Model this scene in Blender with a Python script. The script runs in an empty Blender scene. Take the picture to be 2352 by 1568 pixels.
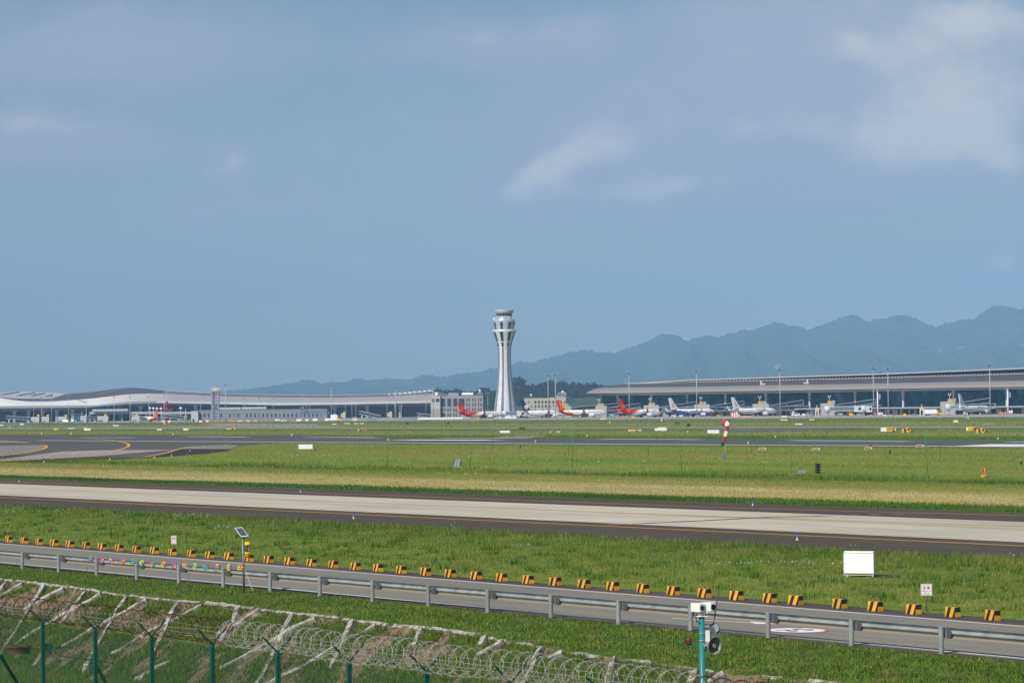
import bpy, math, random
import numpy as np
from mathutils import Vector, Matrix
random.seed(7)
RNG = np.random.default_rng(11)
SC = bpy.context.scene
COL = SC.collection
R_ = math.radians
# ---------------------------------------------------------------- camera model (photo measured in a 2352 x 1568 frame)
FPX, CX, CY, CAMH = 6860.0, 1176.0, 784.0, 7.2
PITCH, ROLL = math.atan(153.0 / FPX), 0.0122
FW = Vector((0, math.cos(PITCH), math.sin(PITCH)))
_R0 = Vector((1, 0, 0)); _U0 = Vector((0, -math.sin(PITCH), math.cos(PITCH)))
RT = _R0 * math.cos(ROLL) - _U0 * math.sin(ROLL)
UP = _R0 * math.sin(ROLL) + _U0 * math.cos(ROLL)
CAM = Vector((0, 0, CAMH))
def ray(px, py): return RT * ((px - CX) / FPX) + UP * ((CY - py) / FPX) + FW
def G(px, py, z=0.0):                       # point of the level z seen at px, py
    d = ray(px, py); return CAM + d * ((z - CAMH) / d.z)
def D(px, py, Y):                           # point at distance Y seen at px, py
    d = ray(px, py); return CAM + d * (Y / d.y)
EN = Vector((0.843, 0.537, 0)).normalized()      # across the runway, away from the viewer
EE = Vector((EN.y, -EN.x, 0))                    # along the runway, to the right and nearer
def S(s, t, z=0.0): return EE * s + EN * t + Vector((0, 0, z))
def T(px, t, z=0.0):                        # point of the line t (parallel to the runway) in picture column px
    q = RT - FW * ((px - CX) / FPX)
    b = EN * t + Vector((0, 0, z)) - CAM
    s = -b.dot(q) / EE.dot(q); return S(s, t, z)
def st(p): return p.dot(EE), p.dot(EN)
def proj(p):
    v = Vector(p) - CAM; w = v.dot(FW); return CX + FPX * v.dot(RT) / w, CY - FPX * v.dot(UP) / w
OFF = {1: (0, 861.3), 2: (373.2, 861.3), 3: (746.5, 861.3), 4: (1022.1, 861.3), 5: (1378.1, 832.6), 6: (1636.5, 832.6), 7: (1950.0, 826.9)}
def Q(k, x, y): return OFF[k][0] + x / 5.851, OFF[k][1] + y / 5.851
def sstep(a, b, x):
    x = min(1, max(0, (x - a) / (b - a))); return x * x * (3 - 2 * x)
def gz(p):                                  # the far left apron lies a little lower
    x, y = p[0], p[1]
    if y < 1500: return 0.0
    return -1.9 * sstep(1950, 2500, y) * sstep(0.0, 0.035, -x / y)
def base(px, Y):                            # ground point at column px, distance Y
    p = D(px, 950, Y); p = Vector((p.x, p.y, 0)); p.z = gz(p); return p
def zat(px, py, Y): return D(px, py, Y).z

# ---------------------------------------------------------------- materials
def lin(c):
    return tuple(((v / 255) / 12.92 if v / 255 <= 0.04045 else ((v / 255 + 0.055) / 1.055) ** 2.4) for v in c)
MATS = {}
def nd(nt, t, **kw):
    n = nt.nodes.new(t)
    for k, v in kw.items():
        if k in n.inputs.keys(): n.inputs[k].default_value = v
        else: setattr(n, k, v)
    return n
def ramp(nt, fac, stops, interp='LINEAR'):
    r = nt.nodes.new('ShaderNodeValToRGB'); r.color_ramp.interpolation = interp
    e = r.color_ramp.elements
    while len(e) < len(stops): e.new(0.5)
    for el, (p, c) in zip(sorted(e, key=lambda q: q.position), stops): pass
    for i, (p, c) in enumerate(stops):
        e[i].position = p; e[i].color = (*c, 1)
    nt.links.new(fac, r.inputs[0]); return r
def math_(nt, op, a, b=None, c=None):
    m = nt.nodes.new('ShaderNodeMath'); m.operation = op
    for i, v in enumerate((a, b, c)):
        if v is None: continue
        if hasattr(v, 'is_linked'): nt.links.new(v, m.inputs[i])
        else: m.inputs[i].default_value = v
    return m.outputs[0]
def mixc(nt, f, a, b, mode='MIX'):
    m = nt.nodes.new('ShaderNodeMix'); m.data_type = 'RGBA'; m.blend_type = mode
    for s, v in ((m.inputs[0], f), (m.inputs[6], a), (m.inputs[7], b)):
        if hasattr(v, 'is_linked'): nt.links.new(v, s)
        elif isinstance(v, (int, float)): s.default_value = v
        else: s.default_value = (*v, 1)
    return m.outputs[2]
def newmat(name):
    m = bpy.data.materials.new(name); m.use_nodes = True
    nt = m.node_tree; return m, nt, nt.nodes['Principled BSDF']
def pm(name, col, rough=0.6, metal=0.0, var=0.12, scale=2.0, detail=4, bump=0.0, spec=0.4, stretch=None, emit=0):
    """plain surface with a little uneven wear"""
    if name in MATS: return MATS[name]
    m, nt, b = newmat(name); c = lin(col) if max(col) > 1.001 else col
    tc = nd(nt, 'ShaderNodeTexCoord'); src = tc.outputs['Object']
    if stretch:
        mp = nd(nt, 'ShaderNodeMapping'); mp.inputs['Scale'].default_value = stretch
        nt.links.new(src, mp.inputs[0]); src = mp.outputs[0]
    n = nd(nt, 'ShaderNodeTexNoise', Scale=scale, Detail=detail, Roughness=0.6); nt.links.new(src, n.inputs['Vector'])
    lo = tuple(max(0, v * (1 - var)) for v in c); hi = tuple(min(1, v * (1 + var)) for v in c)
    r = ramp(nt, n.outputs[0], [(0.3, lo), (0.7, hi)])
    nt.links.new(r.outputs[0], b.inputs['Base Color'])
    b.inputs['Roughness'].default_value = rough; b.inputs['Metallic'].default_value = metal
    b.inputs['Specular IOR Level'].default_value = spec
    if bump:
        bp = nd(nt, 'ShaderNodeBump', Strength=bump, Distance=0.02); nt.links.new(n.outputs[0], bp.inputs['Height'])
        nt.links.new(bp.outputs[0], b.inputs['Normal'])
    MATS[name] = m; return m
def glassm(name, col, rough=0.08):
    if name in MATS: return MATS[name]
    m, nt, b = newmat(name); b.inputs['Base Color'].default_value = (*lin(col), 1)
    b.inputs['Roughness'].default_value = rough; b.inputs['Specular IOR Level'].default_value = 0.6
    MATS[name] = m; return m
def panelm(name, col, sx, sz, line=0.75, rough=0.5, metal=0.0, lw=0.03, var=0.06, axis='XZ'):
    """cladding panels: brick texture joints in object space"""
    if name in MATS: return MATS[name]
    m, nt, b = newmat(name); c = lin(col)
    tc = nd(nt, 'ShaderNodeTexCoord'); sp = nd(nt, 'ShaderNodeSeparateXYZ'); nt.links.new(tc.outputs['Object'], sp.inputs[0])
    cb = nd(nt, 'ShaderNodeCombineXYZ')
    if axis == 'XZ':
        a = math_(nt, 'ADD', sp.outputs[0], sp.outputs[1]); nt.links.new(a, cb.inputs[0]); nt.links.new(sp.outputs[2], cb.inputs[1])
    else:
        nt.links.new(sp.outputs[0], cb.inputs[0]); nt.links.new(sp.outputs[1], cb.inputs[1])
    br = nd(nt, 'ShaderNodeTexBrick'); br.offset = 0.0
    nt.links.new(cb.outputs[0], br.inputs[0])
    br.inputs['Color1'].default_value = (*[v * (1 - var) for v in c], 1); br.inputs['Color2'].default_value = (*[min(1, v * (1 + var)) for v in c], 1)
    br.inputs['Mortar'].default_value = (*[v * line for v in c], 1)
    br.inputs['Scale'].default_value = 1; br.inputs['Mortar Size'].default_value = lw
    br.inputs['Brick Width'].default_value = sx; br.inputs['Row Height'].default_value = sz
    nt.links.new(br.outputs[0], b.inputs['Base Color'])
    b.inputs['Roughness'].default_value = rough; b.inputs['Metallic'].default_value = metal
    MATS[name] = m; return m

# ---------------------------------------------------------------- mesh building
class MB:
    def __init__(self): self.v = []; self.f = []; self.m = []; self.sm = []
    def add(self, verts, faces, mi=0, smooth=False):
        o = len(self.v); self.v += [tuple(p) for p in verts]
        for f in faces:
            self.f.append(tuple(i + o for i in f)); self.m.append(mi); self.sm.append(smooth)
    def box(self, c, size, rz=0.0, mi=0, top=None, M=None):
        x, y, z = [q / 2 for q in size]; tx, ty = (x, y) if top is None else (x * top[0], y * top[1])
        vs = [(-x, -y, -z), (x, -y, -z), (x, y, -z), (-x, y, -z), (-tx, -ty, z), (tx, -ty, z), (tx, ty, z), (-tx, ty, z)]
        A = M if M is not None else Matrix.Rotation(rz, 3, 'Z'); c = Vector(c)
        self.add([A @ Vector(p) + c for p in vs], [(0, 3, 2, 1), (4, 5, 6, 7), (0, 1, 5, 4), (1, 2, 6, 5), (2, 3, 7, 6), (3, 0, 4, 7)], mi)
    def bbox(self, a, b, mi=0):
        a, b = Vector(a), Vector(b); self.box((a + b) / 2, [abs(q) for q in (b - a)], 0, mi)
    def hexa(self, p, mi=0):  # 4 bottom + 4 top points
        self.add(p, [(0, 3, 2, 1), (4, 5, 6, 7), (0, 1, 5, 4), (1, 2, 6, 5), (2, 3, 7, 6), (3, 0, 4, 7)], mi)
    def cyl(self, p0, p1, r0, r1=None, n=8, mi=0, cap=True, smooth=True):
        r1 = r0 if r1 is None else r1; p0, p1 = Vector(p0), Vector(p1); d = (p1 - p0)
        if d.length < 1e-6: return
        d.normalize(); a = d.orthogonal().normalized(); b = d.cross(a)
        if abs(d.z) > 0.99: a = Vector((1, 0, 0)); b = d.cross(a)
        vs = []
        for p, r in ((p0, r0), (p1, r1)):
            for i in range(n):
                t = 2 * math.pi * i / n; vs.append(p + a * (r * math.cos(t)) + b * (r * math.sin(t)))
        self.add(vs, [(i, (i + 1) % n, n + (i + 1) % n, n + i) for i in range(n)], mi, smooth)
        if cap:
            o = len(self.v) - 2 * n
            self.f.append(tuple(o + i for i in reversed(range(n)))); self.m.append(mi); self.sm.append(False)
            self.f.append(tuple(o + n + i for i in range(n))); self.m.append(mi); self.sm.append(False)
    def bar(self, p0, p1, w, h=None, mi=0):
        """rectangular bar along p0-p1, width w horizontally, height h"""
        h = w if h is None else h; p0, p1 = Vector(p0), Vector(p1); d = (p1 - p0).normalized()
        sd = d.cross(Vector((0, 0, 1)))
        sd = Vector((1, 0, 0)) if sd.length < 1e-4 else sd.normalized()
        u = sd.cross(d)
        q = [(-1, -1), (1, -1), (1, 1), (-1, 1)]
        vs = [p + sd * (a * w / 2) + u * (b * h / 2) for p in (p0, p1) for a, b in q]
        self.hexa(vs, mi)
    def tube(self, pts, r, n=6, mi=0, closed=False):
        pts = [Vector(p) for p in pts]; rings = []
        for i, p in enumerate(pts):
            a = pts[i - 1] if i > 0 else (pts[-1] if closed else p); b = pts[(i + 1) % len(pts)] if (i < len(pts) - 1 or closed) else p
            d = (b - a).normalized()
            s = d.cross(Vector((0, 0, 1))); s = d.orthogonal().normalized() if s.length < 1e-3 else s.normalized()
            u = s.cross(d); rings.append([p + s * (r * math.cos(2 * math.pi * k / n)) + u * (r * math.sin(2 * math.pi * k / n)) for k in range(n)])
        self.loft(rings, mi, closed=closed)
    def loft(self, rings, mi=0, closed=False, smooth=True, ring_closed=True, caps=False, mif=None):
        n = len(rings[0]); vs = [p for r in rings for p in r]; fs = []; ms = []
        for i in range(len(rings) - (0 if closed else 1)):
            j = (i + 1) % len(rings)
            for k in range(n if ring_closed else n - 1):
                l = (k + 1) % n; fs.append((i * n + k, i * n + l, j * n + l, j * n + k)); ms.append(mif(i, k) if mif else mi)
        o = len(self.v); self.v += [tuple(p) for p in vs]
        for f, q in zip(fs, ms): self.f.append(tuple(x + o for x in f)); self.m.append(q); self.sm.append(smooth)
        if caps:
            self.f.append(tuple(o + k for k in reversed(range(n)))); self.m.append(ms[0]); self.sm.append(False)
            self.f.append(tuple(o + (len(rings) - 1) * n + k for k in range(n))); self.m.append(ms[-1]); self.sm.append(False)
    def lathe(self, prof, n=24, c=(0, 0), mi=0, a0=0.0, a1=2 * math.pi, smooth=True, rot=None):
        full = abs(a1 - a0 - 2 * math.pi) < 1e-6; k = n if full else n + 1
        rings = [[Vector((c[0] + r * math.cos(a0 + (a1 - a0) * i / n), c[1] + r * math.sin(a0 + (a1 - a0) * i / n), z)) for i in range(k)] for r, z in prof]
        if rot is not None: rings = [[rot @ p for p in r] for r in rings]
        self.loft(rings, mi, smooth=smooth, ring_closed=full)
    def prism(self, poly, off, mi=0, mis=None):
        """flat polygon (3-D points) pushed along the vector off"""
        n = len(poly); off = Vector(off); vs = [Vector(p) for p in poly] + [Vector(p) + off for p in poly]
        fs = [tuple(reversed(range(n))), tuple(range(n, 2 * n))] + [(i, (i + 1) % n, n + (i + 1) % n, n + i) for i in range(n)]
        o = len(self.v); self.v += [tuple(p) for p in vs]
        for i, f in enumerate(fs): self.f.append(tuple(x + o for x in f)); self.m.append(mi if mis is None or i < 2 else mis); self.sm.append(False)
    def quad(self, a, b, c, d, mi=0): self.add([a, b, c, d], [(0, 1, 2, 3)], mi)
    def ball(self, c, r, n=10, m=6, mi=0, sz=1.0):
        c = Vector(c); self.lathe([(max(1e-3, r * math.sin(math.pi * i / m)), c.z - sz * r * math.cos(math.pi * i / m)) for i in range(m + 1)], n, (c.x, c.y), mi)
    def build(self, name, mats, parent=None, loc=None, rz=None):
        me = bpy.data.meshes.new(name); me.from_pydata(self.v, [], self.f)
        mats = mats if isinstance(mats, (list, tuple)) else [mats]
        for q in mats: me.materials.append(q)
        me.polygons.foreach_set('material_index', self.m); me.polygons.foreach_set('use_smooth', self.sm)
        me.update(); o = bpy.data.objects.new(name, me); COL.objects.link(o)
        if parent is not None: o.parent = parent
        if loc is not None: o.location = loc
        if rz is not None: o.rotation_euler = (0, 0, rz)
        return o
def tag(o, label=None, cat=None, group=None, kind=None):
    if label: o['label'] = label
    if cat: o['category'] = cat
    if group: o['group'] = group
    if kind: o['kind'] = kind
    return o
def thing(name, label, cat, loc=(0, 0, 0), rz=0.0, group=None):
    o = bpy.data.objects.new(name, None); COL.objects.link(o); o.location = loc; o.rotation_euler = (0, 0, rz)
    o.empty_display_size = 0.2
    return tag(o, label, cat, group)
def dup(root, loc, rz=0.0, label=None, group=None, scale=None):
    r = root.copy(); COL.objects.link(r); r.location = loc; r.rotation_euler = (0, 0, rz)
    if label: r['label'] = label
    if group: r['group'] = group
    if scale: r.scale = scale
    for ch in list(root.children):
        c = ch.copy(); COL.objects.link(c); c.parent = r
        for g in list(ch.children):
            d = g.copy(); COL.objects.link(d); d.parent = c
    return r
def struct(o): o['kind'] = 'structure'; return o
ORD = ['', 'first', 'second', 'third', 'fourth', 'fifth', 'sixth', 'seventh', 'eighth', 'ninth', 'tenth', 'eleventh', 'twelfth', 'thirteenth',
       'fourteenth', 'fifteenth', 'sixteenth', 'seventeenth', 'eighteenth', 'nineteenth', 'twentieth']
def textmb(mb, s, size, M, mi=0, align='CENTER', sx=1.0):
    """flat lettering laid on a surface; M maps (x, y, 0) of the text onto it"""
    cu = bpy.data.curves.new('lettering', 'FONT'); cu.body = s; cu.size = size; cu.align_x = align; cu.align_y = 'CENTER'
    cu.resolution_u = 2
    ob = bpy.data.objects.new('lettering', cu); COL.objects.link(ob)
    bpy.context.view_layer.update()
    me = bpy.data.meshes.new_from_object(ob.evaluated_get(bpy.context.evaluated_depsgraph_get()))
    mb.add([M @ Vector((v.co.x * sx, v.co.y, 0)) for v in me.vertices], [tuple(p.vertices) for p in me.polygons], mi)
    bpy.data.objects.remove(ob); bpy.data.curves.remove(cu); bpy.data.meshes.remove(me)
def frame(o, x, y):
    """4x4 taking text plane to world: origin o, x right, y up"""
    x = Vector(x).normalized(); y = Vector(y).normalized(); z = x.cross(y)
    return Matrix(((x.x, y.x, z.x, o[0]), (x.y, y.y, z.y, o[1]), (x.z, y.z, z.z, o[2]), (0, 0, 0, 1)))
# ---------------------------------------------------------------- camera, sun, sky, air
cd = bpy.data.cameras.new('camera'); cam = bpy.data.objects.new('camera', cd); COL.objects.link(cam)
cd.sensor_fit = 'HORIZONTAL'; cd.sensor_width = 36.0; cd.lens = 36.0 * FPX / 2352.0
cd.clip_start = 1.0; cd.clip_end = 60000.0
cam.matrix_world = Matrix(((RT.x, UP.x, -FW.x, 0), (RT.y, UP.y, -FW.y, 0), (RT.z, UP.z, -FW.z, CAMH), (0, 0, 0, 1)))
SC.camera = cam
SUN_DIR = Vector((-0.44, -0.60, 0.66)).normalized()      # towards the sun
sl = bpy.data.lights.new('sun', 'SUN'); sl.energy = 4.3; sl.angle = R_(0.5); sl.color = (1.0, 0.95, 0.87)
so = bpy.data.objects.new('sun', sl); COL.objects.link(so); so.rotation_euler = SUN_DIR.to_track_quat('Z', 'Y').to_euler()
w = bpy.data.worlds.new('World'); SC.world = w; w.use_nodes = True
nt = w.node_tree; bg = nt.nodes['Background']
sky = nd(nt, 'ShaderNodeTexSky', sky_type='NISHITA', sun_disc=False, altitude=250.0, air_density=1.0, dust_density=0.6, ozone_density=2.0)
sky.sun_elevation = math.asin(SUN_DIR.z); sky.sun_rotation = math.atan2(SUN_DIR.x, SUN_DIR.y)
tc = nd(nt, 'ShaderNodeTexCoord'); sp = nd(nt, 'ShaderNodeSeparateXYZ'); nt.links.new(tc.outputs['Generated'], sp.inputs[0])
gy = math_(nt, 'MAXIMUM', sp.outputs[1], 0.15)
cu_ = math_(nt, 'DIVIDE', sp.outputs[0], gy); cv_ = math_(nt, 'DIVIDE', sp.outputs[2], gy)
cxyz = nd(nt, 'ShaderNodeCombineXYZ'); nt.links.new(cu_, cxyz.inputs[0]); nt.links.new(math_(nt, 'MULTIPLY', cv_, 1.5), cxyz.inputs[1])
def cnoise(scale, detail, rough, dist, seed):
    n = nd(nt, 'ShaderNodeTexNoise', Scale=scale, Detail=detail, Roughness=rough, Distortion=dist); n.noise_dimensions = '4D'
    n.inputs['W'].default_value = seed; nt.links.new(cxyz.outputs[0], n.inputs['Vector']); return n.outputs[0]
n1 = cnoise(26, 10, 0.60, 0.6, 3.1); n2 = cnoise(9, 6, 0.55, 0.2, 8.3); n4 = cnoise(60, 10, 0.66, 0.3, 5.5)
wu = math_(nt, 'ADD', cu_, math_(nt, 'MULTIPLY', math_(nt, 'SUBTRACT', cnoise(14, 6, 0.6, 0, 2.2), 0.5), 0.045))
wv = math_(nt, 'ADD', cv_, math_(nt, 'MULTIPLY', math_(nt, 'SUBTRACT', cnoise(14, 6, 0.6, 0, 6.2), 0.5), 0.028))
def blob(px, py, rx, ry, a, rot=0.0):                    # a bank of cloud around one direction, its outline broken by noise
    u0 = (px - CX) / FPX; v0 = (937 - (py + ROLL * (px - CX))) / FPX; c, s_ = math.cos(rot), math.sin(rot)
    du, dv = math_(nt, 'SUBTRACT', wu, u0), math_(nt, 'SUBTRACT', wv, v0)
    p = math_(nt, 'ADD', math_(nt, 'MULTIPLY', du, c), math_(nt, 'MULTIPLY', dv, s_)); q = math_(nt, 'SUBTRACT', math_(nt, 'MULTIPLY', dv, c), math_(nt, 'MULTIPLY', du, s_))
    d1 = math_(nt, 'POWER', math_(nt, 'DIVIDE', p, rx / FPX), 2); d2 = math_(nt, 'POWER', math_(nt, 'DIVIDE', q, ry / FPX), 2)
    return math_(nt, 'MULTIPLY', math_(nt, 'EXPONENT', math_(nt, 'MULTIPLY', math_(nt, 'ADD', d1, d2), -1)), a)
def blobs(lst):
    t = None
    for b_ in lst: q = blob(*b_); t = q if t is None else math_(nt, 'ADD', t, q)
    return math_(nt, 'MINIMUM', t, 1.2)
def sm(v, lo, hi, top):
    mr = nd(nt, 'ShaderNodeMapRange'); mr.interpolation_type = 'SMOOTHSTEP'; nt.links.new(v, mr.inputs[0]); mr.inputs[1].default_value = lo; mr.inputs[2].default_value = hi; mr.inputs[4].default_value = top; return mr.outputs[0]
veil_b = blobs(((2150, 210, 420, 230, 1.0), (1720, 300, 480, 150, .95), (1500, 420, 420, 60, .55), (1320, 390, 190, 90, .8, .5), (1850, 60, 420, 70, .6), (130, 330, 220, 60, .9), (1120, 105, 190, 62, .8), (280, 105, 460, 80, .65), (560, 480, 220, 60, .5), (760, 615, 380, 50, .6), (160, 615, 240, 80, .6), (530, 375, 50, 45, .8), (2335, 600, 90, 60, .7), (1340, 105, 60, 50, .5), (2100, 640, 300, 40, .3)))
veil = sm(math_(nt, 'ADD', math_(nt, 'MULTIPLY', veil_b, 0.55), math_(nt, 'ADD', math_(nt, 'MULTIPLY', n1, 0.5), math_(nt, 'MULTIPLY', n2, 0.5))), 0.38, 0.94, 0.95)
lit_b = blobs(((2190, 215, 150, 120, .95), (2080, 330, 150, 60, .6), (2260, 40, 150, 40, .85), (1990, 110, 160, 40, .5), (1265, 385, 130, 42, 1.05, .62), (1560, 420, 160, 40, .5), (1420, 330, 70, 40, .5), (1760, 300, 150, 50, .45), (520, 378, 40, 24, .6, .7), (130, 300, 130, 22, .4), (1110, 85, 90, 28, .45), (2330, 590, 50, 26, .6, .4), (800, 605, 80, 24, .35), (2300, 330, 80, 60, .6)))
lit = sm(math_(nt, 'ADD', math_(nt, 'MULTIPLY', lit_b, 0.42), math_(nt, 'ADD', math_(nt, 'MULTIPLY', n1, 0.55), math_(nt, 'MULTIPLY', n4, 0.45))), 0.53, 0.92, 0.85)
SKY_STR = 0.057
skc = mixc(nt, 1.0, sky.outputs[0], (0.96, 1.0, 1.05), 'MULTIPLY')
K = lambda c: tuple(v / SKY_STR for v in c)
c1_ = mixc(nt, veil, skc, K((0.33, 0.385, 0.49))); c2_ = mixc(nt, lit, c1_, K((0.56, 0.58, 0.60)))
nt.links.new(c2_, bg.inputs[0]); bg.inputs[1].default_value = SKY_STR
# the air: one closed box of even haze
hz = MB(); hz.bbox((-8200, -260, -8), (8200, 28000, 1150)); ho = hz.build('haze', []); tag(ho, kind='stuff')
hm = bpy.data.materials.new('haze_air'); hm.use_nodes = True; hn = hm.node_tree; hn.nodes.clear()
out = hn.nodes.new('ShaderNodeOutputMaterial'); pv = hn.nodes.new('ShaderNodeVolumePrincipled')
pv.inputs['Color'].default_value = (0.33, 0.60, 0.92, 1); pv.inputs['Density'].default_value = 5.8e-5; pv.inputs['Anisotropy'].default_value = -0.25
hn.links.new(pv.outputs[0], out.inputs['Volume']); ho.data.materials.append(hm)
SC.view_settings.view_transform = 'Standard'; SC.view_settings.look = 'None'; SC.view_settings.exposure = 0.27; SC.view_settings.gamma = 1.0
SC.view_settings.use_curve_mapping = False
SC.cycles.volume_bounces = 0; SC.cycles.max_bounces = 5; SC.cycles.diffuse_bounces = 2; SC.cycles.transparent_max_bounces = 8
SC.cycles.use_denoising = True
# ---------------------------------------------------------------- the ground
def pos_st(nt):
    g = nd(nt, 'ShaderNodeNewGeometry')
    def dot(v):
        m = nt.nodes.new('ShaderNodeVectorMath'); m.operation = 'DOT_PRODUCT'; nt.links.new(g.outputs['Position'], m.inputs[0]); m.inputs[1].default_value = v
        return m.outputs['Value']
    return dot(tuple(EE)), dot(tuple(EN)), g
def stnoise(nt, s, t, ks, kt, scale, detail=5, rough=0.6):
    c = nd(nt, 'ShaderNodeCombineXYZ'); nt.links.new(math_(nt, 'MULTIPLY', s, ks), c.inputs[0]); nt.links.new(math_(nt, 'MULTIPLY', t, kt), c.inputs[1])
    n = nd(nt, 'ShaderNodeTexNoise', Scale=scale, Detail=detail, Roughness=rough); nt.links.new(c.outputs[0], n.inputs['Vector']); return n.outputs[0]
GREENS = dict(lush=(70, 104, 42), mead=(114, 132, 60), olive=(122, 126, 64), straw=(172, 160, 108), bank=(60, 84, 36), tan=(140, 132, 84), dark=(84, 92, 46), far=(112, 128, 76))
def turf_mat():
    m, nt, b = newmat('turf'); s, t, g = pos_st(nt)
    big = stnoise(nt, s, t, 0.35, 1, 0.05, 4, 0.6); mid = stnoise(nt, s, t, 0.5, 1, 0.35, 5, 0.65); fine = stnoise(nt, s, t, 1, 1, 3.0, 4, 0.7)
    tt = math_(nt, 'ADD', t, math_(nt, 'MULTIPLY', math_(nt, 'SUBTRACT', big, 0.5), 16))
    tt = math_(nt, 'ADD', tt, math_(nt, 'MULTIPLY', math_(nt, 'SUBTRACT', mid, 0.5), 6))
    stops = [(0, 'bank'), (60, 'bank'), (68, 'mead'), (95, 'bank'), (131, 'lush'), (137, 'lush'), (141, 'straw'), (156, 'straw'), (164, 'olive'), (174, 'olive'), (179, 'dark'), (188, 'mead'), (230, 'mead'),
             (270, 'olive'), (300, 'mead'), (322, 'dark'), (375, 'lush'), (410, 'lush'), (440, 'tan'), (480, 'mead'), (530, 'lush'), (600, 'mead'), (650, 'tan'), (720, 'mead'), (830, 'far'), (1000, 'far')]
    r = ramp(nt, math_(nt, 'DIVIDE', tt, 1000), [(p / 1000, lin(GREENS[c])) for p, c in stops])
    c = mixc(nt, math_(nt, 'MULTIPLY', math_(nt, 'SUBTRACT', mid, 0.42), 1.3), r.outputs[0], lin((138, 138, 72)))
    soil = math_(nt, 'MULTIPLY', math_(nt, 'LESS_THAN', t, 60.0), math_(nt, 'GREATER_THAN', stnoise(nt, s, t, 1, 1, 0.8, 5, 0.65), 0.56))
    c = mixc(nt, math_(nt, 'MULTIPLY', soil, 0.75), c, lin((112, 92, 66)))
    k = ramp(nt, fine, [(0.25, (0.60, 0.62, 0.58)), (0.5, (1, 1, 1)), (0.8, (1.25, 1.2, 1.1))])
    k2 = ramp(nt, big, [(0.3, (0.82, 0.88, 0.85)), (0.7, (1.12, 1.08, 1.05))])
    c = mixc(nt, 1, mixc(nt, 1, c, k.outputs[0], 'MULTIPLY'), k2.outputs[0], 'MULTIPLY')
    nt.links.new(c, b.inputs['Base Color']); b.inputs['Roughness'].default_value = 0.95; b.inputs['Specular IOR Level'].default_value = 0.05
    bp = nd(nt, 'ShaderNodeBump', Strength=0.5, Distance=0.15); nt.links.new(fine, bp.inputs['Height']); nt.links.new(bp.outputs[0], b.inputs['Normal'])
    return m
COPING = [(-260, 1294), (37, 1333), (72, 1338), (175, 1349.6), (250, 1361), (337, 1371), (425, 1380), (575, 1393.5), (667, 1406), (804, 1421.5), (892, 1432), (992, 1442), (1079, 1452), (1271, 1487), (1353, 1499), (1496, 1516), (1630, 1537), (1725, 1547), (1789, 1553), (1926, 1565), (2150, 1592), (2500, 1632)]
_cp = sorted(st(G(x, y)) for x, y in COPING)
CS = np.array([a for a, b in _cp]); CT = np.array([b for a, b in _cp])
def tcop(s): return float(np.interp(s, CS, CT))
import bmesh
def ground_sheet():
    srow = sorted(set([-34000, -28000, -22000, -19000, -16000, -12000, -9000, -7000, -5500, -4500] + list(range(-4000, -600, 120)) + list(range(-600, -250, 50)) + list(range(-250, 120, 4)) + [150, 220, 400, 800, 1500, 3000, 6000, 9000]))
    trow = [-300, -60, 10, 24, 31, 40, 'b', 'm', 'c', 54, 60, 75, 95, 135, 200, 330, 420, 520, 620, 700, 800, 900] + list(range(960, 3000, 110)) + [3300, 4000, 5000, 6500, 8000, 10000, 14000, 20000, 26000]
    zt = {-300: -2, -60: -2, 10: -1.2, 24: -0.9, 31: -0.95, 40: -2.2}
    vs, n = [], len(trow)
    for s in srow:
        for t in trow:
            if t == 'b': tt, z = tcop(s) - 4.4, -3.0
            elif t == 'm': tt, z = tcop(s) - 0.4, -0.75
            elif t == 'c': tt, z = tcop(s) + 0.25, 0.0
            else: tt, z = t, zt.get(t, 0.0)
            p = S(s, tt, z)
            if z == 0: p.z = gz(p)
            vs.append(p)
    mb = MB(); mb.add(vs, [(i * n + j, (i + 1) * n + j, (i + 1) * n + j + 1, i * n + j + 1) for i in range(len(srow) - 1) for j in range(n - 1)], 0, True)
    o = mb.build('ground', turf_mat()); bm = bmesh.new(); bm.from_mesh(o.data)
    for co, no in (((8000, 0, 0), (1, 0, 0)), ((-8000, 0, 0), (-1, 0, 0)), ((0, 27000, 0), (0, 1, 0)), ((0, -240, 0), (0, -1, 0))):
        bmesh.ops.bisect_plane(bm, geom=bm.verts[:] + bm.edges[:] + bm.faces[:], plane_co=co, plane_no=no, clear_outer=True)
    bmesh.ops.recalc_face_normals(bm, faces=bm.faces[:])
    if sum(f.normal.z for f in bm.faces) < 0: bmesh.ops.reverse_faces(bm, faces=bm.faces[:])
    bm.to_mesh(o.data); bm.free(); return struct(o)
ground_sheet()
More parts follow.
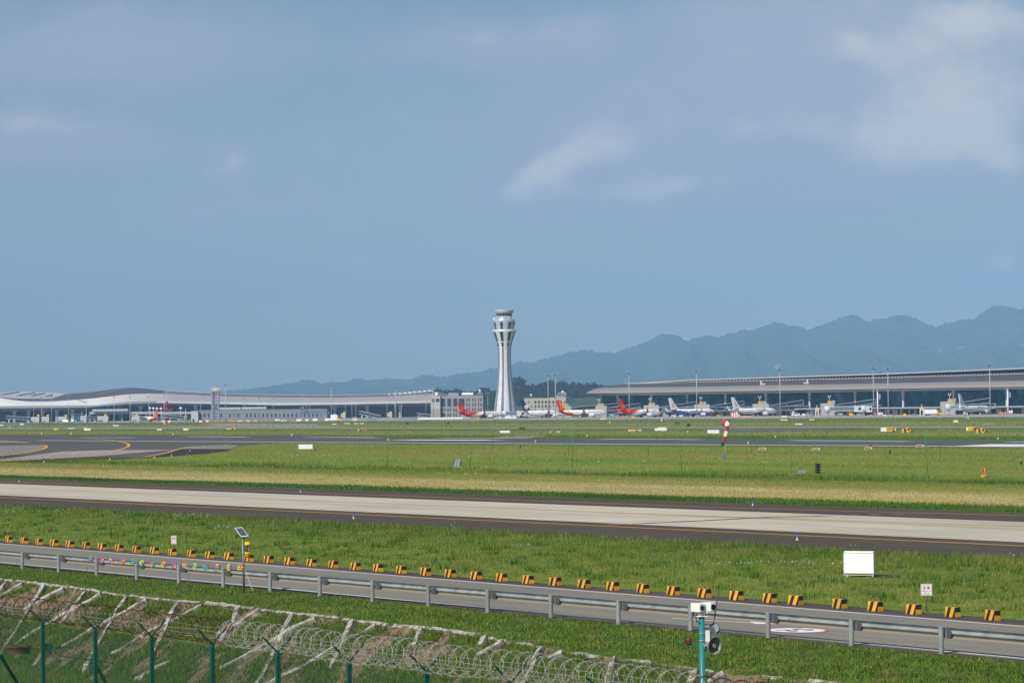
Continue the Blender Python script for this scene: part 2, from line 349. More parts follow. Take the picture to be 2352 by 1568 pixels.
def paved(name, c, streak=0.25, fine=0.12, joint=None, dark=None, rough=0.9):
    """pavement: streaks along the runway, fine grain, optional slab joints and rubber-dark patches"""
    if name in MATS: return MATS[name]
    m, nt, b = newmat(name); s, t, g = pos_st(nt); c = lin(c)
    a = stnoise(nt, s, t, 0.05, 1.4, 1.0, 6, 0.65); f = stnoise(nt, s, t, 1, 1, 9.0, 3, 0.8); e = stnoise(nt, s, t, 0.3, 1, 0.12, 4)
    col = mixc(nt, 1, c, ramp(nt, a, [(0.25, (1 - streak,) * 3), (0.75, (1 + streak,) * 3)]).outputs[0], 'MULTIPLY')
    col = mixc(nt, 1, col, ramp(nt, f, [(0.25, (1 - fine,) * 3), (0.75, (1 + fine,) * 3)]).outputs[0], 'MULTIPLY')
    col = mixc(nt, 1, col, ramp(nt, e, [(0.3, (0.86, 0.86, 0.87)), (0.7, (1.12, 1.1, 1.08))]).outputs[0], 'MULTIPLY')
    if joint:
        cb = nd(nt, 'ShaderNodeCombineXYZ'); nt.links.new(s, cb.inputs[0]); nt.links.new(t, cb.inputs[1])
        br = nd(nt, 'ShaderNodeTexBrick'); br.offset = 0; nt.links.new(cb.outputs[0], br.inputs[0])
        br.inputs['Scale'].default_value = 1; br.inputs['Brick Width'].default_value = joint; br.inputs['Row Height'].default_value = joint; br.inputs['Mortar Size'].default_value = 0.05
        br.inputs['Color1'].default_value = (0.95, 0.95, 0.95, 1); br.inputs['Color2'].default_value = (1.05, 1.05, 1.04, 1); br.inputs['Mortar'].default_value = (0.7, 0.7, 0.7, 1)
        col = mixc(nt, 1, col, br.outputs[0], 'MULTIPLY')
    nt.links.new(col, b.inputs['Base Color']); b.inputs['Roughness'].default_value = rough; b.inputs['Specular IOR Level'].default_value = 0.15
    MATS[name] = m; return m
def edge_wobble(s, a, k): return a * (math.sin(s * 0.11 * k) + 0.6 * math.sin(s * 0.37 * k + 1) + 0.4 * math.sin(s * 0.9 * k + 2))
def strip(name, t0, t1, z, mat, s0=-1500, s1=120, step=40, wob=(0, 0)):
    mb = MB(); ss = np.arange(s0, s1 + 1, step); vs = []
    f0 = t0 if callable(t0) else (lambda s: t0); f1 = t1 if callable(t1) else (lambda s: t1)
    for s in ss:
        for q in (S(s, f0(s) + edge_wobble(s, wob[0], 1), z), S(s, f1(s) + edge_wobble(s, wob[1], 1.2), z)):
            q.z += gz(q); vs.append(q)
    mb.add(vs, [(2 * i, 2 * i + 2, 2 * i + 3, 2 * i + 1) for i in range(len(ss) - 1)])
    return struct(mb.build(name, mat))
A_DARK = paved('asphalt_shoulder', (78, 72, 64), 0.42, 0.25); A_RUN = paved('asphalt_runway', (88, 87, 86), 0.2, 0.1)
A_ROAD = paved('asphalt_road', (124, 121, 113), 0.16, 0.32); CONC = paved('concrete_taxiway', (180, 174, 159), 0.22, 0.10, joint=5.0)
CONC2 = paved('concrete_far', (150, 145, 140), 0.25, 0.1, joint=6.0); A_FAR = paved('asphalt_far', (96, 97, 102), 0.25, 0.1); APR = paved('concrete_apron', (160, 157, 152), 0.2, 0.1, joint=6.0)
C_PINK = paved('concrete_worn', (156, 145, 138), 0.2, 0.1, joint=6.0); C_ISL = paved('concrete_island', (130, 127, 118), 0.3, 0.1, joint=6.0); A_BLK = paved('asphalt_fresh', (60, 56, 56), 0.25, 0.2)
def paint(name, c, wear=0.35, sc=1.2):
    if name in MATS: return MATS[name]
    m, nt, b = newmat(name); s, t, g = pos_st(nt); n = stnoise(nt, s, t, 1, 1, sc, 5, 0.7); c = lin(c)
    r = ramp(nt, n, [(0.28, tuple(v * (1 - wear) for v in c)), (0.55, c)]); nt.links.new(r.outputs[0], b.inputs['Base Color']); b.inputs['Roughness'].default_value = 0.8
    MATS[name] = m; return m
P_YEL = paint('yellow_paint', (196, 148, 62), 0.3); P_WHT = paint('white_paint', (222, 224, 226), 0.25, 2.0); P_RED = paint('red_paint', (188, 92, 88), 0.3); P_BLK = paint('black_paint', (38, 36, 38), 0.2)
# near road
strip('road_shoulder', 56.2, lambda s: 67.1, 0.012, A_DARK, -420, 60, 4, (0.12, 0.12))
strip('service_road', 56.75, 65.55, 0.020, A_ROAD, -420, 60, 20)
strip('road_edge_line', 57.0, 57.13, 0.026, P_WHT, -420, 60, 20); strip('road_edge_line', 65.1, 65.24, 0.026, P_WHT, -420, 60, 20)
# near taxiway
_tu = lambda s: 132 + 4.5 * sstep(-140, -90, s)
strip('taxiway_shoulder', 92.5, _tu, 0.012, A_DARK, -1300, 80, 6, (0.35, 0.25)); strip('taxiway', 104.2, 121.8, 0.030, CONC, -1300, 80, 20)
for a, b_ in ((101.0, 101.2), (101.40, 101.6), (114.6, 114.84)): strip('taxiway_edge_line', a, b_, 0.042, P_YEL, -1300, 80, 20)
_ty = lambda s: 125 + 6.5 * sstep(-175, -108, s)
strip('taxiway_edge_line', _ty, lambda s: _ty(s) + 0.17, 0.042, P_YEL, -1300, 80, 8); strip('taxiway_edge_line', lambda s: _ty(s) + .45, lambda s: _ty(s) + 0.62, 0.042, P_YEL, -1300, 80, 8)
strip('taxiway_edge_line', lambda s: 114.84 + 2.4 * sstep(-165, -120, s), lambda s: 115.08 + 2.4 * sstep(-165, -120, s), 0.044, P_YEL, -168, 80, 8)
def gpoly(name, pts, z, mat, k=None):
    mb = MB(); ps = [G(x, y) + Vector((0, 0, z)) for x, y in pts]
    mb.add(ps, [tuple(range(len(ps)))]); o = mb.build(name, mat)
    if o.data.polygons[0].normal.z < 0: o.data.flip_normals()
    return struct(o)
def gline(name, pts, w, z, mat, wpx=None):
    """painted line through picture points, w metres wide on the ground"""
    P = [G(x, y) for x, y in pts]; mb = MB(); L, Rr = [], []
    for i, p in enumerate(P):
        d = (P[min(i + 1, len(P) - 1)] - P[max(i - 1, 0)]).normalized(); q = Vector((-d.y, d.x, 0)) * w / 2
        L.append(p + q + Vector((0, 0, z))); Rr.append(p - q + Vector((0, 0, z)))
    mb.add(L + Rr, [(i, len(P) + i, len(P) + i + 1, i + 1) for i in range(len(P) - 1)]); return struct(mb.build(name, mat))
Z3 = lambda pts, o=(0, 964.7): [(o[0] + x / 2.9986, o[1] + y / 2.9986) for x, y in pts]
# hatched taxi-lane turning off at the right
p3 = lambda x, y: (1033.6 + x / 4, 1177.1 + y / 4); p5 = lambda x, y: (1764 + x / 4, 1177.1 + y / 4)
gline('turn_off_line', [p3(1690, 106), p3(2352, 76), p5(0, 46), p5(520, 35)], 0.55, 0.046, P_BLK)
for a, b_ in ((p3(1690, 106), p3(1790, 101)), (p3(1910, 96), p3(2030, 90)), (p3(2150, 84), p3(2260, 79)), (p5(60, 44), p5(180, 42)), (p5(300, 39), p5(410, 37)), (p5(520, 35), p5(610, 33)), (p5(730, 29), p5(830, 28)), (p5(930, 25), p5(1020, 23)), (p5(1140, 19), p5(1240, 16)), (p3(1462, 117), p3(1580, 112))):
    gline('turn_off_dash', [a, b_], 0.40, 0.052, P_YEL)
# runway
strip('runway', 320.0, lambda s: 378 + 40 * sstep(-640, -780, s), 0.03, A_RUN, -2600, 200, 40, (0.6, 0.6))
strip('runway_edge_line', 324.5, 327.2, 0.05, P_WHT, -750, 200, 40)
A_C = lambda pts: Z3(pts, (784.4, 964.7)); A_D = lambda pts: [(1567.6 + x / 2.9986, 941.7 + y / 2.9986) for x, y in pts]
for pts, w_ in ((Z3([(580, 121), (925, 121.5)]), 3), (Z3([(1280, 113), (1705, 117)]), 3), (Z3([(2105, 118), (2352, 118.5)]) + A_C([(240, 121.5)]), 3), (A_C([(690, 124), (1290, 125.5)]), 3), (A_C([(1790, 130.5), (2352, 133)]), 3),
                (A_D([(750, 209.5), (1560, 215)]), 3), (A_C([(400, 137), (1055, 139)]), 8), (A_D([(0, 203), (118, 204)]), 3), (A_D([(2240, 219), (2600, 221)]), 3)):
    gline('runway_marking', pts, w_, 0.05, P_WHT)
gpoly('runway_aiming_mark', A_D([(1868, 248), (2130, 236), (2600, 237), (2600, 250), (2260, 251), (2000, 249)]), 0.055, P_WHT)
# runway exit at the left
gpoly('runway_exit', Z3([(-900, 292), (0, 290), (300, 287), (640, 275), (1000, 262), (1200, 247), (1420, 232), (1560, 214), (1600, 195), (1650, 178), (1840, 160), (2050, 152), (2352, 149), (2352, 135), (-900, 120)]), 0.04, A_RUN)
gpoly('exit_patch', Z3([(-900, 298), (0, 290), (300, 287), (640, 275), (1000, 262), (1200, 247), (1420, 232), (1560, 214), (1598, 199), (1255, 200), (1150, 226), (1000, 256), (660, 254), (420, 218), (250, 240), (-900, 262)]), 0.05, A_BLK)
gpoly('exit_concrete', Z3([(-900, 296), (0, 287), (330, 268), (650, 252), (830, 236), (1060, 216), (1215, 205), (700, 208), (420, 218), (250, 240), (0, 270), (-900, 280)]), 0.06, C_PINK)
gpoly('exit_island', Z3([(-900, 178), (0, 178), (300, 172), (325, 182), (310, 196), (240, 215), (100, 238), (0, 248), (-900, 262)]), 0.055, C_ISL)
gpoly('exit_corner', Z3([(1258, 199), (1300, 183), (1560, 172), (1650, 177), (1592, 200)]), 0.065, C_ISL)
gpoly('exit_corner', Z3([(-400, 135), (20, 141), (200, 154), (-400, 158)]), 0.055, C_ISL)
for pts, w_ in ((Z3([(380, 119), (480, 121.5), (560, 125), (640, 129), (700, 133), (780, 141), (840, 151), (878, 162), (890, 172), (880, 186), (840, 200), (792, 212)]), .55), (Z3([(890, 262), (1000, 255), (1080, 241), (1150, 226), (1215, 206), (1280, 189), (1360, 181), (1450, 176), (1560, 172.5), (1640, 177)]), .5),
                (Z3([(0, 178), (200, 174), (290, 172.5), (318, 177), (324, 185), (306, 198), (240, 215), (170, 228), (0, 248)]), 0.5), (Z3([(0, 142), (100, 147), (200, 155)]), 1.0), (Z3([(0, 290), (300, 281), (640, 269), (890, 262)]), 0.6)):
    gline('exit_line', pts, w_ * 1.25, 0.08, paint('bright_yellow_paint', (208, 162, 60), 0.25))
for i in range(11):
    gline('holding_mark', Z3([(440 + i * 42, 238 - i * 0.95), (440 + i * 42 + 40, 238 - (i + 1) * 0.95)]), 1.5, 0.075, P_RED if i % 2 == 0 else P_WHT)
gpoly('exit_corner', A_C([(1050, 117), (1130, 111), (1290, 108), (1420, 112), (1300, 121), (1100, 122)]), 0.055, C_PINK)
# far taxiways and apron
strip('far_taxiway', 548, 596, 0.04, CONC2, -2600, 300, 60, (2, 2)); strip('far_taxiway', 556, 575, 0.06, A_FAR, -2600, 300, 60, (2, 2))
strip('far_taxiway', lambda s: 773, lambda s: 826, 0.05, A_FAR, -3200, 400, 60, (2, 2))
gpoly('far_apron', Z3([(1366, 22), (2200, 27), (2180, 36), (2300, 44), (2352, 52), (1480, 53), (1100, 50), (1390, 42), (1500, 33)]), 0.07, C_PINK)
gpoly('far_apron', Z3([(0, 20), (1366, 20), (1366, 30), (0, 30)]), 0.08, A_FAR)
gpoly('far_apron', Z3([(-200, 51), (1100, 50), (1500, 52), (1500, 57), (400, 56), (-200, 58)]), 0.08, C_PINK)
gpoly('far_apron', A_D([(750, 122), (262, 134), (262, 152), (560, 148), (900, 140), (1240, 135), (1240, 124)]), 0.08, A_FAR)
strip('apron', 960, 2600, 0.06, APR, -4200, 500, 110)
# ---------------------------------------------------------------- grasses
from mathutils import noise as MN
def n2d(x, y, sc, seed=0.0): return np.array([MN.noise(Vector((a * sc, b * sc, seed))) for a, b in zip(x, y)])
def tint_mat(name, stops, rough=0.8):
    m, nt, b = newmat(name); a = nd(nt, 'ShaderNodeAttribute', attribute_name='tint')
    r = ramp(nt, a.outputs['Fac'], [(p, lin(c)) for p, c in stops]); nt.links.new(r.outputs[0], b.inputs['Base Color'])
    b.inputs['Roughness'].default_value = rough; b.inputs['Specular IOR Level'].default_value = 0.12
    tr = nd(nt, 'ShaderNodeBsdfTranslucent'); nt.links.new(r.outputs[0], tr.inputs[0]); mx = nd(nt, 'ShaderNodeMixShader'); mx.inputs[0].default_value = 0.35
    nt.links.new(b.outputs[0], mx.inputs[1]); nt.links.new(tr.outputs[0], mx.inputs[2])
    nt.links.new(mx.outputs[0], nt.nodes['Material Output'].inputs[0]); return m
GRASS_M = tint_mat('grass_blades', [(0.0, (48, 76, 32)), (0.2, (84, 116, 46)), (0.4, (120, 140, 58)), (0.55, (150, 154, 70)), (0.7, (146, 128, 80)), (0.85, (196, 182, 132)), (0.93, (240, 242, 232))])
def line_y(t, px):                                         # the line t on the ground is straight in the picture
    a, b = proj(T(0, t)), proj(T(2352, t)); return a[1] + (b[1] - a[1]) * px / 2352.0
def unproj(px, py, z=0.0):
    u = (px - CX) / FPX; v = (CY - py) / FPX
    d = u[:, None] * np.array(RT) + v[:, None] * np.array(UP) + np.array(FW); l = (z - CAMH) / d[:, 2]
    return d[:, 0] * l, d[:, 1] * l
def scatter(n, t0, t1, px0=-80, px1=2430):
    px = RNG.uniform(px0, px1, n); py = line_y(t1, px) + (line_y(t0, px) - line_y(t1, px)) * RNG.random(n)
    x, y = unproj(px, py); return x, y, x * EE.x + y * EE.y, x * EN.x + y * EN.y
def blades(name, x, y, z, h, w, tint, lean=0.45, mat=None, bend=False):
    n = len(x); a = RNG.uniform(0, 2 * np.pi, n); la = RNG.uniform(0, 2 * np.pi, n); ll = RNG.random(n) * lean
    P = np.stack([x, y, z], 1); W = np.stack([np.cos(a), np.sin(a), np.zeros(n)], 1) * (w / 2)[:, None]
    L = np.stack([np.cos(la) * ll, np.sin(la) * ll, np.sqrt(1 - np.minimum(ll, .95) ** 2)], 1) * h[:, None]
    V = np.empty((n, 3, 3)); V[:, 0] = P - W; V[:, 1] = P + W; V[:, 2] = P + L
    me = bpy.data.meshes.new(name); me.vertices.add(3 * n); me.vertices.foreach_set('co', V.astype(np.float32).ravel())
    me.loops.add(3 * n); me.loops.foreach_set('vertex_index', np.arange(3 * n, dtype=np.int32))
    me.polygons.add(n); me.polygons.foreach_set('loop_start', np.arange(0, 3 * n, 3, dtype=np.int32))
    me.update(calc_edges=True)
    at = me.attributes.new('tint', 'FLOAT', 'POINT'); at.data.foreach_set('value', np.repeat(np.clip(tint, 0, 1), 3).astype(np.float32))
    me.materials.append(mat or GRASS_M); o = bpy.data.objects.new(name, me); COL.objects.link(o); o['kind'] = 'stuff'; return o
def rnd(n, a, b): return RNG.uniform(a, b, n)
# field between the road and the taxiway
x, y, s, t = scatter(150000, 67.2, 93.2); n = len(x)
cl = n2d(s, t, 0.22); c2 = n2d(s, t, 0.9, 5); c3 = n2d(s, t, 0.07, 9)
rim = np.clip((t - 84 + 2.5 * c3) / 8, 0, 1); near = np.clip((70 - t) / 3, 0, 1)
h = (0.04 + 0.08 * np.clip(cl + 0.35, 0, 1) + 0.24 * rim ** 1.5 * (0.6 + 0.6 * np.clip(c2 + .4, 0, 1))) * rnd(n, 0.6, 1.35) * (1 - 0.5 * near)
sp = RNG.random(n) < 0.02; h = np.where(sp, h * 1.8, h)
dist = np.hypot(x, y); w = 0.013 + 0.00011 * dist * rnd(n, 0.5, 1.4)
rt_ = np.clip((s + 115) / 60, 0, 1)                          # drier towards the right
tint = 0.31 + 0.18 * c2 + 0.18 * cl + rnd(n, -0.20, 0.20) + 0.15 * rt_ - 0.10 * near - 0.08 * rim
dry = (n2d(s, t, 0.35, 21) > 0.06 - 0.18 * rt_) & (RNG.random(n) < 0.5) & (near < 0.5); tint = np.where(dry, rnd(n, 0.50, 0.74), tint)
fl = (n2d(s, t, 0.16, 33) > 0.42) & (RNG.random(n) < 0.10) & (t > 80); tint = np.where(fl, 1.0, np.minimum(tint, .88)); z0 = np.where(fl, h * 0.9, 0); h = np.where(fl, 0.06, h)
blades('field_grass', x, y, z0, h, np.where(fl, w * 1.5, w), tint, lean=0.75)
# taller weed clumps in the field
cx, cy, cs_, ct_ = scatter(900, 68, 92); reps = 26; x = np.repeat(cx, reps) + RNG.normal(0, .22, 900 * reps); y = np.repeat(cy, reps) + RNG.normal(0, .22, 900 * reps); n = len(x)
blades('field_weeds', x, y, np.zeros(n), np.repeat(rnd(900, 0.14, 0.42), reps) * rnd(n, .5, 1.1), 0.02 + 0.00018 * np.hypot(x, y), np.repeat(rnd(900, 0.10, 0.45), reps) + rnd(n, -.08, .08), lean=0.5)
cx, cy, cs_, ct_ = scatter(500, 69, 91); x = np.repeat(cx, 30) + RNG.normal(0, .5, 15000); y = np.repeat(cy, 30) + RNG.normal(0, .5, 15000); n = len(x); k = (RNG.random(n) < np.repeat(np.clip((cs_ + 150) / 90, .15, 1), 30)); x, y = x[k], y[k]; n = len(x)
blades('dry_grass', x, y, np.zeros(n), rnd(n, .08, .24), 0.012 + 0.00010 * np.hypot(x, y), rnd(n, .55, .8), lean=0.8)
# short weeds on the bank before the road
x, y, s, t = scatter(75000, 47.5, 56.5); tc_ = np.interp(s, CS, CT); k = (t > tc_ + 0.15) & (t < 56.15 + 0.3 * n2d(s, t, .8)); x, y, s, t = x[k], y[k], s[k], t[k]; n = len(x)
c2 = n2d(s, t, 1.3, 4); bare = n2d(s, t, 0.6, 14) > 0.2; k = ~(bare & (RNG.random(n) < 0.72)); x, y, s, t, c2 = x[k], y[k], s[k], t[k], c2[k]; n = len(x)
blades('bank_grass', x, y, np.zeros(n), rnd(n, 0.05, 0.15) * (1 + 0.5 * c2), rnd(n, 0.018, 0.045), 0.23 + 0.16 * c2 + rnd(n, -0.22, 0.26), lean=0.95)
# mown strip, tall fringe and meadow up to the runway
def patch(name, N, t0, t1, h0, h1, tn, w0=0.03, kw=0.00017, var=0.12, sc=0.12, ks=0.5, flower=0.0, zfar=False, px=(-80, 2430), cond=None, lean=0.45):
    x, y, s, t = scatter(N, t0, t1, *px)
    if cond is not None: k = cond(s, t); x, y, s, t = x[k], y[k], s[k], t[k]
    n = len(x); c = n2d(s * ks, t, sc, 3); c2 = n2d(s * ks, t, sc * 4, 7)
    tint = tn(s, t) if callable(tn) else np.full(n, tn); c3 = n2d(s * 0.12, t, 0.16, 77); tint = tint + var * (c + 0.6 * c2 + 0.9 * c3) + rnd(n, -0.09, 0.09)
    h = rnd(n, h0, h1) * (1 + 0.6 * c); tint = np.minimum(tint, 0.86)
    if flower:
        f = (n2d(s, t, 0.06, 31) > 0.28) & (RNG.random(n) < flower); tint = np.where(f, 1.0, np.minimum(tint, 0.88))
    z = np.where(f, h * .8, 0) if flower else np.zeros(n)
    if flower: h = np.where(f, .12, h)
    if zfar: z = np.array([gz((a, b)) for a, b in zip(x, y)])
    return blades(name, x, y, z, h, w0 + kw * np.hypot(x, y) * rnd(n, 0.6, 1.4), tint, lean)
in_exit = lambda s, t: ~((t > 190) & (s < -405 + (t - 200) * -0.1) & (t > 250 - (s + 700) * 0.12))
patch('fringe_grass', 22000, 132.2, 138, 0.14, 0.34, 0.18)
patch('mown_straw', 26000, 138, 168, 0.05, 0.16, lambda s, t: 0.74 - 0.24 * np.clip((t - 150) / 16, 0, 1), var=0.30, lean=0.9)
patch('meadow_grass', 40000, 168, 214, 0.06, 0.20, lambda s, t: 0.40 + 0.22 * np.clip((n2d(s * .25, t, .05, 92) - .02) * 4, 0, 1) - 0.16 * np.exp(-((t - 181) / 5) ** 2), var=0.16, flower=0.03, lean=0.8)
patch('tall_clump_grass', 9000, 176, 187, 0.28, 0.6, 0.24, cond=lambda s, t: n2d(s, t, 0.05, 40) + 0.4 * n2d(s, t, 0.4, 41) > 0.02)
def meadow_ok(s, t):
    x = s * EE.x + t * EN.x; y = s * EE.y + t * EN.y; p = 937 + 49392 / y; q = CX + FPX * x / y + 0.0122 * (p - 784); p = p - ROLL * (q - CX)
    lim = np.interp(q, [0, 100, 213, 333, 400, 473, 520, 535, 550, 613, 683, 784], [1061.5, 1060.5, 1056.5, 1052, 1047, 1042, 1036, 1031, 1024, 1018, 1015.5, 1010])
    return p > lim
patch('meadow_grass', 52000, 214, 321, 0.08, 0.26, lambda s, t: 0.42 + 0.08 * np.sin(t * 0.09 + s * 0.004) + 0.24 * np.clip((n2d(s * .25, t, .028, 91) + .02) * 3.5, 0, 1), var=0.16, flower=0.03, cond=meadow_ok, lean=0.8)
patch('tall_clump_grass', 12000, 200, 322, 0.6, 1.3, 0.15, px=(420, 1000), cond=lambda s, t: meadow_ok(s, t) & ~meadow_ok(s, t + 14))
patch('verge_grass', 26000, 380, 530, 0.2, 0.5, lambda s, t: 0.24 + 0.30 * np.clip((t - 415) / 50, 0, 1), var=0.2, lean=0.7, cond=lambda s, t: (t > 384 + 38 * np.clip((-s - 640) / 140, 0, 1) + 3 * np.sin(s * .05)) & (t < 524 + 5 * np.sin(s * 0.03)))
patch('verge_grass', 16000, 600, 765, 0.25, 0.7, lambda s, t: 0.38 + 0.3 * np.clip((t - 640) / 60, 0, 1) * np.clip((760 - t) / 60, 0, 1), var=0.2)
patch('verge_grass', 16000, 832, 955, 0.3, 0.8, 0.36, var=0.2)
# ---------------------------------------------------------------- embankment below the road, its concrete lattice and weeds
KS, DT = 0.72, 4.0
def slope_p(s, v, dz=0.0):                                  # v metres (horizontally) down from the coping
    p = S(s, tcop(s) - v, -KS * v); return p + Vector((-EN.x * KS, -EN.y * KS, 1)).normalized() * dz
mb = MB(); ss = np.arange(-190, 30, 0.28); vv = [0, 0.1, 0.3, 0.5, 0.8, 1.1, 1.4, 1.7, 2.0, 2.3, 2.6, 2.9, 3.2, 3.5, 3.8, 4.1, 4.6]
def bump_(s, v): return 0.09 * MN.noise(Vector((s * 0.9, v * 0.9, 2))) + 0.05 * MN.noise(Vector((s * 3, v * 3, 5))) - 0.16 * math.exp(-((v - 0.25) / 0.25) ** 2)
mb.add([slope_p(s, v, bump_(s, v)) for s in ss for v in vv], [(i * len(vv) + j, i * len(vv) + j + 1, (i + 1) * len(vv) + j + 1, (i + 1) * len(vv) + j) for i in range(len(ss) - 1) for j in range(len(vv) - 1)], 0, True)
def soil_mat():
    m, nt, b = newmat('slope_soil'); s, t, g = pos_st(nt); tc = nd(nt, 'ShaderNodeTexCoord')
    a = nd(nt, 'ShaderNodeTexNoise', Scale=2.2, Detail=8, Roughness=0.7); nt.links.new(tc.outputs['Object'], a.inputs['Vector'])
    v = nd(nt, 'ShaderNodeTexVoronoi', Scale=3.2); nt.links.new(tc.outputs['Object'], v.inputs['Vector'])
    c = ramp(nt, a.outputs[0], [(0.3, lin((46, 40, 30))), (0.42, lin((92, 78, 58))), (0.55, lin((126, 108, 84))), (0.68, lin((78, 84, 48)))])
    st_ = ramp(nt, v.outputs['Distance'], [(0.05, (1.25, 1.22, 1.2)), (0.5, (0.8, 0.8, 0.8))])
    nt.links.new(mixc(nt, 1, c.outputs[0], st_.outputs[0], 'MULTIPLY'), b.inputs['Base Color']); b.inputs['Roughness'].default_value = 0.95
    bp = nd(nt, 'ShaderNodeBump', Strength=0.8, Distance=0.08); nt.links.new(a.outputs[0], bp.inputs['Height']); nt.links.new(bp.outputs[0], b.inputs['Normal']); return m
emb = mb.build('embankment', soil_mat()); struct(emb)
if emb.data.polygons[50].normal.z < 0: emb.data.flip_normals()
def old_conc():
    m, nt, b = newmat('weathered_concrete'); tc = nd(nt, 'ShaderNodeTexCoord')
    a = nd(nt, 'ShaderNodeTexNoise', Scale=3.5, Detail=8, Roughness=0.7); nt.links.new(tc.outputs['Object'], a.inputs['Vector'])
    r = ramp(nt, a.outputs[0], [(0.36, lin((80, 74, 62))), (0.45, lin((118, 112, 98))), (0.53, lin((154, 150, 139))), (0.70, lin((188, 186, 177)))])
    nt.links.new(r.outputs[0], b.inputs['Base Color']); b.inputs['Roughness'].default_value = 0.9
    bp = nd(nt, 'ShaderNodeBump', Strength=0.6, Distance=0.03); nt.links.new(a.outputs[0], bp.inputs['Height']); nt.links.new(bp.outputs[0], b.inputs['Normal']); return m
OC = old_conc()
lat = thing('slope_lattice', 'weathered concrete lattice of crossing beams on the embankment below the road', 'slope lattice', S(-100, tcop(-100), 0)); lo = Vector(lat.location)
def rough_bar(pts, wdt, hgt, jit):
    m = MB(); rings = []
    for i, p in enumerate(pts):
        d = (Vector(pts[min(i + 1, len(pts) - 1)]) - Vector(pts[max(0, i - 1)])).normalized(); nn = Vector((-EN.x * KS, -EN.y * KS, 1)).normalized(); sd = d.cross(nn).normalized()
        j = lambda: random.uniform(-jit, jit)
        rings.append([Vector(p) + sd * (-wdt / 2 + j()) + nn * -hgt, Vector(p) + sd * (wdt / 2 + j()) + nn * -hgt, Vector(p) + sd * (wdt / 2 + j()) + nn * j(), Vector(p) + sd * (-wdt / 2 + j()) + nn * j()])
    m.loft([[q - lo for q in r] for r in rings], smooth=False, caps=True); return m
gaps = lambda s: MN.noise(Vector((s * 0.35, 3.3, 0)))
s_ = -172.0
while s_ < -34:
    ln = random.uniform(2.5, 7.0) if s_ < -84 else random.uniform(0.7, 2.4)
    rough_bar([S(q, tcop(q) + 0.02, -0.01 + 0.05 * gaps(q) - (0.05 if s_ > -84 else 0)) for q in np.arange(s_, s_ + ln, 0.4)], random.uniform(0.09, 0.15), 0.30, 0.028).build('coping', OC, lat)
    s_ += ln + (random.uniform(0.0, 0.25) if s_ < -84 else random.uniform(0.5, 2.6))
BEAMS = []
for i in range(-9, 12):
    BEAMS.append((-114.9 + 4.52 * i, -2.35)); BEAMS.append((-117.2 + 4.58 * i, 2.75))
for s0, ds in BEAMS:
    if s0 > -87:                                             # buried further right: only stumps show
        vmax = random.choice([0.5, 0.9, 1.5, 2.2]) if ds > 0 else random.choice([0.3, 0.6, 0.9])
    else: vmax = 3.95
    if random.random() < 0.12 and s0 > -100: vmax *= 0.6
    vs_ = list(np.arange(0.12, vmax, 0.32)); gap = random.uniform(1.2, 3.2) if random.random() < 0.5 else 99
    for run in ([v for v in vs_ if v < gap], [v for v in vs_ if v > gap + random.uniform(0.3, 0.8)]):
        if len(run) < 2: continue
        rough_bar([slope_p(s0 + ds * v / 2.6, v, 0.10 + 0.08 * MN.noise(Vector((s0, v * 2, 1)))) for v in run], 0.20, 0.42, 0.03).build('beam', OC, lat)
# weeds on the slope
N = 420000; s = RNG.uniform(-142, -38, N); v = RNG.uniform(0.05, 4.6, N)
m1 = n2d(s, v, 0.55, 61) + 0.5 * n2d(s, v, 1.9, 62); dens = np.clip((m1 + 0.40) * 1.9, 0.05, 1)
k = RNG.random(N) < dens; s, v, m1 = s[k], v[k], m1[k]; n = len(s); tcv = np.interp(s, CS, CT) - v
blades('slope_weeds', s * EE.x + tcv * EN.x, s * EE.y + tcv * EN.y, -KS * v - 0.02 + np.array([bump_(a, b) for a, b in zip(s, v)]), rnd(n, 0.07, 0.26) * (1 + m1 * .6), rnd(n, 0.02, 0.055), 0.23 + 0.16 * m1 + rnd(n, -0.16, 0.2), lean=0.9)
# grass on the floor between embankment and fence
N = 30000; s = RNG.uniform(-150, -60, N); t = RNG.uniform(38, 47.2, N); z = np.interp(t, [31, 40, 46.5], [-0.95, -2.2, -2.95])
blades('ditch_grass', s * EE.x + t * EN.x, s * EE.y + t * EN.y, z, rnd(N, 0.12, 0.42), rnd(N, 0.02, 0.04), 0.30 + 0.1 * n2d(s, t, .5) + rnd(N, -0.12, 0.12))
# ---------------------------------------------------------------- things along the road
STEEL = pm('galvanised_steel', (146, 152, 153), rough=0.45, metal=0.3, var=0.22, scale=1.4, detail=8, spec=0.5)
STEEL_D = pm('grey_steel', (112, 118, 122), rough=0.5, metal=0.3, var=0.15)
GREEN_D = pm('fence_green', (16, 76, 62), rough=0.4, var=0.08, scale=8); WHITE = pm('white_enamel', (226, 228, 230), rough=0.4, var=0.04)
BLACKP = pm('black_plastic', (28, 28, 30), rough=0.5, var=0.1); YELLOW = pm('yellow_enamel', (236, 176, 24), rough=0.4, var=0.06)
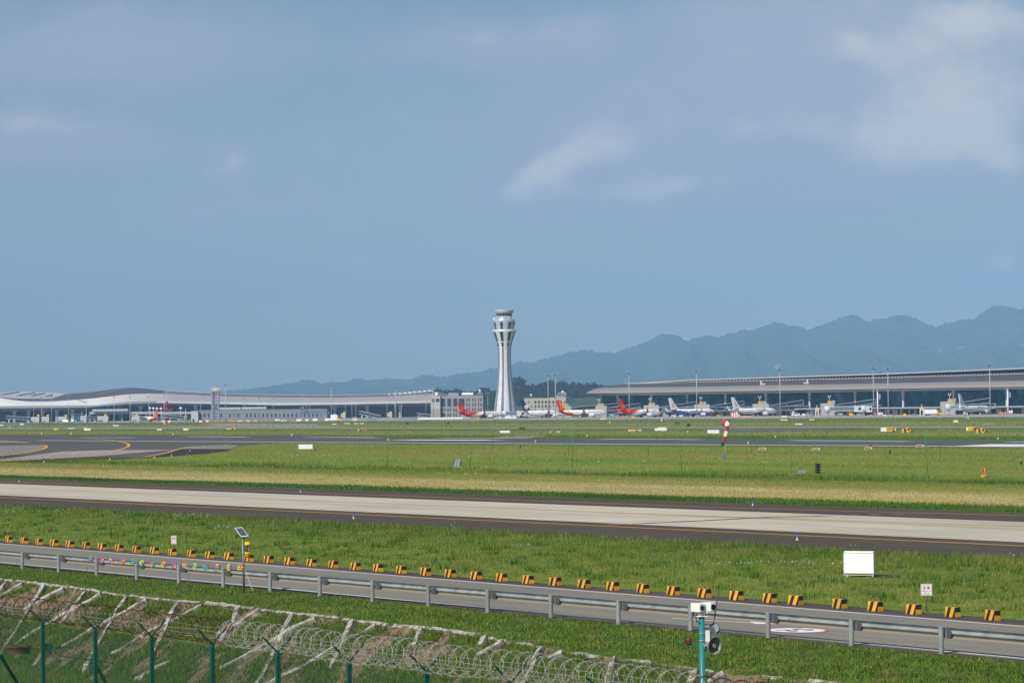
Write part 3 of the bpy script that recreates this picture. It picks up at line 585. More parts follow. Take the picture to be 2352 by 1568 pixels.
# guardrail
def rail_mat():                                              # zinc with dust settled on the lower flange
    m, nt, b = newmat('rail_zinc'); tc = nd(nt, 'ShaderNodeTexCoord'); g = nd(nt, 'ShaderNodeNewGeometry'); sp = nd(nt, 'ShaderNodeSeparateXYZ'); nt.links.new(g.outputs['Position'], sp.inputs[0])
    n = nd(nt, 'ShaderNodeTexNoise', Scale=1.6, Detail=8, Roughness=0.7); nt.links.new(tc.outputs['Object'], n.inputs['Vector'])
    c = ramp(nt, n.outputs[0], [(0.3, lin((112, 118, 120))), (0.55, lin((150, 156, 158))), (0.75, lin((164, 166, 164)))]).outputs[0]
    f = ramp(nt, math_(nt, 'ADD', sp.outputs[2], math_(nt, 'MULTIPLY', math_(nt, 'SUBTRACT', n.outputs[0], 0.5), 0.05)), [(0.50, (1, 1, 1)), (0.53, (0, 0, 0))]).outputs[0]
    nt.links.new(mixc(nt, f, c, lin((142, 133, 120))), b.inputs['Base Color']); b.inputs['Roughness'].default_value = 0.55; b.inputs['Metallic'].default_value = 0.15; return m
pT = lambda i: S(-125.8 + 4.0 * i, 55.55 + 0.055 * i)
rail = thing('guardrail', 'long grey steel guardrail on round posts along the near road edge', 'guardrail', pT(6)); ro = Vector(rail.location)
prof = [(0.0, 0.755), (0.012, 0.75), (0.080, 0.695), (0.083, 0.655), (0.012, 0.612), (0.0, 0.603), (0.0, 0.585), (0.012, 0.575), (0.080, 0.52), (0.083, 0.485), (0.012, 0.45), (0.0, 0.445)]
prof2 = [(a - 0.006, b) for a, b in reversed(prof)]
a0, a1 = pT(-8) + EN * 0.30, pT(19) + EN * 0.30
mb = MB(); mb.loft([[a + EN * p + Vector((0, 0, q)) - ro for p, q in prof + prof2] for a in (a0, a1)], smooth=False, caps=True); mb.build('beam', rail_mat(), rail)
for i in range(-6, 18):
    p = pT(i) - ro; mb = MB(); mb.lathe([(0.078, -0.05), (0.078, 0.765)], 14, (p.x, p.y)); mb.lathe([(0.078, 0.765), (0.085, 0.768), (0.085, 0.782), (0.06, 0.79), (0.001, 0.79)], 14, (p.x, p.y)); mb.build('post', STEEL, rail)
    c = p + EN * 0.19 + EE * 0.06; mb = MB(); mb.box((c.x, c.y, 0.59), (0.14, 0.16, 0.24), math.atan2(EE.y, EE.x)); mb.build('spacer_block', STEEL_D, rail)
# striped kerb blocks
def stripe_mat():
    m, nt, b = newmat('striped_paint'); tc = nd(nt, 'ShaderNodeTexCoord'); sp = nd(nt, 'ShaderNodeSeparateXYZ'); nt.links.new(tc.outputs['Object'], sp.inputs[0])
    n = nd(nt, 'ShaderNodeTexNoise', Scale=14, Detail=6, Roughness=0.7); nt.links.new(tc.outputs['Object'], n.inputs['Vector'])
    oi = nd(nt, 'ShaderNodeObjectInfo')
    y_ = ramp(nt, n.outputs[0], [(0.3, lin((176, 122, 30))), (0.5, lin((228, 166, 44))), (0.75, lin((236, 180, 66)))]).outputs[0]
    chip = nd(nt, 'ShaderNodeTexNoise', Scale=9, Detail=8, Roughness=0.75); chip.noise_dimensions = '4D'; nt.links.new(tc.outputs['Object'], chip.inputs['Vector']); nt.links.new(math_(nt, 'MULTIPLY', oi.outputs['Random'], 40.0), chip.inputs['W'])
    y_ = mixc(nt, 1, y_, ramp(nt, oi.outputs['Random'], [(0, (0.8, 0.82, 0.86)), (1, (1.05, 1.05, 1.05))]).outputs[0], 'MULTIPLY')
    # front face: slanting bars; end faces: black over yellow
    u = math_(nt, 'SUBTRACT', sp.outputs[0], math_(nt, 'MULTIPLY', math_(nt, 'SUBTRACT', sp.outputs[2], 0.17), 0.33))
    f1 = math_(nt, 'MULTIPLY', math_(nt, 'GREATER_THAN', u, -0.16), math_(nt, 'LESS_THAN', u, 0.0)); f2 = math_(nt, 'GREATER_THAN', u, 0.175)
    front = math_(nt, 'MAXIMUM', f1, f2)
    g = nd(nt, 'ShaderNodeNewGeometry'); ends = math_(nt, 'GREATER_THAN', sp.outputs[2], 0.17)
    vt = nt.nodes.new('ShaderNodeVectorTransform'); vt.vector_type = 'NORMAL'; vt.convert_from = 'WORLD'; vt.convert_to = 'OBJECT'; nt.links.new(g.outputs['True Normal'], vt.inputs[0])
    s2 = nd(nt, 'ShaderNodeSeparateXYZ'); nt.links.new(vt.outputs[0], s2.inputs[0]); isend = math_(nt, 'GREATER_THAN', math_(nt, 'ABSOLUTE', s2.outputs[0]), 0.7)
    k = math_(nt, 'ADD', math_(nt, 'MULTIPLY', isend, ends), math_(nt, 'MULTIPLY', math_(nt, 'SUBTRACT', 1.0, isend), front))
    cw = math_(nt, 'GREATER_THAN', chip.outputs[0], 0.64)
    nt.links.new(mixc(nt, math_(nt, 'MULTIPLY', cw, 0.8), mixc(nt, k, y_, lin((34, 31, 32))), lin((128, 118, 100))), b.inputs['Base Color']); b.inputs['Roughness'].default_value = 0.6; return m
SM = stripe_mat()
mb = MB(); mb.hexa([(-.275, -.14, 0), (.275, -.14, 0), (.275, .14, 0), (-.275, .14, 0), (-.265, -.11, .34), (.265, -.11, .34), (.265, .11, .34), (-.265, .11, .34)])
blk = mb.build('kerb_block', SM)
bv = blk.modifiers.new('b', 'BEVEL'); bv.width = 0.012; bv.segments = 2
bx_ = [21, 56, 90, 125, 161, 198, 235, 274, 314, 355, 396, 440, 482, 526, 572, 618, 665, 716, 766, 817, 869, 922, 978, 1035, 1094, 1153, 1214, 1276, 1342, 1408, 1477, 1547, 1618, 1692, 1768, 1828, 1929, 2011, 2099, 2189, 2280]
spec = {11: ' between the two before the small sign', 14: ' just right of the solar lamp post', 35: ' chipped and slightly skewed', 37: ' partly hidden by weeds at its side', 21: ' with weeds growing up its side', 19: ' with weeds at its foot'}
rz0 = math.atan2(EE.y, EE.x)
for i, px in enumerate(bx_):
    o = blk if i == 0 else blk.copy()
    if i: COL.objects.link(o)
    o.location = T(px, 66.35 + random.uniform(-.05, .05), 0.012); o.rotation_euler = (random.uniform(-.03, .03), random.uniform(-.03, .03), rz0 + random.uniform(-0.08, 0.08) + (0.16 if i == 35 else 0))
    if i < 20: pl = ORD[i + 1] + ' from the left end of the row'
    else:
        k = len(bx_) - i; pl = (ORD[k] if k <= 20 else 'middle one, %s' % ORD[k - 20]) + ' from the right end of the row'
        if k == 21: pl = 'in the very middle of the row'
    tag(o, 'yellow and black striped kerb block, ' + pl, 'kerb block', 'striped blocks along the far edge of the road')
# paint on the near road
c0 = T(1830, 58.75, 0.024)
def disc(name, a, b_, mat, z, r_in=0.0):
    pts = [c0 + EE * (a * math.cos(q)) + EN * (b_ * math.sin(q)) for q in [2 * math.pi * i / 40 for i in range(40)]]
    m = MB(); m.add([p + Vector((0, 0, z)) for p in pts], [tuple(range(40))]); o = m.build(name, mat)
    if o.data.polygons[0].normal.z < 0: o.data.flip_normals()
    return struct(o)
disc('speed_marking', 1.15, 0.95, P_RED, 0.004); disc('speed_marking', 1.0, 0.83, P_WHT, 0.008)
mb = MB(); textmb(mb, '35', 1.25, frame(c0 + Vector((0, 0, 0.013)), EN, -EE)); o = mb.build('speed_numeral', P_BLK); struct(o)
gline('lane_arrow', [(1543, 1420.5), (1640, 1426.5), (1720, 1431), (1760, 1434)], 0.14, 0.028, P_WHT)
gpoly('lane_arrow_head', [(1720, 1427), (1762, 1431.5), (1788, 1434), (1735, 1434)], 0.029, P_WHT)
# pinwheels strung on a wire between thin stakes
PWX = [209.5, 233, 256.5, 280.5, 305, 326, 350, 375, 400, 425, 447, 473, 499, 526.5, 552]; PWY = [1283.4, 1286, 1287, 1289, 1291, 1292.5, 1294.5, 1295.6, 1297.5, 1298.6, 1299.8, 1300.8, 1302, 1302.6, 1303]
pal = [(216, 36, 40), (20, 96, 206), (30, 206, 84), (246, 190, 40)]; PM = [pm('pinwheel_' + 'red blue green yellow'.split()[i], c, rough=0.3, var=0.05) for i, c in enumerate(pal)]
names = 'red blue green yellow'.split(); t_w = 54.05; wire = []
for i, (px, py) in enumerate(zip(PWX, PWY)):
    p = T(px, t_w); Yd = p.y; p = D(px, py, Yd); wire.append(p)
    order = [random.randrange(4) for _ in range(5)]
    for q in range(1, 5):
        while order[q] == order[q - 1] or (q == 4 and order[4] == order[0]): order[q] = random.randrange(4)
    pw = thing('pinwheel', 'x', 'pinwheel', p, math.atan2(-EN.x, EN.y) * 0.35, 'pinwheels strung before the guardrail')
    a0_ = random.uniform(0, 6.28)
    for q in range(5):
        m = MB(); ang = a0_ + q * 2 * math.pi / 5; A = Matrix.Rotation(ang, 3, 'Y')
        arc = [A @ Vector((0.060 + 0.052 * math.cos(e), 0.0, 0.052 * math.sin(e))) for e in np.linspace(-2.6, 2.2, 9)]
        m.tube(arc, 0.026, 6); m.build('sail', PM[order[q]], pw)
    m = MB(); m.ball((0, -0.025, 0), 0.018, 8, 5); m.build('hub', WHITE, pw)
    tops = names[order[0]]
    pw['label'] = ('small five-sailed plastic pinwheel, leftmost of the string, above the thin stake' if i == 0 else 'small five-sailed plastic pinwheel, last of the string, half behind the solar lamp post' if i == 14 else
                   'small multicoloured plastic pinwheel, %s from the left on its string' % ORD[i + 1])
mb = MB(); mb.tube([wire[0] - EE * 0.3] + wire + [wire[-1] + EE * 0.25], 0.004, 4); wo = mb.build('pinwheel_line', pm('wire', (120, 122, 120), var=0.05)); tag(wo, 'thin line carrying the colourful pinwheels between stakes', 'wire')
for i, (a, b_, tp, lb) in enumerate(((200.75, 1329.6, 1282, 'left of all the pinwheels'), (309, 1343, 1290, 'beside the second guardrail post with pinwheels'), (433, 1354.6, 1298, 'under the middle of the pinwheel line'))):
    p = G(a, b_); m = MB(); m.cyl((0, 0, 0), (0, 0, zat(a, tp, p.y)), 0.014, 0.012, 8); o = m.build('stake', STEEL_D, loc=p); tag(o, 'thin grey steel stake in the grass bank, ' + lb, 'stake', 'stakes holding the pinwheel line')
# solar insect lamp
p = G(560.5, 1360.9); sk = 118.6 / FPX
pole = thing('solar_lamp_post', 'tall grey post with a tilted solar panel on top, in the grass bank', 'lamp post', p)
m = MB(); m.cyl((0, 0, 0), (-0.03, 0, 2.26), 0.045, 0.042, 12); m.build('post', STEEL_D, pole)
cs = [D(x_, y_, p.y + dy) - p for x_, y_, dy in ((538.7, 1211.3, 0.30), (556.7, 1210.3, 0.30), (571.2, 1230.3, -0.15), (553.7, 1232, -0.15))]
m = MB(); nn = (cs[1] - cs[0]).cross(cs[3] - cs[0]).normalized(); nn = nn if nn.z < 0 else -nn
m.prism(cs, nn * 0.035); pan = m.build('solar_panel_frame', pm('aluminium', (224, 226, 228), rough=0.35, metal=0.2, var=0.03), pole)
def solar_mat():
    m, nt, b = newmat('solar_cells'); tc = nd(nt, 'ShaderNodeTexCoord'); br = nd(nt, 'ShaderNodeTexBrick'); br.offset = 0; nt.links.new(tc.outputs['Generated'], br.inputs[0])
    br.inputs['Scale'].default_value = 1; br.inputs['Brick Width'].default_value = 0.25; br.inputs['Row Height'].default_value = 0.12; br.inputs['Mortar Size'].default_value = 0.012
    br.inputs['Color1'].default_value = (*lin((42, 44, 62)), 1); br.inputs['Color2'].default_value = (*lin((48, 50, 70)), 1); br.inputs['Mortar'].default_value = (*lin((120, 122, 132)), 1)
    nt.links.new(br.outputs[0], b.inputs['Base Color']); b.inputs['Roughness'].default_value = 0.15; return m
cc_ = sum(cs, Vector()) / 4; inn = [c + (cc_ - c) * 0.13 - nn * 0.006 for c in cs]
m = MB(); m.prism(inn, nn * 0.008); SOLAR = solar_mat(); m.build('solar_cells', SOLAR, pan)
lamp = thing('insect_lamp', 'yellow hanging lantern with a clear cage and bucket, fixed to the solar lamp post', 'insect lamp', D(568.5, 1279.5, p.y + 0.1)); LZ = lambda zy: (1279.5 - (1177.1 + zy / 4)) * sk
lb_ = lambda z0: z0
m = MB(); m.lathe([(0.001, LZ(265)), (0.12, LZ(265)), (0.125, LZ(283)), (0.14, LZ(286)), (0.14, LZ(296)), (0.001, LZ(296))], 16); m.build('cap', YELLOW, lamp)
m = MB()
for q in range(6): m.cyl((0.115 * math.cos(q * 1.047), 0.115 * math.sin(q * 1.047), LZ(296)), (0.115 * math.cos(q * 1.047), 0.115 * math.sin(q * 1.047), LZ(362)), 0.006, n=5)
m.cyl((0, 0, LZ(296)), (0, 0, LZ(355)), 0.018, n=8); m.cyl((-.06, 0, LZ(340)), (-.06, 0, LZ(362)), 0.01, n=6); m.cyl((0.05, -.02, LZ(296)), (0.05, -.02, LZ(362)), 0.012, n=6, mi=1)
m.build('cage', [pm('dark_glass', (70, 80, 62), rough=0.3), WHITE], lamp)
m = MB(); m.lathe([(0.001, LZ(362)), (0.145, LZ(362)), (0.145, LZ(378)), (0.125, LZ(380)), (0.12, LZ(384)), (0.105, LZ(409)), (0.001, LZ(409))], 16); m.build('bucket', YELLOW, lamp)
m = MB(); m.bar(D(556.5, 1246.5, p.y + .02) - lamp.location, (0, 0, LZ(268)), 0.02); m.bar(D(557, 1270, p.y + .02) - lamp.location, (-0.1, 0, LZ(364)), 0.02); m.build('bracket', STEEL_D, lamp)
m = MB(); m.tube([D(562, 1308, p.y), D(570, 1328, p.y), D(581, 1356, p.y)], 0.008, 5); o = m.build('stay_wire', WHITE); tag(o, 'thin white stay cord from the solar lamp post down to the grass', 'cord')
# warning signs
RED_S = pm('sign_red', (190, 70, 84), rough=0.6, var=0.05); SIGNW = pm('sign_white', (206, 212, 212), rough=0.5, var=0.04); INK = pm('sign_ink', (60, 52, 64), rough=0.6, var=0.05)
def ring(mb, M, cx_, cy_, rx, ry, w_, mi):
    k = 24; o_ = len(mb.v); mb.add([M @ Vector((cx_ + (rx - d) * math.cos(2 * math.pi * i / k), cy_ + (ry - d) * math.sin(2 * math.pi * i / k), 0)) for d in (0, w_) for i in range(k)], [(i, (i + 1) % k, k + (i + 1) % k, k + i) for i in range(k)], mi)
def line2(mb, M, a, b_, w_, mi):
    a, b_ = Vector((*a, 0)), Vector((*b_, 0)); d = (b_ - a).normalized(); q = Vector((-d.y, d.x, 0)) * w_ / 2
    mb.quad(*[M @ v for v in (a + q, a - q, b_ - q, b_ + q)], mi)
def warn_sign(px, top, bottom, basey, wpx, label):
    p = G(px, basey); k = p.y / FPX; h = (bottom - top) * k; w_ = wpx * k; z1 = zat(px, bottom, p.y); rz = -0.12
    t = thing('warning_sign', label, 'sign', p, rz, 'white warning signs on posts')
    m = MB(); m.cyl((0, 0.02, -0.05), (0, 0.02, z1 + h * 0.5), 0.022, n=8); m.build('post', pm('sign_post', (92, 84, 80), var=0.1), t)
    m = MB(); m.box((0, 0, z1 + h / 2), (w_, 0.015, h)); b = m.build('board', SIGNW, t)
    m = MB(); M = frame((0, -0.011, z1 + h / 2), (1, 0, 0), (0, 0, 1)); f = 0.9
    for a, c in (((-.44, .44), (.44, .44)), ((.44, .44), (.44, -.44)), ((.44, -.44), (-.44, -.44)), ((-.44, -.44), (-.44, .44))): line2(m, M, (a[0] * w_, a[1] * h), (c[0] * w_, c[1] * h), 0.012 * f, 0)
    for cx_ in (-.18, .18): ring(m, M, cx_ * w_, .19 * h, .115 * w_, .18 * h, 0.014, 0)
    line2(m, M, (-.25 * w_, .31 * h), (-.11 * w_, .07 * h), 0.012, 0)
    M2 = M @ Matrix.Translation((0, 0, 0.002))
    for a, c in (((-.19, .24), (-.17, .16)), ((-.17, .16), (-.21, .07)), ((-.17, .16), (-.14, .07)), ((-.19, .22), (-.13, .18))): line2(m, M2, (a[0] * w_, a[1] * h), (c[0] * w_, c[1] * h), 0.014, 1)
    for yy, ww in ((.12, .16), (.17, .14), (.22, .10)): line2(m, M2, ((.18 - ww / 2) * w_, yy * h), ((.18 + ww / 2) * w_, yy * h), 0.016, 1)
    textmb(m, '未经塔台允许', 0.128 * w_, M @ Matrix.Translation((0, -.13 * h, 0.001)), 0); textmb(m, '严禁入内', 0.128 * w_, M @ Matrix.Translation((0, -.33 * h, 0.001)), 0)
    m.build('symbols', [RED_S, INK], b)
warn_sign(2128.5, 1340, 1366.6, 1403, 25.5, 'white board with red prohibition rings on a post near the right end of the blocks')
warn_sign(399.5, 1229.4, 1248.6, 1272, 12.6, 'small white board with red prohibition rings behind the left part of the block row')
# white sign box seen from its blank back
p = G(1975, 1324.6); k = p.y / FPX; bb = thing('sign_box', 'large blank white sign box on short legs in the field at right', 'sign box', p, -0.42)
W_, H_ = 64 * k / 0.91, 50.5 * k
m = MB(); m.box((0, 0, 0.16 + H_ / 2), (W_, 0.30, H_)); bx = m.build('case', WHITE, bb); q = bx.modifiers.new('b', 'BEVEL'); q.width = 0.012; q.segments = 2
m = MB(); m.bar((-W_ / 2 - .005, -.158, 0.10), (-W_ / 2 - .005, -.158, .1 + H_), 0.02); m.bar((W_ / 2 + .005, -.158, 0.10), (W_ / 2 + .005, -.158, .1 + H_), 0.02); m.bar((-W_ / 2, -.158, .11 + H_), (W_ / 2, -.158, .11 + H_), 0.02); m.bar((-W_ / 2, -.158, .095), (W_ / 2, -.158, .095), .02); m.build('trim', pm('trim_white', (206, 200, 196), var=0.08), bb)
for sx in (-1, 1):
    m = MB(); m.cyl((sx * (W_ / 2 - 0.09), 0, -0.05), (sx * (W_ / 2 - 0.09), 0, 0.10), 0.035, n=10); m.box((sx * (W_ / 2 - 0.09), 0, 0.0), (0.14, 0.14, 0.03)); m.build('leg', WHITE, bb)
gpoly('sign_pad', [(2010, 1319), (2068, 1318), (2066, 1326), (2000, 1327)], 0.02, A_DARK)
# taxiway edge lights
def taxi_light():
    t = thing('taxiway_light', 'x', 'taxiway light')
    m = MB(); m.lathe([(0.11, 0.0), (0.11, 0.015), (0.05, 0.02), (0.035, 0.10), (0.035, 0.16)], 10); m.build('base', pm('cream_paint', (222, 196, 160), var=0.08), t)
    m = MB(); m.lathe([(0.04, 0.16), (0.042, 0.34)], 10); m.build('stem', pm('light_blue_paint', (84, 140, 190), var=0.06), t)
    m = MB(); m.lathe([(0.05, 0.34), (0.085, 0.345), (0.085, 0.37), (0.06, 0.375), (0.055, 0.42), (0.001, 0.44)], 10); m.build('lens', pm('blue_lens', (40, 72, 190), rough=0.15, var=0.02), t); return t
TL = taxi_light(); first = True
LIGHTS = [(812, 1191, 'on the near shoulder, above the middle of the block row'), (1831, 1240, 'on the near shoulder, left of the white sign box'), (690, 1130, 'on the far shoulder, left half of the taxiway'), (1729, 1161, 'on the far shoulder, under the windsock'), (44, 1106, 'on the far shoulder, at the left edge')]
for x_, y_, l in [(101, 1061.5, 'at the near edge of the exit, leftmost'), (252.5, 1055.8, 'at the near edge of the exit, below its red stripe'), (354.5, 1051, 'where the yellow exit line ends'), (394, 1047.5, 'on the black corner beside the yellow line'), (436.7, 1036.5, 'on the corner under the grey concrete patch'), (469, 1026.5, 'on the grey concrete patch, left one'), (519.5, 1023.5, 'on the grey concrete patch, right one'), (31, 1039, 'on the grey island, front'), (38.6, 1025.5, 'on the grey island, rear left'), (69, 1027.3, 'on the grey island, rear right')]: LIGHTS.append((x_, y_, l))
for x_, y_, l in LIGHTS:
    q = G(x_, y_); sc_ = 1.0 if q.y < 340 else 1.5
    if first: TL.location = q; o = TL; first = False
    else: o = dup(TL, q, scale=(sc_,) * 3)
    tag(o, 'small blue topped taxiway light ' + l, None, 'blue taxiway edge lights')
# ---------------------------------------------------------------- security fence, razor wire, camera pole
def fP(i): Z = 73.0 * (1 - 0.0346 * i); px = (98 + 112.8 * i) / (1 - 0.0346 * i); p = D(px, 1420, Z); return Vector((p.x, p.y, 0))
F0 = fP(0); FD = (fP(7) - fP(0)) / 7.0; FU = FD.normalized(); FN = Vector((-FU.y, FU.x, 0)); FN = FN if FN.dot(EN) > 0 else -FN
ZB, ZT = -1.1, 2.08
fen = thing('mesh_fence', 'dark green wire mesh security fence with Y-shaped arms across the lower left', 'fence', F0)
for i in range(-2, 10):
    c = FD * i; m = MB(); m.box((c.x, c.y, (ZB + ZT - 0.02) / 2), (0.085, 0.085, ZT - 0.02 - ZB), math.atan2(FU.y, FU.x)); po = m.build('post', GREEN_D, fen)
    m = MB(); m.box((c.x, c.y, ZT + 0.02), (0.10, 0.10, 0.10), math.atan2(FU.y, FU.x), top=(0.55, 0.55)); m.build('cap', GREEN_D, po)
    for sg in (-1, 1):
        m = MB(); m.bar(c + Vector((0, 0, ZT + 0.05)), c + FN * (0.36 * sg) + Vector((0, 0, ZT + 0.40)), 0.022, 0.035); m.build('arm', GREEN_D, po)
MESHM = pm('mesh_green', (34, 78, 64), rough=0.5, var=0.05)
for i in range(-2, 9):
    m = MB(); a = FD * i + FU * 0.06; L = FD.length - 0.12; ztop = ZT - 0.02
    def thin(p0, p1, r):
        d = (p1 - p0).normalized(); s1 = FN * r; s2 = d.cross(FN) * r
        o_ = [p0 + s1, p0 - s1 * .5 + s2 * .87, p0 - s1 * .5 - s2 * .87, p1 + s1, p1 - s1 * .5 + s2 * .87, p1 - s1 * .5 - s2 * .87]
        m.add(o_, [(0, 1, 4, 3), (1, 2, 5, 4), (2, 0, 3, 5)])
    nv = int(L / 0.024)
    for k in range(nv + 1): q = a + FU * (L * k / nv); thin(q + Vector((0, 0, ZB)), q + Vector((0, 0, ztop)), 0.0019)
    z = ztop - 0.02; row = 0
    while z > ZB:
        fold = row % 8 == 1
        for dz in ((0, 0.05) if fold else (0,)): thin(a + FN * (-0.02 if fold else 0) + Vector((0, 0, z - dz)), a + FU * L + FN * (-0.02 if fold else 0) + Vector((0, 0, z - dz)), 0.0024)
        z -= 0.075; row += 1
    m.build('mesh_panel', MESHM, fen)
for px_, py_, dx, dy, i in ((0, 1503, 40, 66, 0), (222, 1529, 20, 36, 1)):
    a = D(px_, py_, (F0 + FD * i).y + 0.3); b_ = D(px_ + dx * 2, py_ + dy * 2, (F0 + FD * i).y + 1.2); m = MB(); m.bar(a - F0, b_ - F0, 0.06); m.build('brace', GREEN_D, fen)
# barbed strands
BW = pm('barbed_wire', (150, 148, 142), rough=0.6, metal=0.1, var=0.2)
def barbed(pts, r, step, bl, mb):
    mb.tube(pts, r, 4)
    acc = 0.0
    for a, b_ in zip(pts[:-1], pts[1:]):
        L = (b_ - a).length; d = (b_ - a).normalized(); u = d.orthogonal().normalized()
        while acc < L:
            c = a + d * acc; th = random.uniform(0, 3.14); q = (u * math.cos(th) + d.cross(u) * math.sin(th)) * bl + d * random.uniform(-.01, .01)
            sd = d * 0.006; mb.add([c - q, c + sd, c + q, c - sd], [(0, 1, 2, 3)]); acc += step
        acc -= L
st_lab = [(-0.34, 0.385, 'along the tips of the near arms'), (-0.17, 0.215, 'half way up the near arms'), (0.0, 0.06, 'along the top of the posts'), (0.34, 0.385, 'along the tips of the far arms'), (0.17, 0.215, 'half way up the far arms')]
for n_, (off, dz, l) in enumerate(st_lab):
    m = MB(); pts = []
    for i in range(-2, 11):
        for f in (0, 0.25, 0.5, 0.75):
            sag = -0.03 * math.sin(math.pi * f) * random.uniform(0.3, 1.4)
            pts.append(FD * (i + f) + FN * off + Vector((0, 0, ZT + dz + sag)))
    barbed(pts, 0.0042, 0.14, 0.022, m); o = m.build('barbed_wire', BW, loc=F0); tag(o, 'strand of barbed wire on the green fence ' + l, 'barbed wire', 'barbed wire strands on the fence')
# razor coils lying in the Y of the arms
def coil(i0, i1, pitch, rad, mat, label, droop=0.0, barb=0.031, cz=0.34):
    m = MB(); pts = []; u = i0 * FD.length; th = 0.0; cc = 0
    while u < i1 * FD.length:
        f = u / FD.length; g_ = MN.noise(Vector((u * 0.5, 7, i0))); r = rad * (1 + 0.10 * MN.noise(Vector((u * 2, 1, i0))))
        ce = FU * (u + 0.16 * math.sin(th * 0.5)) + FN * (0.02 + 0.05 * g_) + Vector((0, 0, ZT + cz - droop + 0.03 * g_))
        pts.append(ce + FN * (r * math.cos(th)) * 0.95 + Vector((0, 0, r * math.sin(th))) + FU * (0.10 * math.cos(th)))
        th += 2 * math.pi / 18; u += pitch / 18 * (1 + 0.5 * MN.noise(Vector((u * 1.2, 3, 3))))
    barbed(pts, 0.0046 if barb > .03 else .0062, 0.085, barb, m); o = m.build('razor_coil', mat, loc=F0); tag(o, label, 'razor wire', 'razor wire coils on the fence')
RUST = pm('rusty_wire', (66, 44, 34), rough=0.8, var=0.3, scale=20); GALV = pm('galvanised_ribbon', (160, 160, 156), rough=0.6, metal=0.1, var=0.12, scale=20)
coil(-2, 3.25, 0.26, 0.27, RUST, 'rusty brown razor coil on the left part of the fence', 0.0, 0.029)
coil(3.25, 8.95, 0.21, 0.29, GALV, 'bright galvanised razor coil on the middle part of the fence')
coil(8.95, 10.9, 0.25, 0.25, RUST, 'dark rusty razor coil around the foot of the teal camera pole', 0.0, 0.029)
# little cable box and cable on the fence, drain cover behind it
c = D(195, 1492, F0.y - 0.1); m = MB(); m.box((0, 0, 0), (0.20, 0.09, 0.17)); o = m.build('cable_box', GREEN_D, loc=D(104.5 + 78 / 4.0 * 0.35, 1484.5, F0.y + 0.06)); tag(o, 'small green cable box fixed behind the leftmost full fence post', 'cable box')
m = MB(); bz = F0.y
ca = [D(x_, y_, bz + dy) for x_, y_, dy in ((-10, 1479, .8), (30, 1482, .6), (62, 1486.5, .4), (108, 1492, 0), (116, 1500, 0), (122, 1507, 0), (127, 1500, 0), (129, 1496, 0), (133, 1504, -.2), (165, 1509, -.6), (215, 1515, -1.4), (260, 1522, -2.0))]
m.tube(ca, 0.010, 5); o = m.build('cable', BLACKP); tag(o, 'thin black cable slung along the wire mesh fence', 'cable')
q = T(43, 42.2, -2.35); m = MB(); m.lathe([(0.001, 0.16), (0.40, 0.16), (0.42, 0.14), (0.42, 0.10), (0.39, 0.09), (0.39, -0.1)], 24); o = m.build('drain_cover', pm('rusty_iron', (92, 62, 50), rough=0.85, var=0.2, scale=5)); o.location = D(43, 1482, 101.5); o.location.z = D(43, 1484, 101.5).z - 0.12; tag(o, 'round rusty drain cover on a collar behind the fence', 'drain cover')
# camera pole
Yp = 52.0; pz = lambda py: zat(1611, py, Yp); pb = D(1613.5, 1560, Yp); kp = Yp / FPX
TEAL = pm('teal_paint', (34, 118, 122), rough=0.35, var=0.08, scale=3)
pol = thing('camera_pole', 'teal steel pole rising from the bottom edge, carrying camera, horn and lamp', 'pole', (pb.x, pb.y, -1.1)); oz = Vector(pol.location)
top = D(1611.5, 1415.5, Yp)
m = MB(); m.cyl((0, 0, 0), top - oz, 0.052, 0.050, 20); m.build('tube', TEAL, pol)
xy = lambda py: D(1611.5 + (py - 1415) * 0.0125, py, Yp)
for py in (1453.5, 1470): c = xy(py) - oz; m = MB(); m.lathe([(0.054, c.z - .008), (0.056, c.z - .006), (0.056, c.z + .006), (0.054, c.z + .008)], 20, (c.x, c.y)); m.build('clamp_band', STEEL, pol)
m = MB(); a = xy(1477.5); m.bar(a - oz + Vector((-0.04, 0, 0)), D(1578.5, 1479, Yp - .05) - oz, 0.03, 0.02); m.build('beacon_arm', TEAL, pol)
m = MB(); m.cyl(D(1607, 1427, Yp - .04) - oz, D(1604, 1430, Yp - .06) - oz, 0.012, n=8); m.cyl(D(1617, 1482, Yp - .05) - oz, D(1621, 1493, Yp - .05) - oz, 0.014, n=8); m.build('cable_gland', TEAL, pol)
# twin camera on top
WCAM = pm('camera_white', (226, 226, 220), rough=0.35, var=0.03)
cm = thing('security_camera', 'white twin-housing surveillance camera on top of the teal pole', 'camera', top); ct = top
LC = lambda x_, y_, d=0: D(x_, y_, Yp + d) - ct
m = MB(); m.box((0, 0, 0.01), (0.20, 0.16, 0.012)); m.lathe([(0.062, 0.012), (0.058, 0.07), (0.058, 0.09)], 18); m.build('base', WCAM, cm)
m = MB(); m.box(LC(1616.5, 1395.5, .03), (0.13, 0.16, 0.19)); m.box(LC(1611, 1406), (0.15, .13, .05)); b1 = m.build('head', WCAM, cm)
A1 = Matrix.Rotation(-0.50, 3, 'Z'); A2 = Matrix.Rotation(0.62, 3, 'Z')
c1 = LC(1602.5, 1394.5, -.02); m = MB(); m.box(c1, (0.125, 0.25, 0.155), M=Matrix.Rotation(0.62, 3, 'Z')); h1 = m.build('housing', WCAM, cm)
for o_ in (b1, h1): q = o_.modifiers.new('b', 'BEVEL'); q.width = 0.012; q.segments = 2
f1 = A2 @ Vector((0, -0.126, 0)); m = MB(); m.cyl(c1 + f1 * 0.98, c1 + f1 * 1.04, 0.046, n=20); l1 = m.build('lens_ring', BLACKP, cm)
m = MB()
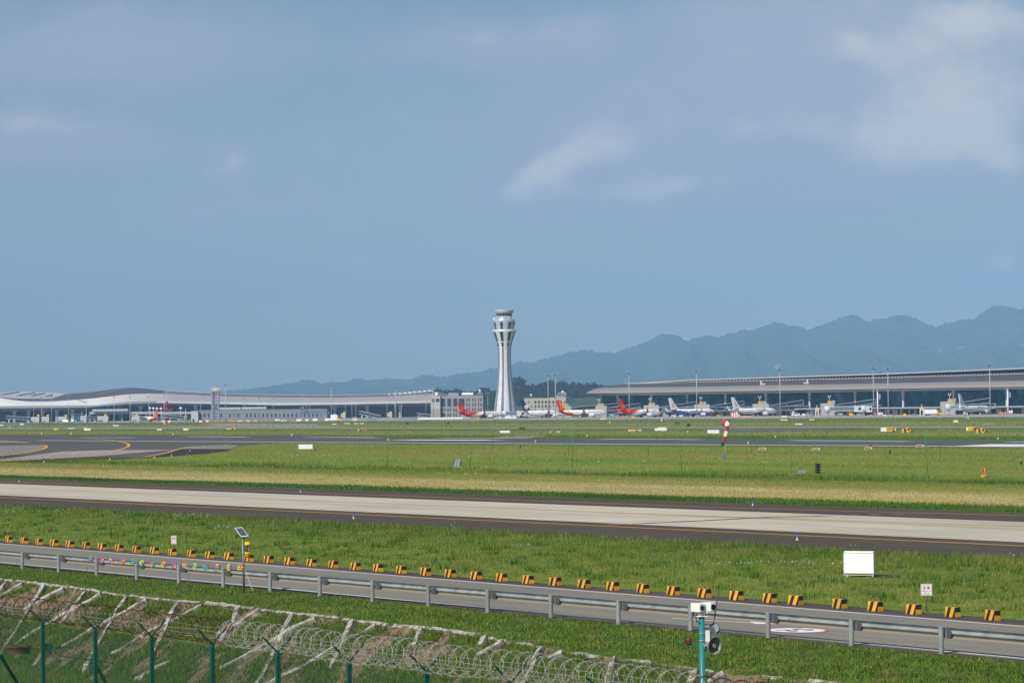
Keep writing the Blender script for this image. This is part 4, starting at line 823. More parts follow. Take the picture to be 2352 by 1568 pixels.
for q in range(6): e = A2 @ Vector((0.026 * math.cos(q * 1.047), -0.133, 0.026 * math.sin(q * 1.047))); m.cyl(c1 + e, c1 + e * 1.02, 0.009, n=8)
m.build('infrared_lamps', STEEL_D, l1)
c2 = LC(1629, 1392.5, 0.02); m = MB(); m.box(c2, (0.125, 0.22, 0.155), M=A2); h2 = m.build('housing', WCAM, cm); q = h2.modifiers.new('b', 'BEVEL'); q.width = 0.012; q.segments = 2
f2 = A2 @ Vector((0, -0.111, 0)); m = MB(); m.cyl(c2 + f2 * 0.99, c2 + f2 * 1.05, 0.05, n=20); m.build('lens', glassm('lens_glass', (16, 16, 20), 0.05), h2)
m = MB(); m.tube([LC(1606, 1410), LC(1600, 1413), LC(1598.5, 1419), LC(1600, 1425), LC(1605, 1428.5)], 0.012, 8); m.build('cable', BLACKP, cm)
# whip aerial
m = MB(); m.tube([D(x_, y_, Yp + .03) for x_, y_ in ((1619, 1432.5), (1634, 1432), (1638.5, 1429), (1641, 1420), (1643, 1405), (1646, 1380), (1649.5, 1354))], 0.012, 6); o = m.build('whip_aerial', pm('aerial_grey', (96, 88, 80), var=0.1)); tag(o, 'thin bent rod aerial sticking up beside the camera', 'aerial')
# floodlight
fl = thing('floodlight', 'grey floodlight with a bracket, right of the teal pole above the horn', 'floodlight', D(1640, 1455, Yp)); fo = Vector(fl.location); LF = lambda x_, y_, d=0: D(x_, y_, Yp + d) - fo
m = MB(); q = [LF(1630, 1433, .06), LF(1632, 1455, .06), LF(1653, 1455, -.02), LF(1651.5, 1440, 0), LF(1647, 1430, .03), LF(1637, 1429.5, .06)]; m.prism(q, Vector((0.02, 0.14, 0.0))); m.build('housing', pm('floodlight_grey', (92, 98, 106), rough=0.35, metal=0.3, var=0.08), fl)
m = MB(); q = [LF(1641, 1433, 0.0), LF(1648, 1432.5, -.02), LF(1652, 1440, -.03), LF(1651, 1447, -.03), LF(1644, 1452, -.02)]; m.prism(q, Vector((-0.004, -0.012, 0))); m.build('glass', glassm('flood_glass', (130, 140, 150), 0.08), fl)
m = MB(); m.bar(LF(1618, 1456.8), LF(1655, 1456.5), 0.12, 0.012); m.box(LF(1643, 1460.5), (0.13, 0.1, 0.05)); m.build('bracket', STEEL_D, fl)
m = MB(); m.box(LF(1625, 1460, -0.03), (0.075, 0.075, 0.20)); m.build('driver_box', SIGNW, fl)
# horn speaker
hs = thing('horn_speaker', 'round grey horn loudspeaker clamped to the teal pole, facing right', 'loudspeaker', D(1642, 1482, Yp - 0.12)); ho_ = Vector(hs.location); dirh = Vector((0.62, -0.78, -0.06)).normalized()
Rh = dirh.to_track_quat('Z', 'Y').to_matrix() @ Matrix.Scale(1.18, 3)
m = MB(); m.lathe([(0.040, -0.22), (0.055, -0.20), (0.060, -0.12), (0.085, -0.06), (0.122, -0.01), (0.132, 0.0), (0.136, 0.004), (0.130, 0.006), (0.118, -0.012), (0.080, -0.065), (0.05, -0.13), (0.001, -0.135)], 32, rot=Rh); m.build('bell', pm('horn_grey', (136, 133, 127), rough=0.4, var=0.08), hs)
m = MB(); m.lathe([(0.022, -0.135), (0.024, -0.03), (0.030, -0.02), (0.030, -0.005), (0.022, -0.004), (0.018, -0.02), (0.001, -0.02)], 20, rot=Rh); m.build('phase_plug', pm('plug_grey', (176, 172, 164), rough=0.4, var=0.05), hs)
m = MB(); m.bar(D(1615, 1479, Yp - .05) - ho_, D(1629, 1484, Yp - .05) - ho_, 0.03, 0.035); m.build('clamp', STEEL, hs)
# red beacon
bc = thing('beacon', 'small dark red beacon light on the arm left of the teal pole', 'beacon', D(1582, 1479, Yp - .05))
m = MB(); m.lathe([(0.001, 0.0), (0.045, 0.0), (0.045, 0.03), (0.001, 0.03)], 16); m.build('base', BLACKP, bc); m = MB(); m.lathe([(0.042, 0.03), (0.044, 0.085), (0.040, 0.10), (0.001, 0.105)], 16); m.build('dome', pm('red_dome', (122, 14, 50), rough=0.2, var=0.03), bc)
# ---------------------------------------------------------------- hills and wooded rise
RIDGE = [(-300, 930), (200, 915), (480, 902), (564, 893), (600, 888), (638, 884), (673, 878), (697, 871.5), (712, 871), (736, 880), (760, 877), (790, 877.5), (821, 867.4), (850, 872), (880, 869), (915, 868), (935, 871), (958, 864.4), (970, 859), (985, 861), (1010, 864), (1028, 866), (1052, 857), (1075, 856), (1103, 852), (1126, 845.5), (1150, 848), (1175, 838), (1193, 826), (1210, 832), (1240, 826), (1270, 818), (1300, 809), (1330, 805), (1360, 804), (1390, 808), (1415, 809), (1440, 800), (1470, 789), (1500, 775), (1530, 766), (1550, 767), (1575, 779), (1600, 775), (1622, 768), (1650, 773), (1680, 765), (1705, 757), (1730, 757), (1755, 747), (1777, 742), (1800, 742), (1830, 746), (1856, 756), (1885, 747), (1905, 737), (1935, 729), (1958, 721), (1975, 725), (1997, 740), (2020, 730), (2045, 727), (2085, 721.5), (2105, 729), (2125, 743), (2140, 752), (2180, 741), (2210, 735), (2240, 729), (2260, 715), (2285, 703), (2308, 700), (2325, 706), (2340, 712), (2360, 706), (2420, 702), (2600, 690), (2900, 720)]
def hill_mat(name, c0, c1, sc, patches=False):
    m, nt, b = newmat(name); tc = nd(nt, 'ShaderNodeTexCoord'); n = nd(nt, 'ShaderNodeTexNoise', Scale=sc, Detail=7, Roughness=0.7); nt.links.new(tc.outputs['Object'], n.inputs['Vector'])
    c = ramp(nt, n.outputs[0], [(0.3, lin(c0)), (0.7, lin(c1))]).outputs[0]
    if patches:
        g = nd(nt, 'ShaderNodeNewGeometry'); n2 = nd(nt, 'ShaderNodeTexNoise', Scale=0.02, Detail=4); nt.links.new(tc.outputs['Object'], n2.inputs['Vector'])
        for q, r in patches:
            v = nt.nodes.new('ShaderNodeVectorMath'); v.operation = 'DISTANCE'; nt.links.new(g.outputs['Position'], v.inputs[0]); v.inputs[1].default_value = q
            d = math_(nt, 'ADD', v.outputs['Value'], math_(nt, 'MULTIPLY', math_(nt, 'SUBTRACT', n2.outputs[0], 0.5), r * 2.2))
            c = mixc(nt, math_(nt, 'LESS_THAN', d, r), c, lin((150, 126, 112)))
    nt.links.new(c, b.inputs['Base Color']); b.inputs['Roughness'].default_value = 1; b.inputs['Specular IOR Level'].default_value = 0
    bp = nd(nt, 'ShaderNodeBump', Strength=1.0, Distance=14.0); nt.links.new(n.outputs[0], bp.inputs['Height']); nt.links.new(bp.outputs[0], b.inputs['Normal']); return m
YR, YB = 23000.0, 16000.0
rx_ = np.array([a for a, b in RIDGE]); ry_ = np.array([b for a, b in RIDGE]); cols = np.arange(-300, 2900, 2.6); mb = MB(); rows = 34
def hill_point(px, k):
    f = k / (rows - 1.0); Y = YB + (YR - YB) * f; zr = zat(px, float(np.interp(px, rx_, ry_)), YR)
    X = D(px, 900, YR).x; sp_ = MN.noise(Vector((X * 0.0009, f * 1.5, 4))) ; gu = abs(MN.noise(Vector((X * 0.0025 + 0.5 * f, f * 2.2, 9))))
    h = f ** (0.85 + 0.25 * sp_); z = -6 + (zr + 6) * h * (1 - 0.95 * gu * (1 - f) * f * 3)
    z += (1 - abs(2 * f - 1) ** 2) * (26 * MN.noise(Vector((X * 0.006, f * 22, 1))) + 12 * MN.noise(Vector((X * 0.03, f * 60, 1))))
    if f == 1: z = zr + 16 * MN.noise(Vector((X * 0.010, 0, 1))) + 26 * abs(MN.noise(Vector((X * 0.022, 0, 5)))) + 14 * MN.noise(Vector((X * 0.06, 0, 5))) - 8
    return Vector((X, Y + 500 * sp_ * (f * (1 - f)) * 4, z))
mb.add([hill_point(px, k) for px in cols for k in range(rows)] , [(i * rows + k, (i + 1) * rows + k, (i + 1) * rows + k + 1, i * rows + k + 1) for i in range(len(cols) - 1) for k in range(rows - 1)], 0, True)
PT = []
def on_hill(px, py):
    best = min(((abs(proj(hill_point(px, k))[1] - py), k) for k in range(4, rows)))[1]; return tuple(hill_point(px, best))
for px, py, r in ((2114, 800, 38), (2080, 804, 25), (2073, 826, 30), (1905, 822, 25), (1705, 843, 28), (1818, 796, 16), (2250, 795, 18), (1945, 868, 16)): PT.append((on_hill(px, py), r))
ho2 = mb.build('hills', hill_mat('hill_forest', (8, 22, 14), (84, 100, 58), 0.010, PT)); struct(ho2)
if ho2.data.polygons[300].normal.z < 0: ho2.data.flip_normals()
WOOD = [(880, 925), (980, 905), (1001, 897), (1012, 894), (1030, 895), (1048, 894), (1060, 897), (1068, 903), (1085, 902), (1100, 898), (1112, 893), (1125, 895), (1140, 897), (1160, 890), (1178, 879), (1186, 872), (1196, 875), (1208, 884), (1230, 882), (1250, 878), (1270, 876), (1290, 876), (1305, 878), (1323, 884), (1347, 880), (1360, 880), (1374, 882), (1392, 887), (1430, 893), (1500, 900), (1600, 920), (1750, 940)]
wx = np.array([a for a, b in WOOD]); wy = np.array([b for a, b in WOOD]); YW = 5600.0; mb = MB(); cols = np.arange(860, 1760, 6); rows2 = 10
def wood_point(px, k):
    f = k / (rows2 - 1.0); Y = YW - 900 + 900 * f; zr = zat(px, float(np.interp(px, wx, wy)) + 14, YW)
    return Vector((D(px, 900, Y).x, Y, -3 + (max(zr, -2) + 3) * f ** 0.8))
mb.add([wood_point(px, k) for px in cols for k in range(rows2)], [(i * rows2 + k, (i + 1) * rows2 + k, (i + 1) * rows2 + k + 1, i * rows2 + k + 1) for i in range(len(cols) - 1) for k in range(rows2 - 1)], 0, True)
o = mb.build('wooded_rise', hill_mat('rise_ground', (40, 56, 34), (96, 108, 68), 0.02)); struct(o)
if o.data.polygons[30].normal.z < 0: o.data.flip_normals()
# the wood itself: one mass of many crowns, each a loose ball of leaf clumps
V, Fc, TV = [], [], []
def crown(c, r, hgt, n):
    d = RNG.normal(size=(n, 3)); d /= np.linalg.norm(d, axis=1)[:, None]; rr = r * (0.55 + 0.5 * RNG.random(n)) * (0.85 + 0.3 * RNG.random(n)); base_t = RNG.random() * 0.3
    for q, k in zip(d, rr):
        p = np.array([c[0] + q[0] * k, c[1] + q[1] * k, c[2] + q[2] * k * hgt / r / 2]); a = RNG.normal(size=3); a /= np.linalg.norm(a); b_ = np.cross(a, q); b_ /= (np.linalg.norm(b_) + 1e-6); s_ = 0.34 * r * (0.5 + RNG.random())
        i0 = len(V); V.extend([p - a * s_, p + b_ * s_ * .7, p + a * s_, p - b_ * s_ * .7]); Fc.append((i0, i0 + 1, i0 + 2, i0 + 3)); TV.extend([base_t + 0.35 * RNG.random()] * 4)
for px in np.arange(885, 1500, 2.8):
    for row in range(5):
        if RNG.random() < 0.15: continue
        k = 9 - row * 1.6 - RNG.random(); f = max(0, k) / 9.0
        if row > 2 and px > 1290 : continue
        pt = wood_point(px + RNG.uniform(-3, 3), min(9, max(0, k))); hh = RNG.uniform(9, 17) * (1.0 if row == 0 else 0.8)
        if px > 1180 and px < 1200 and row == 0: hh *= 1.2
        crown((pt.x, pt.y, pt.z + hh * 0.45), hh * 0.50, hh, 64)
me = bpy.data.meshes.new('woods'); me.from_pydata([tuple(p) for p in V], [], Fc); at = me.attributes.new('tint', 'FLOAT', 'POINT'); at.data.foreach_set('value', np.array(TV, dtype=np.float32))
me.materials.append(tint_mat('wood_leaves', [(0, (26, 42, 28)), (0.35, (42, 60, 38)), (0.65, (62, 80, 48))])); o = bpy.data.objects.new('woods', me); COL.objects.link(o); o['kind'] = 'stuff'
# ---------------------------------------------------------------- control tower
TWL = pm('tower_panel', (212, 216, 220), rough=0.32, metal=0.25, var=0.05, scale=0.3); TW2 = panelm('tower_cladding', (212, 213, 214), 1.6, 2.6, 0.8, 0.42, 0.12, 0.06)
TGL = pm('tower_glazing', (88, 96, 118), rough=0.2, var=0.25, scale=0.5); TDK = pm('tower_window', (34, 46, 66), rough=0.12, var=0.2); TGR = panelm('tower_grey', (172, 178, 184), 1.6, 3.0, 0.85, 0.45, 0.1, 0.06)
tp = base(1160.5, 2300); tower = thing('control_tower', 'tall pale flared airport control tower with vertical dark strips', 'control tower', tp)
KT = 2300 / FPX / 5.461; zt_ = lambda zy: D(1159, (1200 + zy / 3.136) / 1.7415, 2300).z - tp.z
prof = [(1560, 152), (1395, 138.5), (1300, 128), (1200, 113), (1100, 100), (1000, 90), (900, 82), (800, 78), (700, 77.5), (640, 78.5), (590, 83), (540, 92), (500, 102), (450, 120), (400, 140), (375, 150)]
P3 = [(r * KT, zt_(y)) for y, r in prof]
m = MB(); m.lathe([(P3[0][0], 0)] + P3 + [(P3[-1][0] - 0.6, P3[-1][1] + 0.25), (118 * KT, zt_(369)), (118 * KT, zt_(369) - 3)], 64); m.build('shaft', TW2, tower)
rad = lambda z: float(np.interp(z, [q[1] for q in P3], [q[0] for q in P3]))
A0 = -math.pi / 2 - 0.26
for k in range(8):
    a = A0 + k * math.pi / 4; dirv = Vector((math.cos(a), math.sin(a), 0)); tv = Vector((-math.sin(a), math.cos(a), 0))
    m = MB(); zs = np.linspace(zt_(1560), zt_(590), 30); rings = []
    for z in zs:
        w_ = rad(z) * 0.125; c = dirv * (rad(z) * math.cos(0.12) - 0.1 + 0.35) + Vector((0, 0, z)); rings.append([c - tv * w_, c + tv * w_])
    m.loft(rings, ring_closed=False, smooth=False); st_o = m.build('glazing_strip', panelm('tower_strip', (112, 116, 134), 3.0, 2.2, 0.7, 0.3, 0.0, 0.2, 0.2), tower)
    for y0, y1 in ((470, 400), (515, 468), (583, 532)):
        m = MB(); rings = []
        for z in (zt_(y0), zt_(y1)):
            w_ = rad(z) * 0.145; c = dirv * (rad(z) * math.cos(0.14) + 0.30) + Vector((0, 0, z)); rings.append([c - tv * w_, c + tv * w_])
        m.loft(rings, ring_closed=False, smooth=False); m.build('window', TDK, tower)
    for y0, y1 in ((330, 278), (362, 336)):
        m = MB(); rings = []
        for yy in (y0, y1):
            rr = np.interp(yy, [262, 368], [139.5, 116]) * KT; w_ = rr * 0.125; c = dirv * (rr * math.cos(0.12) + 0.30) + Vector((0, 0, zt_(yy))); rings.append([c - tv * w_, c + tv * w_])
        m.loft(rings, ring_closed=False, smooth=False); m.build('window', TDK, tower)
m = MB(); m.lathe([(116 * KT, zt_(372)), (139.5 * KT, zt_(262)), (139.5 * KT, zt_(258))], 48); m.build('upper_drum', TGR, tower)
m = MB(); m.lathe([(140 * KT, zt_(260)), (128 * KT, zt_(240)), (124 * KT, zt_(226)), (104 * KT, zt_(210)), (98 * KT, zt_(204))], 48); m.build('silver_collar', pm('tower_silver', (226, 230, 234), rough=0.22, metal=0.6, var=0.04), tower)
m = MB(); m.lathe([(126 * KT, zt_(234)), (129 * KT, zt_(234)), (129 * KT, zt_(228)), (126 * KT, zt_(228))], 48); m.build('walkway_rail', pm('rail_red', (150, 130, 128), var=0.1), tower)
m = MB(); m.lathe([(97 * KT, zt_(205)), (100 * KT, zt_(166))], 32); cg = m.build('cab_glass', TDK, tower)
m = MB()
for k in range(16):
    a = k * math.pi / 8 + 0.1; m.bar((97.5 * KT * math.cos(a), 97.5 * KT * math.sin(a), zt_(205)), (101 * KT * math.cos(a), 101 * KT * math.sin(a), zt_(166)), 0.25)
m.build('mullions', TGR, cg)
m = MB(); m.lathe([(104 * KT, zt_(167)), (112 * KT, zt_(160)), (121 * KT, zt_(128)), (118 * KT, zt_(124)), (0.01, zt_(126))], 48); m.build('cab_roof', TGR, tower)
m = MB()
for xx, hh in ((-75, 12), (-60, 8), (40, 7), (60, 10), (78, 9), (-20, 5), (88, 13)): m.cyl((xx * KT, -2, zt_(126)), (xx * KT, -2, zt_(126 - hh)), 0.09, n=5)
m.bar((-80 * KT, -2.2, zt_(118)), (-45 * KT, -2.2, zt_(118)), 0.15); m.bar((40 * KT, -2.2, zt_(119)), (85 * KT, -2.2, zt_(119)), 0.15); m.build('aerials', TGR, tower)
for xx, yy in ((-125, 234), (112, 232), (60, 231), (124, 238)):
    a = math.asin(max(-.98, min(.98, xx / 128))); m = MB(); m.ball((128 * KT * math.sin(a), -128 * KT * math.cos(a), zt_(yy)), 0.6 if xx > -100 else 0.85, 10, 6); m.build('dish', WHITE, tower)
# ---------------------------------------------------------------- right terminal
TA, TB = base(1385, 2165), base(2352, 1805); TD = (TB - TA).normalized(); TN = Vector((TD.y, -TD.x, 0)); TN = TN if TN.y < 0 else -TN     # TN towards the viewer
def tpt(px, off, z=0.0):                                    # point of the facade plane moved off metres towards the viewer
    q = RT - FW * ((px - CX) / FPX); b0 = TA + TN * off + Vector((0, 0, z)) - CAM; s_ = -b0.dot(q) / TD.dot(q); return TA + TN * off + TD * s_ + Vector((0, 0, z))
def tz(px, py, off): p = tpt(px, off); return zat(px, py, p.y)
term = thing('terminal_building', 'long terminal with a grey sloped roof, teal glass wall and white columns', 'terminal', TA); to = Vector(term.location)
def tl(p): return p - to
STN = [1347.7, 1356, 1364, 1378, 1400, 1440, 1500, 1578, 1700, 1850, 2028, 2200, 2352, 2480, 2600]
Ye = lambda px: np.interp(px, [1347.7, 1378, 1440, 1578, 2028, 2352, 2600], [903.3, 902.7, 902.3, 900.2, 892.7, 888, 884.3])
Yb_ = lambda px: np.interp(px, [1347.7, 1356, 1364, 1378, 1440, 1578, 2028, 2352, 2600], [902.6, 897.5, 894.3, 891.2, 889.3, 888, 880, 873.9, 869.3])
Yd = lambda px: np.interp(px, [1347.7, 1356, 1364, 1378, 1400, 1440, 1578, 2028, 2352, 2600], [902.4, 897.0, 893.2, 889.5, 885.8, 881.6, 877.9, 867.8, 858.5, 851.3])
Yt = lambda px: np.interp(px, [1440, 1578, 2028, 2352, 2600], [881.0, 872.8, 858.2, 845.3, 835.5])
OE, OB, OD, OT = 9.0, -3.0, -22.0, -24.0
def rline(f, off, dz=0.0, st_=STN): return [tl(Vector((tpt(px, off).x, tpt(px, off).y, tz(px, float(f(px)), off) + dz))) for px in st_]
RIBL = panelm('roof_light', (150, 144, 137), 1.2, 200, 0.86, 0.45, 0.15, 0.10, 0.03); RIBD = pm('roof_dark', (82, 79, 82), rough=0.5, metal=0.1, var=0.08, scale=0.6, stretch=(1, 1, 3))
def sheet(name, lines, mat, smooth=True, flip=False):
    m = MB(); m.loft(lines, ring_closed=False, smooth=smooth); o = m.build(name, mat, term); return o
e0 = rline(Ye, OE); mid = [(a + b_) / 2 + Vector((0, 0, 0.5)) for a, b_ in zip(e0, rline(Yb_, OB))]
sheet('lower_roof', [rline(Ye, OE - .3, -.5), rline(Ye, OE, -0.35), e0, mid, rline(Yb_, OB)], RIBL)
sheet('upper_roof', [rline(Yb_, OB, -.02), rline(Yd, OD)], RIBD)
sheet('fascia', [rline(Ye, OE + .15, -.45), rline(Ye, OE + .15, 0.0)], pm('fascia_dark', (52, 54, 62), var=0.1))
sof = [Vector((q.x, q.y, q.z)) for q in rline(lambda p: Ye(p) + 6.0 * min(1, max(0, (p - 1347) / 50)), -1.5)]
sheet('soffit', [rline(Ye, OE - .1, -.46), [(a * 0.45 + b_ * 0.55) - Vector((0, 0, 0.25)) for a, b_ in zip(rline(Ye, OE - .1, -.46), sof)], sof], pm('soffit_grey', (176, 176, 178), rough=0.6, var=0.05, scale=0.2))
ST2 = [p for p in STN if p >= 1578]; CLR = pm('clerestory_glass', (44, 52, 70), rough=0.2, var=0.15, scale=0.3)
sheet('clerestory', [rline(lambda p: Yd(p) - 0.6, OD - 3, 0, ST2), rline(lambda p: Yt(p) + 1.6, OD - 1, 0, ST2)], CLR, False)
sheet('gutter', [rline(lambda p: Yd(p) + .3, OD + .2, 0, STN[5:]), rline(lambda p: Yd(p) - 0.9, OD - .1, 0, STN[5:]), rline(lambda p: Yd(p) - 0.9, OD - 3, 0, STN[5:])], pm('gutter_grey', (150, 152, 158), var=0.1), False)
ST3 = STN[5:]; sheet('top_roof', [rline(lambda p: Yt(p) + 1.5, OD, -.05, ST3), rline(lambda p: Yt(p) + .4, OD, 0, ST3), rline(lambda p: Yt(p), OD - 2, 0.1, ST3), rline(lambda p: Yt(p), OD - 40, 0.3, ST3)], pm('roof_edge', (184, 180, 176), rough=0.5, var=0.05), False)
sheet('top_roof_wall', [rline(lambda p: Yd(p) - .8, OD - 1.5, 0, [1440, 1500, 1577.5]), rline(lambda p: Yt(p) + 1, OD - .5, 0, [1440, 1500, 1577.5])], RIBL, False)
m = MB(); px = 1585.0
while px < 2480:
    a = tl(tpt(px, OD - .5)); b_ = tl(tpt(px + 4.2, OD - .5)); z0 = tz(px, float(Yd(px)) - 1.0, OD - .5); m.hexa([Vector((a.x, a.y, z0)), Vector((b_.x, b_.y, z0)), Vector((b_.x, b_.y + 1.5, z0)), Vector((a.x, a.y + 1.5, z0)), Vector((a.x, a.y, z0 + .55)), Vector((b_.x, b_.y, z0 + .55)), Vector((b_.x, b_.y + 1.5, z0 + .55)), Vector((a.x, a.y + 1.5, z0 + .55))]); px += 7.6
m.build('roof_vent', pm('vent_grey', (140, 144, 152), var=0.1), term)
def curtain_mat():
    m, nt, b = newmat('curtain_glass'); tc = nd(nt, 'ShaderNodeTexCoord'); g = nd(nt, 'ShaderNodeNewGeometry')
    v = nt.nodes.new('ShaderNodeVectorMath'); v.operation = 'DOT_PRODUCT'; nt.links.new(g.outputs['Position'], v.inputs[0]); v.inputs[1].default_value = tuple(TD)
    sp = nd(nt, 'ShaderNodeSeparateXYZ'); nt.links.new(g.outputs['Position'], sp.inputs[0]); cb = nd(nt, 'ShaderNodeCombineXYZ'); nt.links.new(v.outputs['Value'], cb.inputs[0]); nt.links.new(sp.outputs[2], cb.inputs[1])
    br = nd(nt, 'ShaderNodeTexBrick'); br.offset = 0; nt.links.new(cb.outputs[0], br.inputs[0]); br.inputs['Scale'].default_value = 1; br.inputs['Brick Width'].default_value = 3.0; br.inputs['Row Height'].default_value = 2.4; br.inputs['Mortar Size'].default_value = 0.10
    n = nd(nt, 'ShaderNodeTexNoise', Scale=0.09, Detail=5, Roughness=0.65); nt.links.new(cb.outputs[0], n.inputs['Vector'])
    c = ramp(nt, n.outputs[0], [(0.3, lin((6, 40, 56))), (0.5, lin((12, 80, 100))), (0.7, lin((56, 136, 146)))])
    br.inputs['Color1'].default_value = (.85, .85, .85, 1); br.inputs['Color2'].default_value = (1.15, 1.15, 1.15, 1); br.inputs['Mortar'].default_value = (0.6, .62, .64, 1)
    nt.links.new(mixc(nt, 1, c.outputs[0], br.outputs[0], 'MULTIPLY'), b.inputs['Base Color']); b.inputs['Roughness'].default_value = 0.12; b.inputs['Specular IOR Level'].default_value = 0.35; return m
CURT = curtain_mat()
g0, g1 = 1383, 2600
def wallq(name, px0, px1, z0, z1f, off, mat, n=12, deep=None):
    m = MB(); bot, topl = [], []
    for px in np.linspace(px0, px1, n):
        p = tl(tpt(px, off)); bot.append(Vector((p.x, p.y, z0))); topl.append(Vector((p.x, p.y, z1f(px) if callable(z1f) else z1f)))
    m.loft([bot, topl], ring_closed=False, smooth=False); return m.build(name, mat, term)
wallq('curtain_wall', g0, g1, 4.6, lambda px: tz(px, float(Ye(px)) + 4.5, -2), -2.5, CURT)
CPX = [1381, 1419.5, 1456, 1497, 1539, 1579.4, 1667, 1760, 1860, 1965, 2075, 2191, 2313, 2440]
for px in CPX:
    if px in (1456, 1539): continue
    p = tl(tpt(px, 1.0)); zt2 = tz(px, float(Ye(px)) + 5.0, 1.0); m = MB(); m.lathe([(0.72, 0), (0.72, zt2 * 0.62), (0.78, zt2 * 0.8), (1.0, zt2 * 0.94), (1.35, zt2 + .3)], 18, (p.x, p.y)); m.build('column', pm('column_white', (186, 188, 192), rough=0.5, var=0.04), term)
wallq('base_wall', 1390, g1, 0, 4.2, 4.0, panelm('base_concrete', (166, 166, 166), 2.0, 1.0, 0.85, 0.8), 20)
m = MB()
for a, b_ in zip(np.linspace(1390, 2580, 40)[:-1], np.linspace(1390, 2580, 40)[1:]):
    p, q = tl(tpt(a, 9.0)), tl(tpt(b_, 9.0)); p2, q2 = tl(tpt(a, -2.0)), tl(tpt(b_, -2.0)); m.hexa([Vector((v.x, v.y, z)) for z in (4.2, 4.75) for v in (p, q, q2, p2)])
m.build('canopy', pm('canopy_grey', (176, 180, 184), rough=0.5, var=0.05), term)
random.seed(21); px = 1400
while px < 2500:
    w_ = random.choice([5, 8, 14, 20]); p, q = tl(tpt(px, 4.12)), tl(tpt(px + w_, 4.12)); m = MB(); m.hexa([Vector((v.x, v.y + dy, z)) for z in (0.05, 3.4) for v, dy in ((p, 0), (q, 0), (q, .1), (p, .1))]); m.build('doorway', pm('doorway_dark', (40, 46, 54), rough=0.3, var=0.2), term); px += w_ + random.choice([4, 6, 9, 13])
# roof lookout platforms
for px, py, l in ((1752.5, 884, 'left one'), (1853, 881.5, 'right one')):
    p = tpt(px, -4.0); z = zat(px, py + 1.2, p.y); t = thing('roof_platform', 'small railed camera platform on the grey terminal roof, ' + l, 'roof platform', (p.x, p.y, z - .1), 0, 'camera platforms on the terminal roof'); k = p.y / FPX
    m = MB(); m.bbox((-5.5 * k, -1.5, 0), (5.5 * k, 1.5, .35)); m.build('deck', STEEL_D, t); m = MB()
    for i in range(9): m.cyl((-5.4 * k + 1.35 * k * i, -1.5, .3), (-5.4 * k + 1.35 * k * i, -1.5, 1.5), 0.07, n=4); m.cyl((-5.4 * k + 1.35 * k * i, 1.5, .3), (-5.4 * k + 1.35 * k * i, 1.5, 1.5), 0.07, n=4); m.cyl((-5.4 * k + 1.35 * k * i, -1.4, -.9), (-5.4 * k + 1.35 * k * i, -1.4, 0), 0.1, n=4)
    for z_ in (0.9, 1.5): m.bar((-5.4 * k, -1.5, z_), (5.4 * k, -1.5, z_), .09); m.bar((-5.4 * k, 1.5, z_), (5.4 * k, 1.5, z_), .09)
    m.build('railing', WHITE, t); xx = -3.2 * k if 'left' in l else 2.8 * k; m = MB(); m.cyl((xx, 0, .3), (xx, 0, 2.8), .35, n=8); m.ball((xx, 0, 2.9), 0.5, 8, 5); m.build('camera_dome', WHITE, t)
# ---------------------------------------------------------------- left terminal: wavy white roofs
YL = 3180.0; LT = thing('terminal_concourse', 'long terminal wing at left with wavy white and grey roofs', 'terminal', base(400, YL)); lo2 = Vector(LT.location)
def curve(pts): xs = np.array([a for a, b in pts]); ys = np.array([b for a, b in pts]); return lambda x: float(np.interp(x, xs, ys))
def qs(k, pts): return [Q(k, *p) for p in pts]
def smooth_curve(pts):
    f = curve(pts); return lambda x: sum(f(x + d) * w_ for d, w_ in ((-14, 1), (-7, 2), (0, 3), (7, 2), (14, 1))) / 9
SKY_ = smooth_curve([(-120, 905)] + qs(1, [(-300, 318), (0, 287), (150, 312), (700, 318), (850, 262), (1000, 240), (1200, 228), (1350, 210), (1500, 190), (1650, 172), (1800, 168), (1950, 178), (2100, 200)]) + qs(2, [(0, 207), (400, 228), (850, 250), (1500, 264), (2352, 270)]) + qs(3, [(600, 260), (850, 248), (1100, 232), (1445, 212), (1700, 280)]))
MID_ = smooth_curve([(-120, 908)] + qs(1, [(0, 300), (180, 333), (400, 355), (700, 352), (1000, 332), (1250, 310), (1500, 280), (1700, 256), (1900, 246), (2100, 246)]) + qs(2, [(0, 248), (400, 262), (850, 280), (1500, 296), (2352, 298)]) + qs(3, [(600, 290), (850, 282), (1100, 268), (1445, 250), (1700, 300)]))
LOW_ = smooth_curve(qs(1, [(-300, 417), (0, 415), (400, 408), (800, 405), (1150, 403), (1240, 412), (1500, 380), (1700, 357), (2000, 347)]) + qs(2, [(0, 345), (850, 363), (1500, 371), (2352, 365)]) + qs(3, [(700, 354), (1425, 345), (1700, 345)]))
BOT_ = smooth_curve(qs(1, [(-300, 447), (0, 445), (400, 440), (800, 437), (1200, 432), (1350, 418), (1500, 405), (1700, 386), (2000, 374)]) + qs(2, [(0, 374), (850, 388), (1500, 402), (2352, 395)]) + qs(3, [(700, 384), (1425, 372), (1700, 372)]))
SOF_ = smooth_curve(qs(1, [(-300, 490), (0, 488), (800, 480), (1200, 465), (1500, 440), (2000, 425)]) + qs(2, [(0, 412), (850, 420), (1500, 440), (2352, 432)]) + qs(3, [(700, 420), (1425, 410), (1700, 410)]))
LX = [-110] + list(np.arange(0, 1036, 9.0))
def ll(f, Y, st_=LX): return [D(x, f(x), Y) - lo2 for x in st_]
def lsheet(name, lines, mat, smooth=True): m = MB(); m.loft(lines, ring_closed=False, smooth=smooth); return m.build(name, mat, LT)
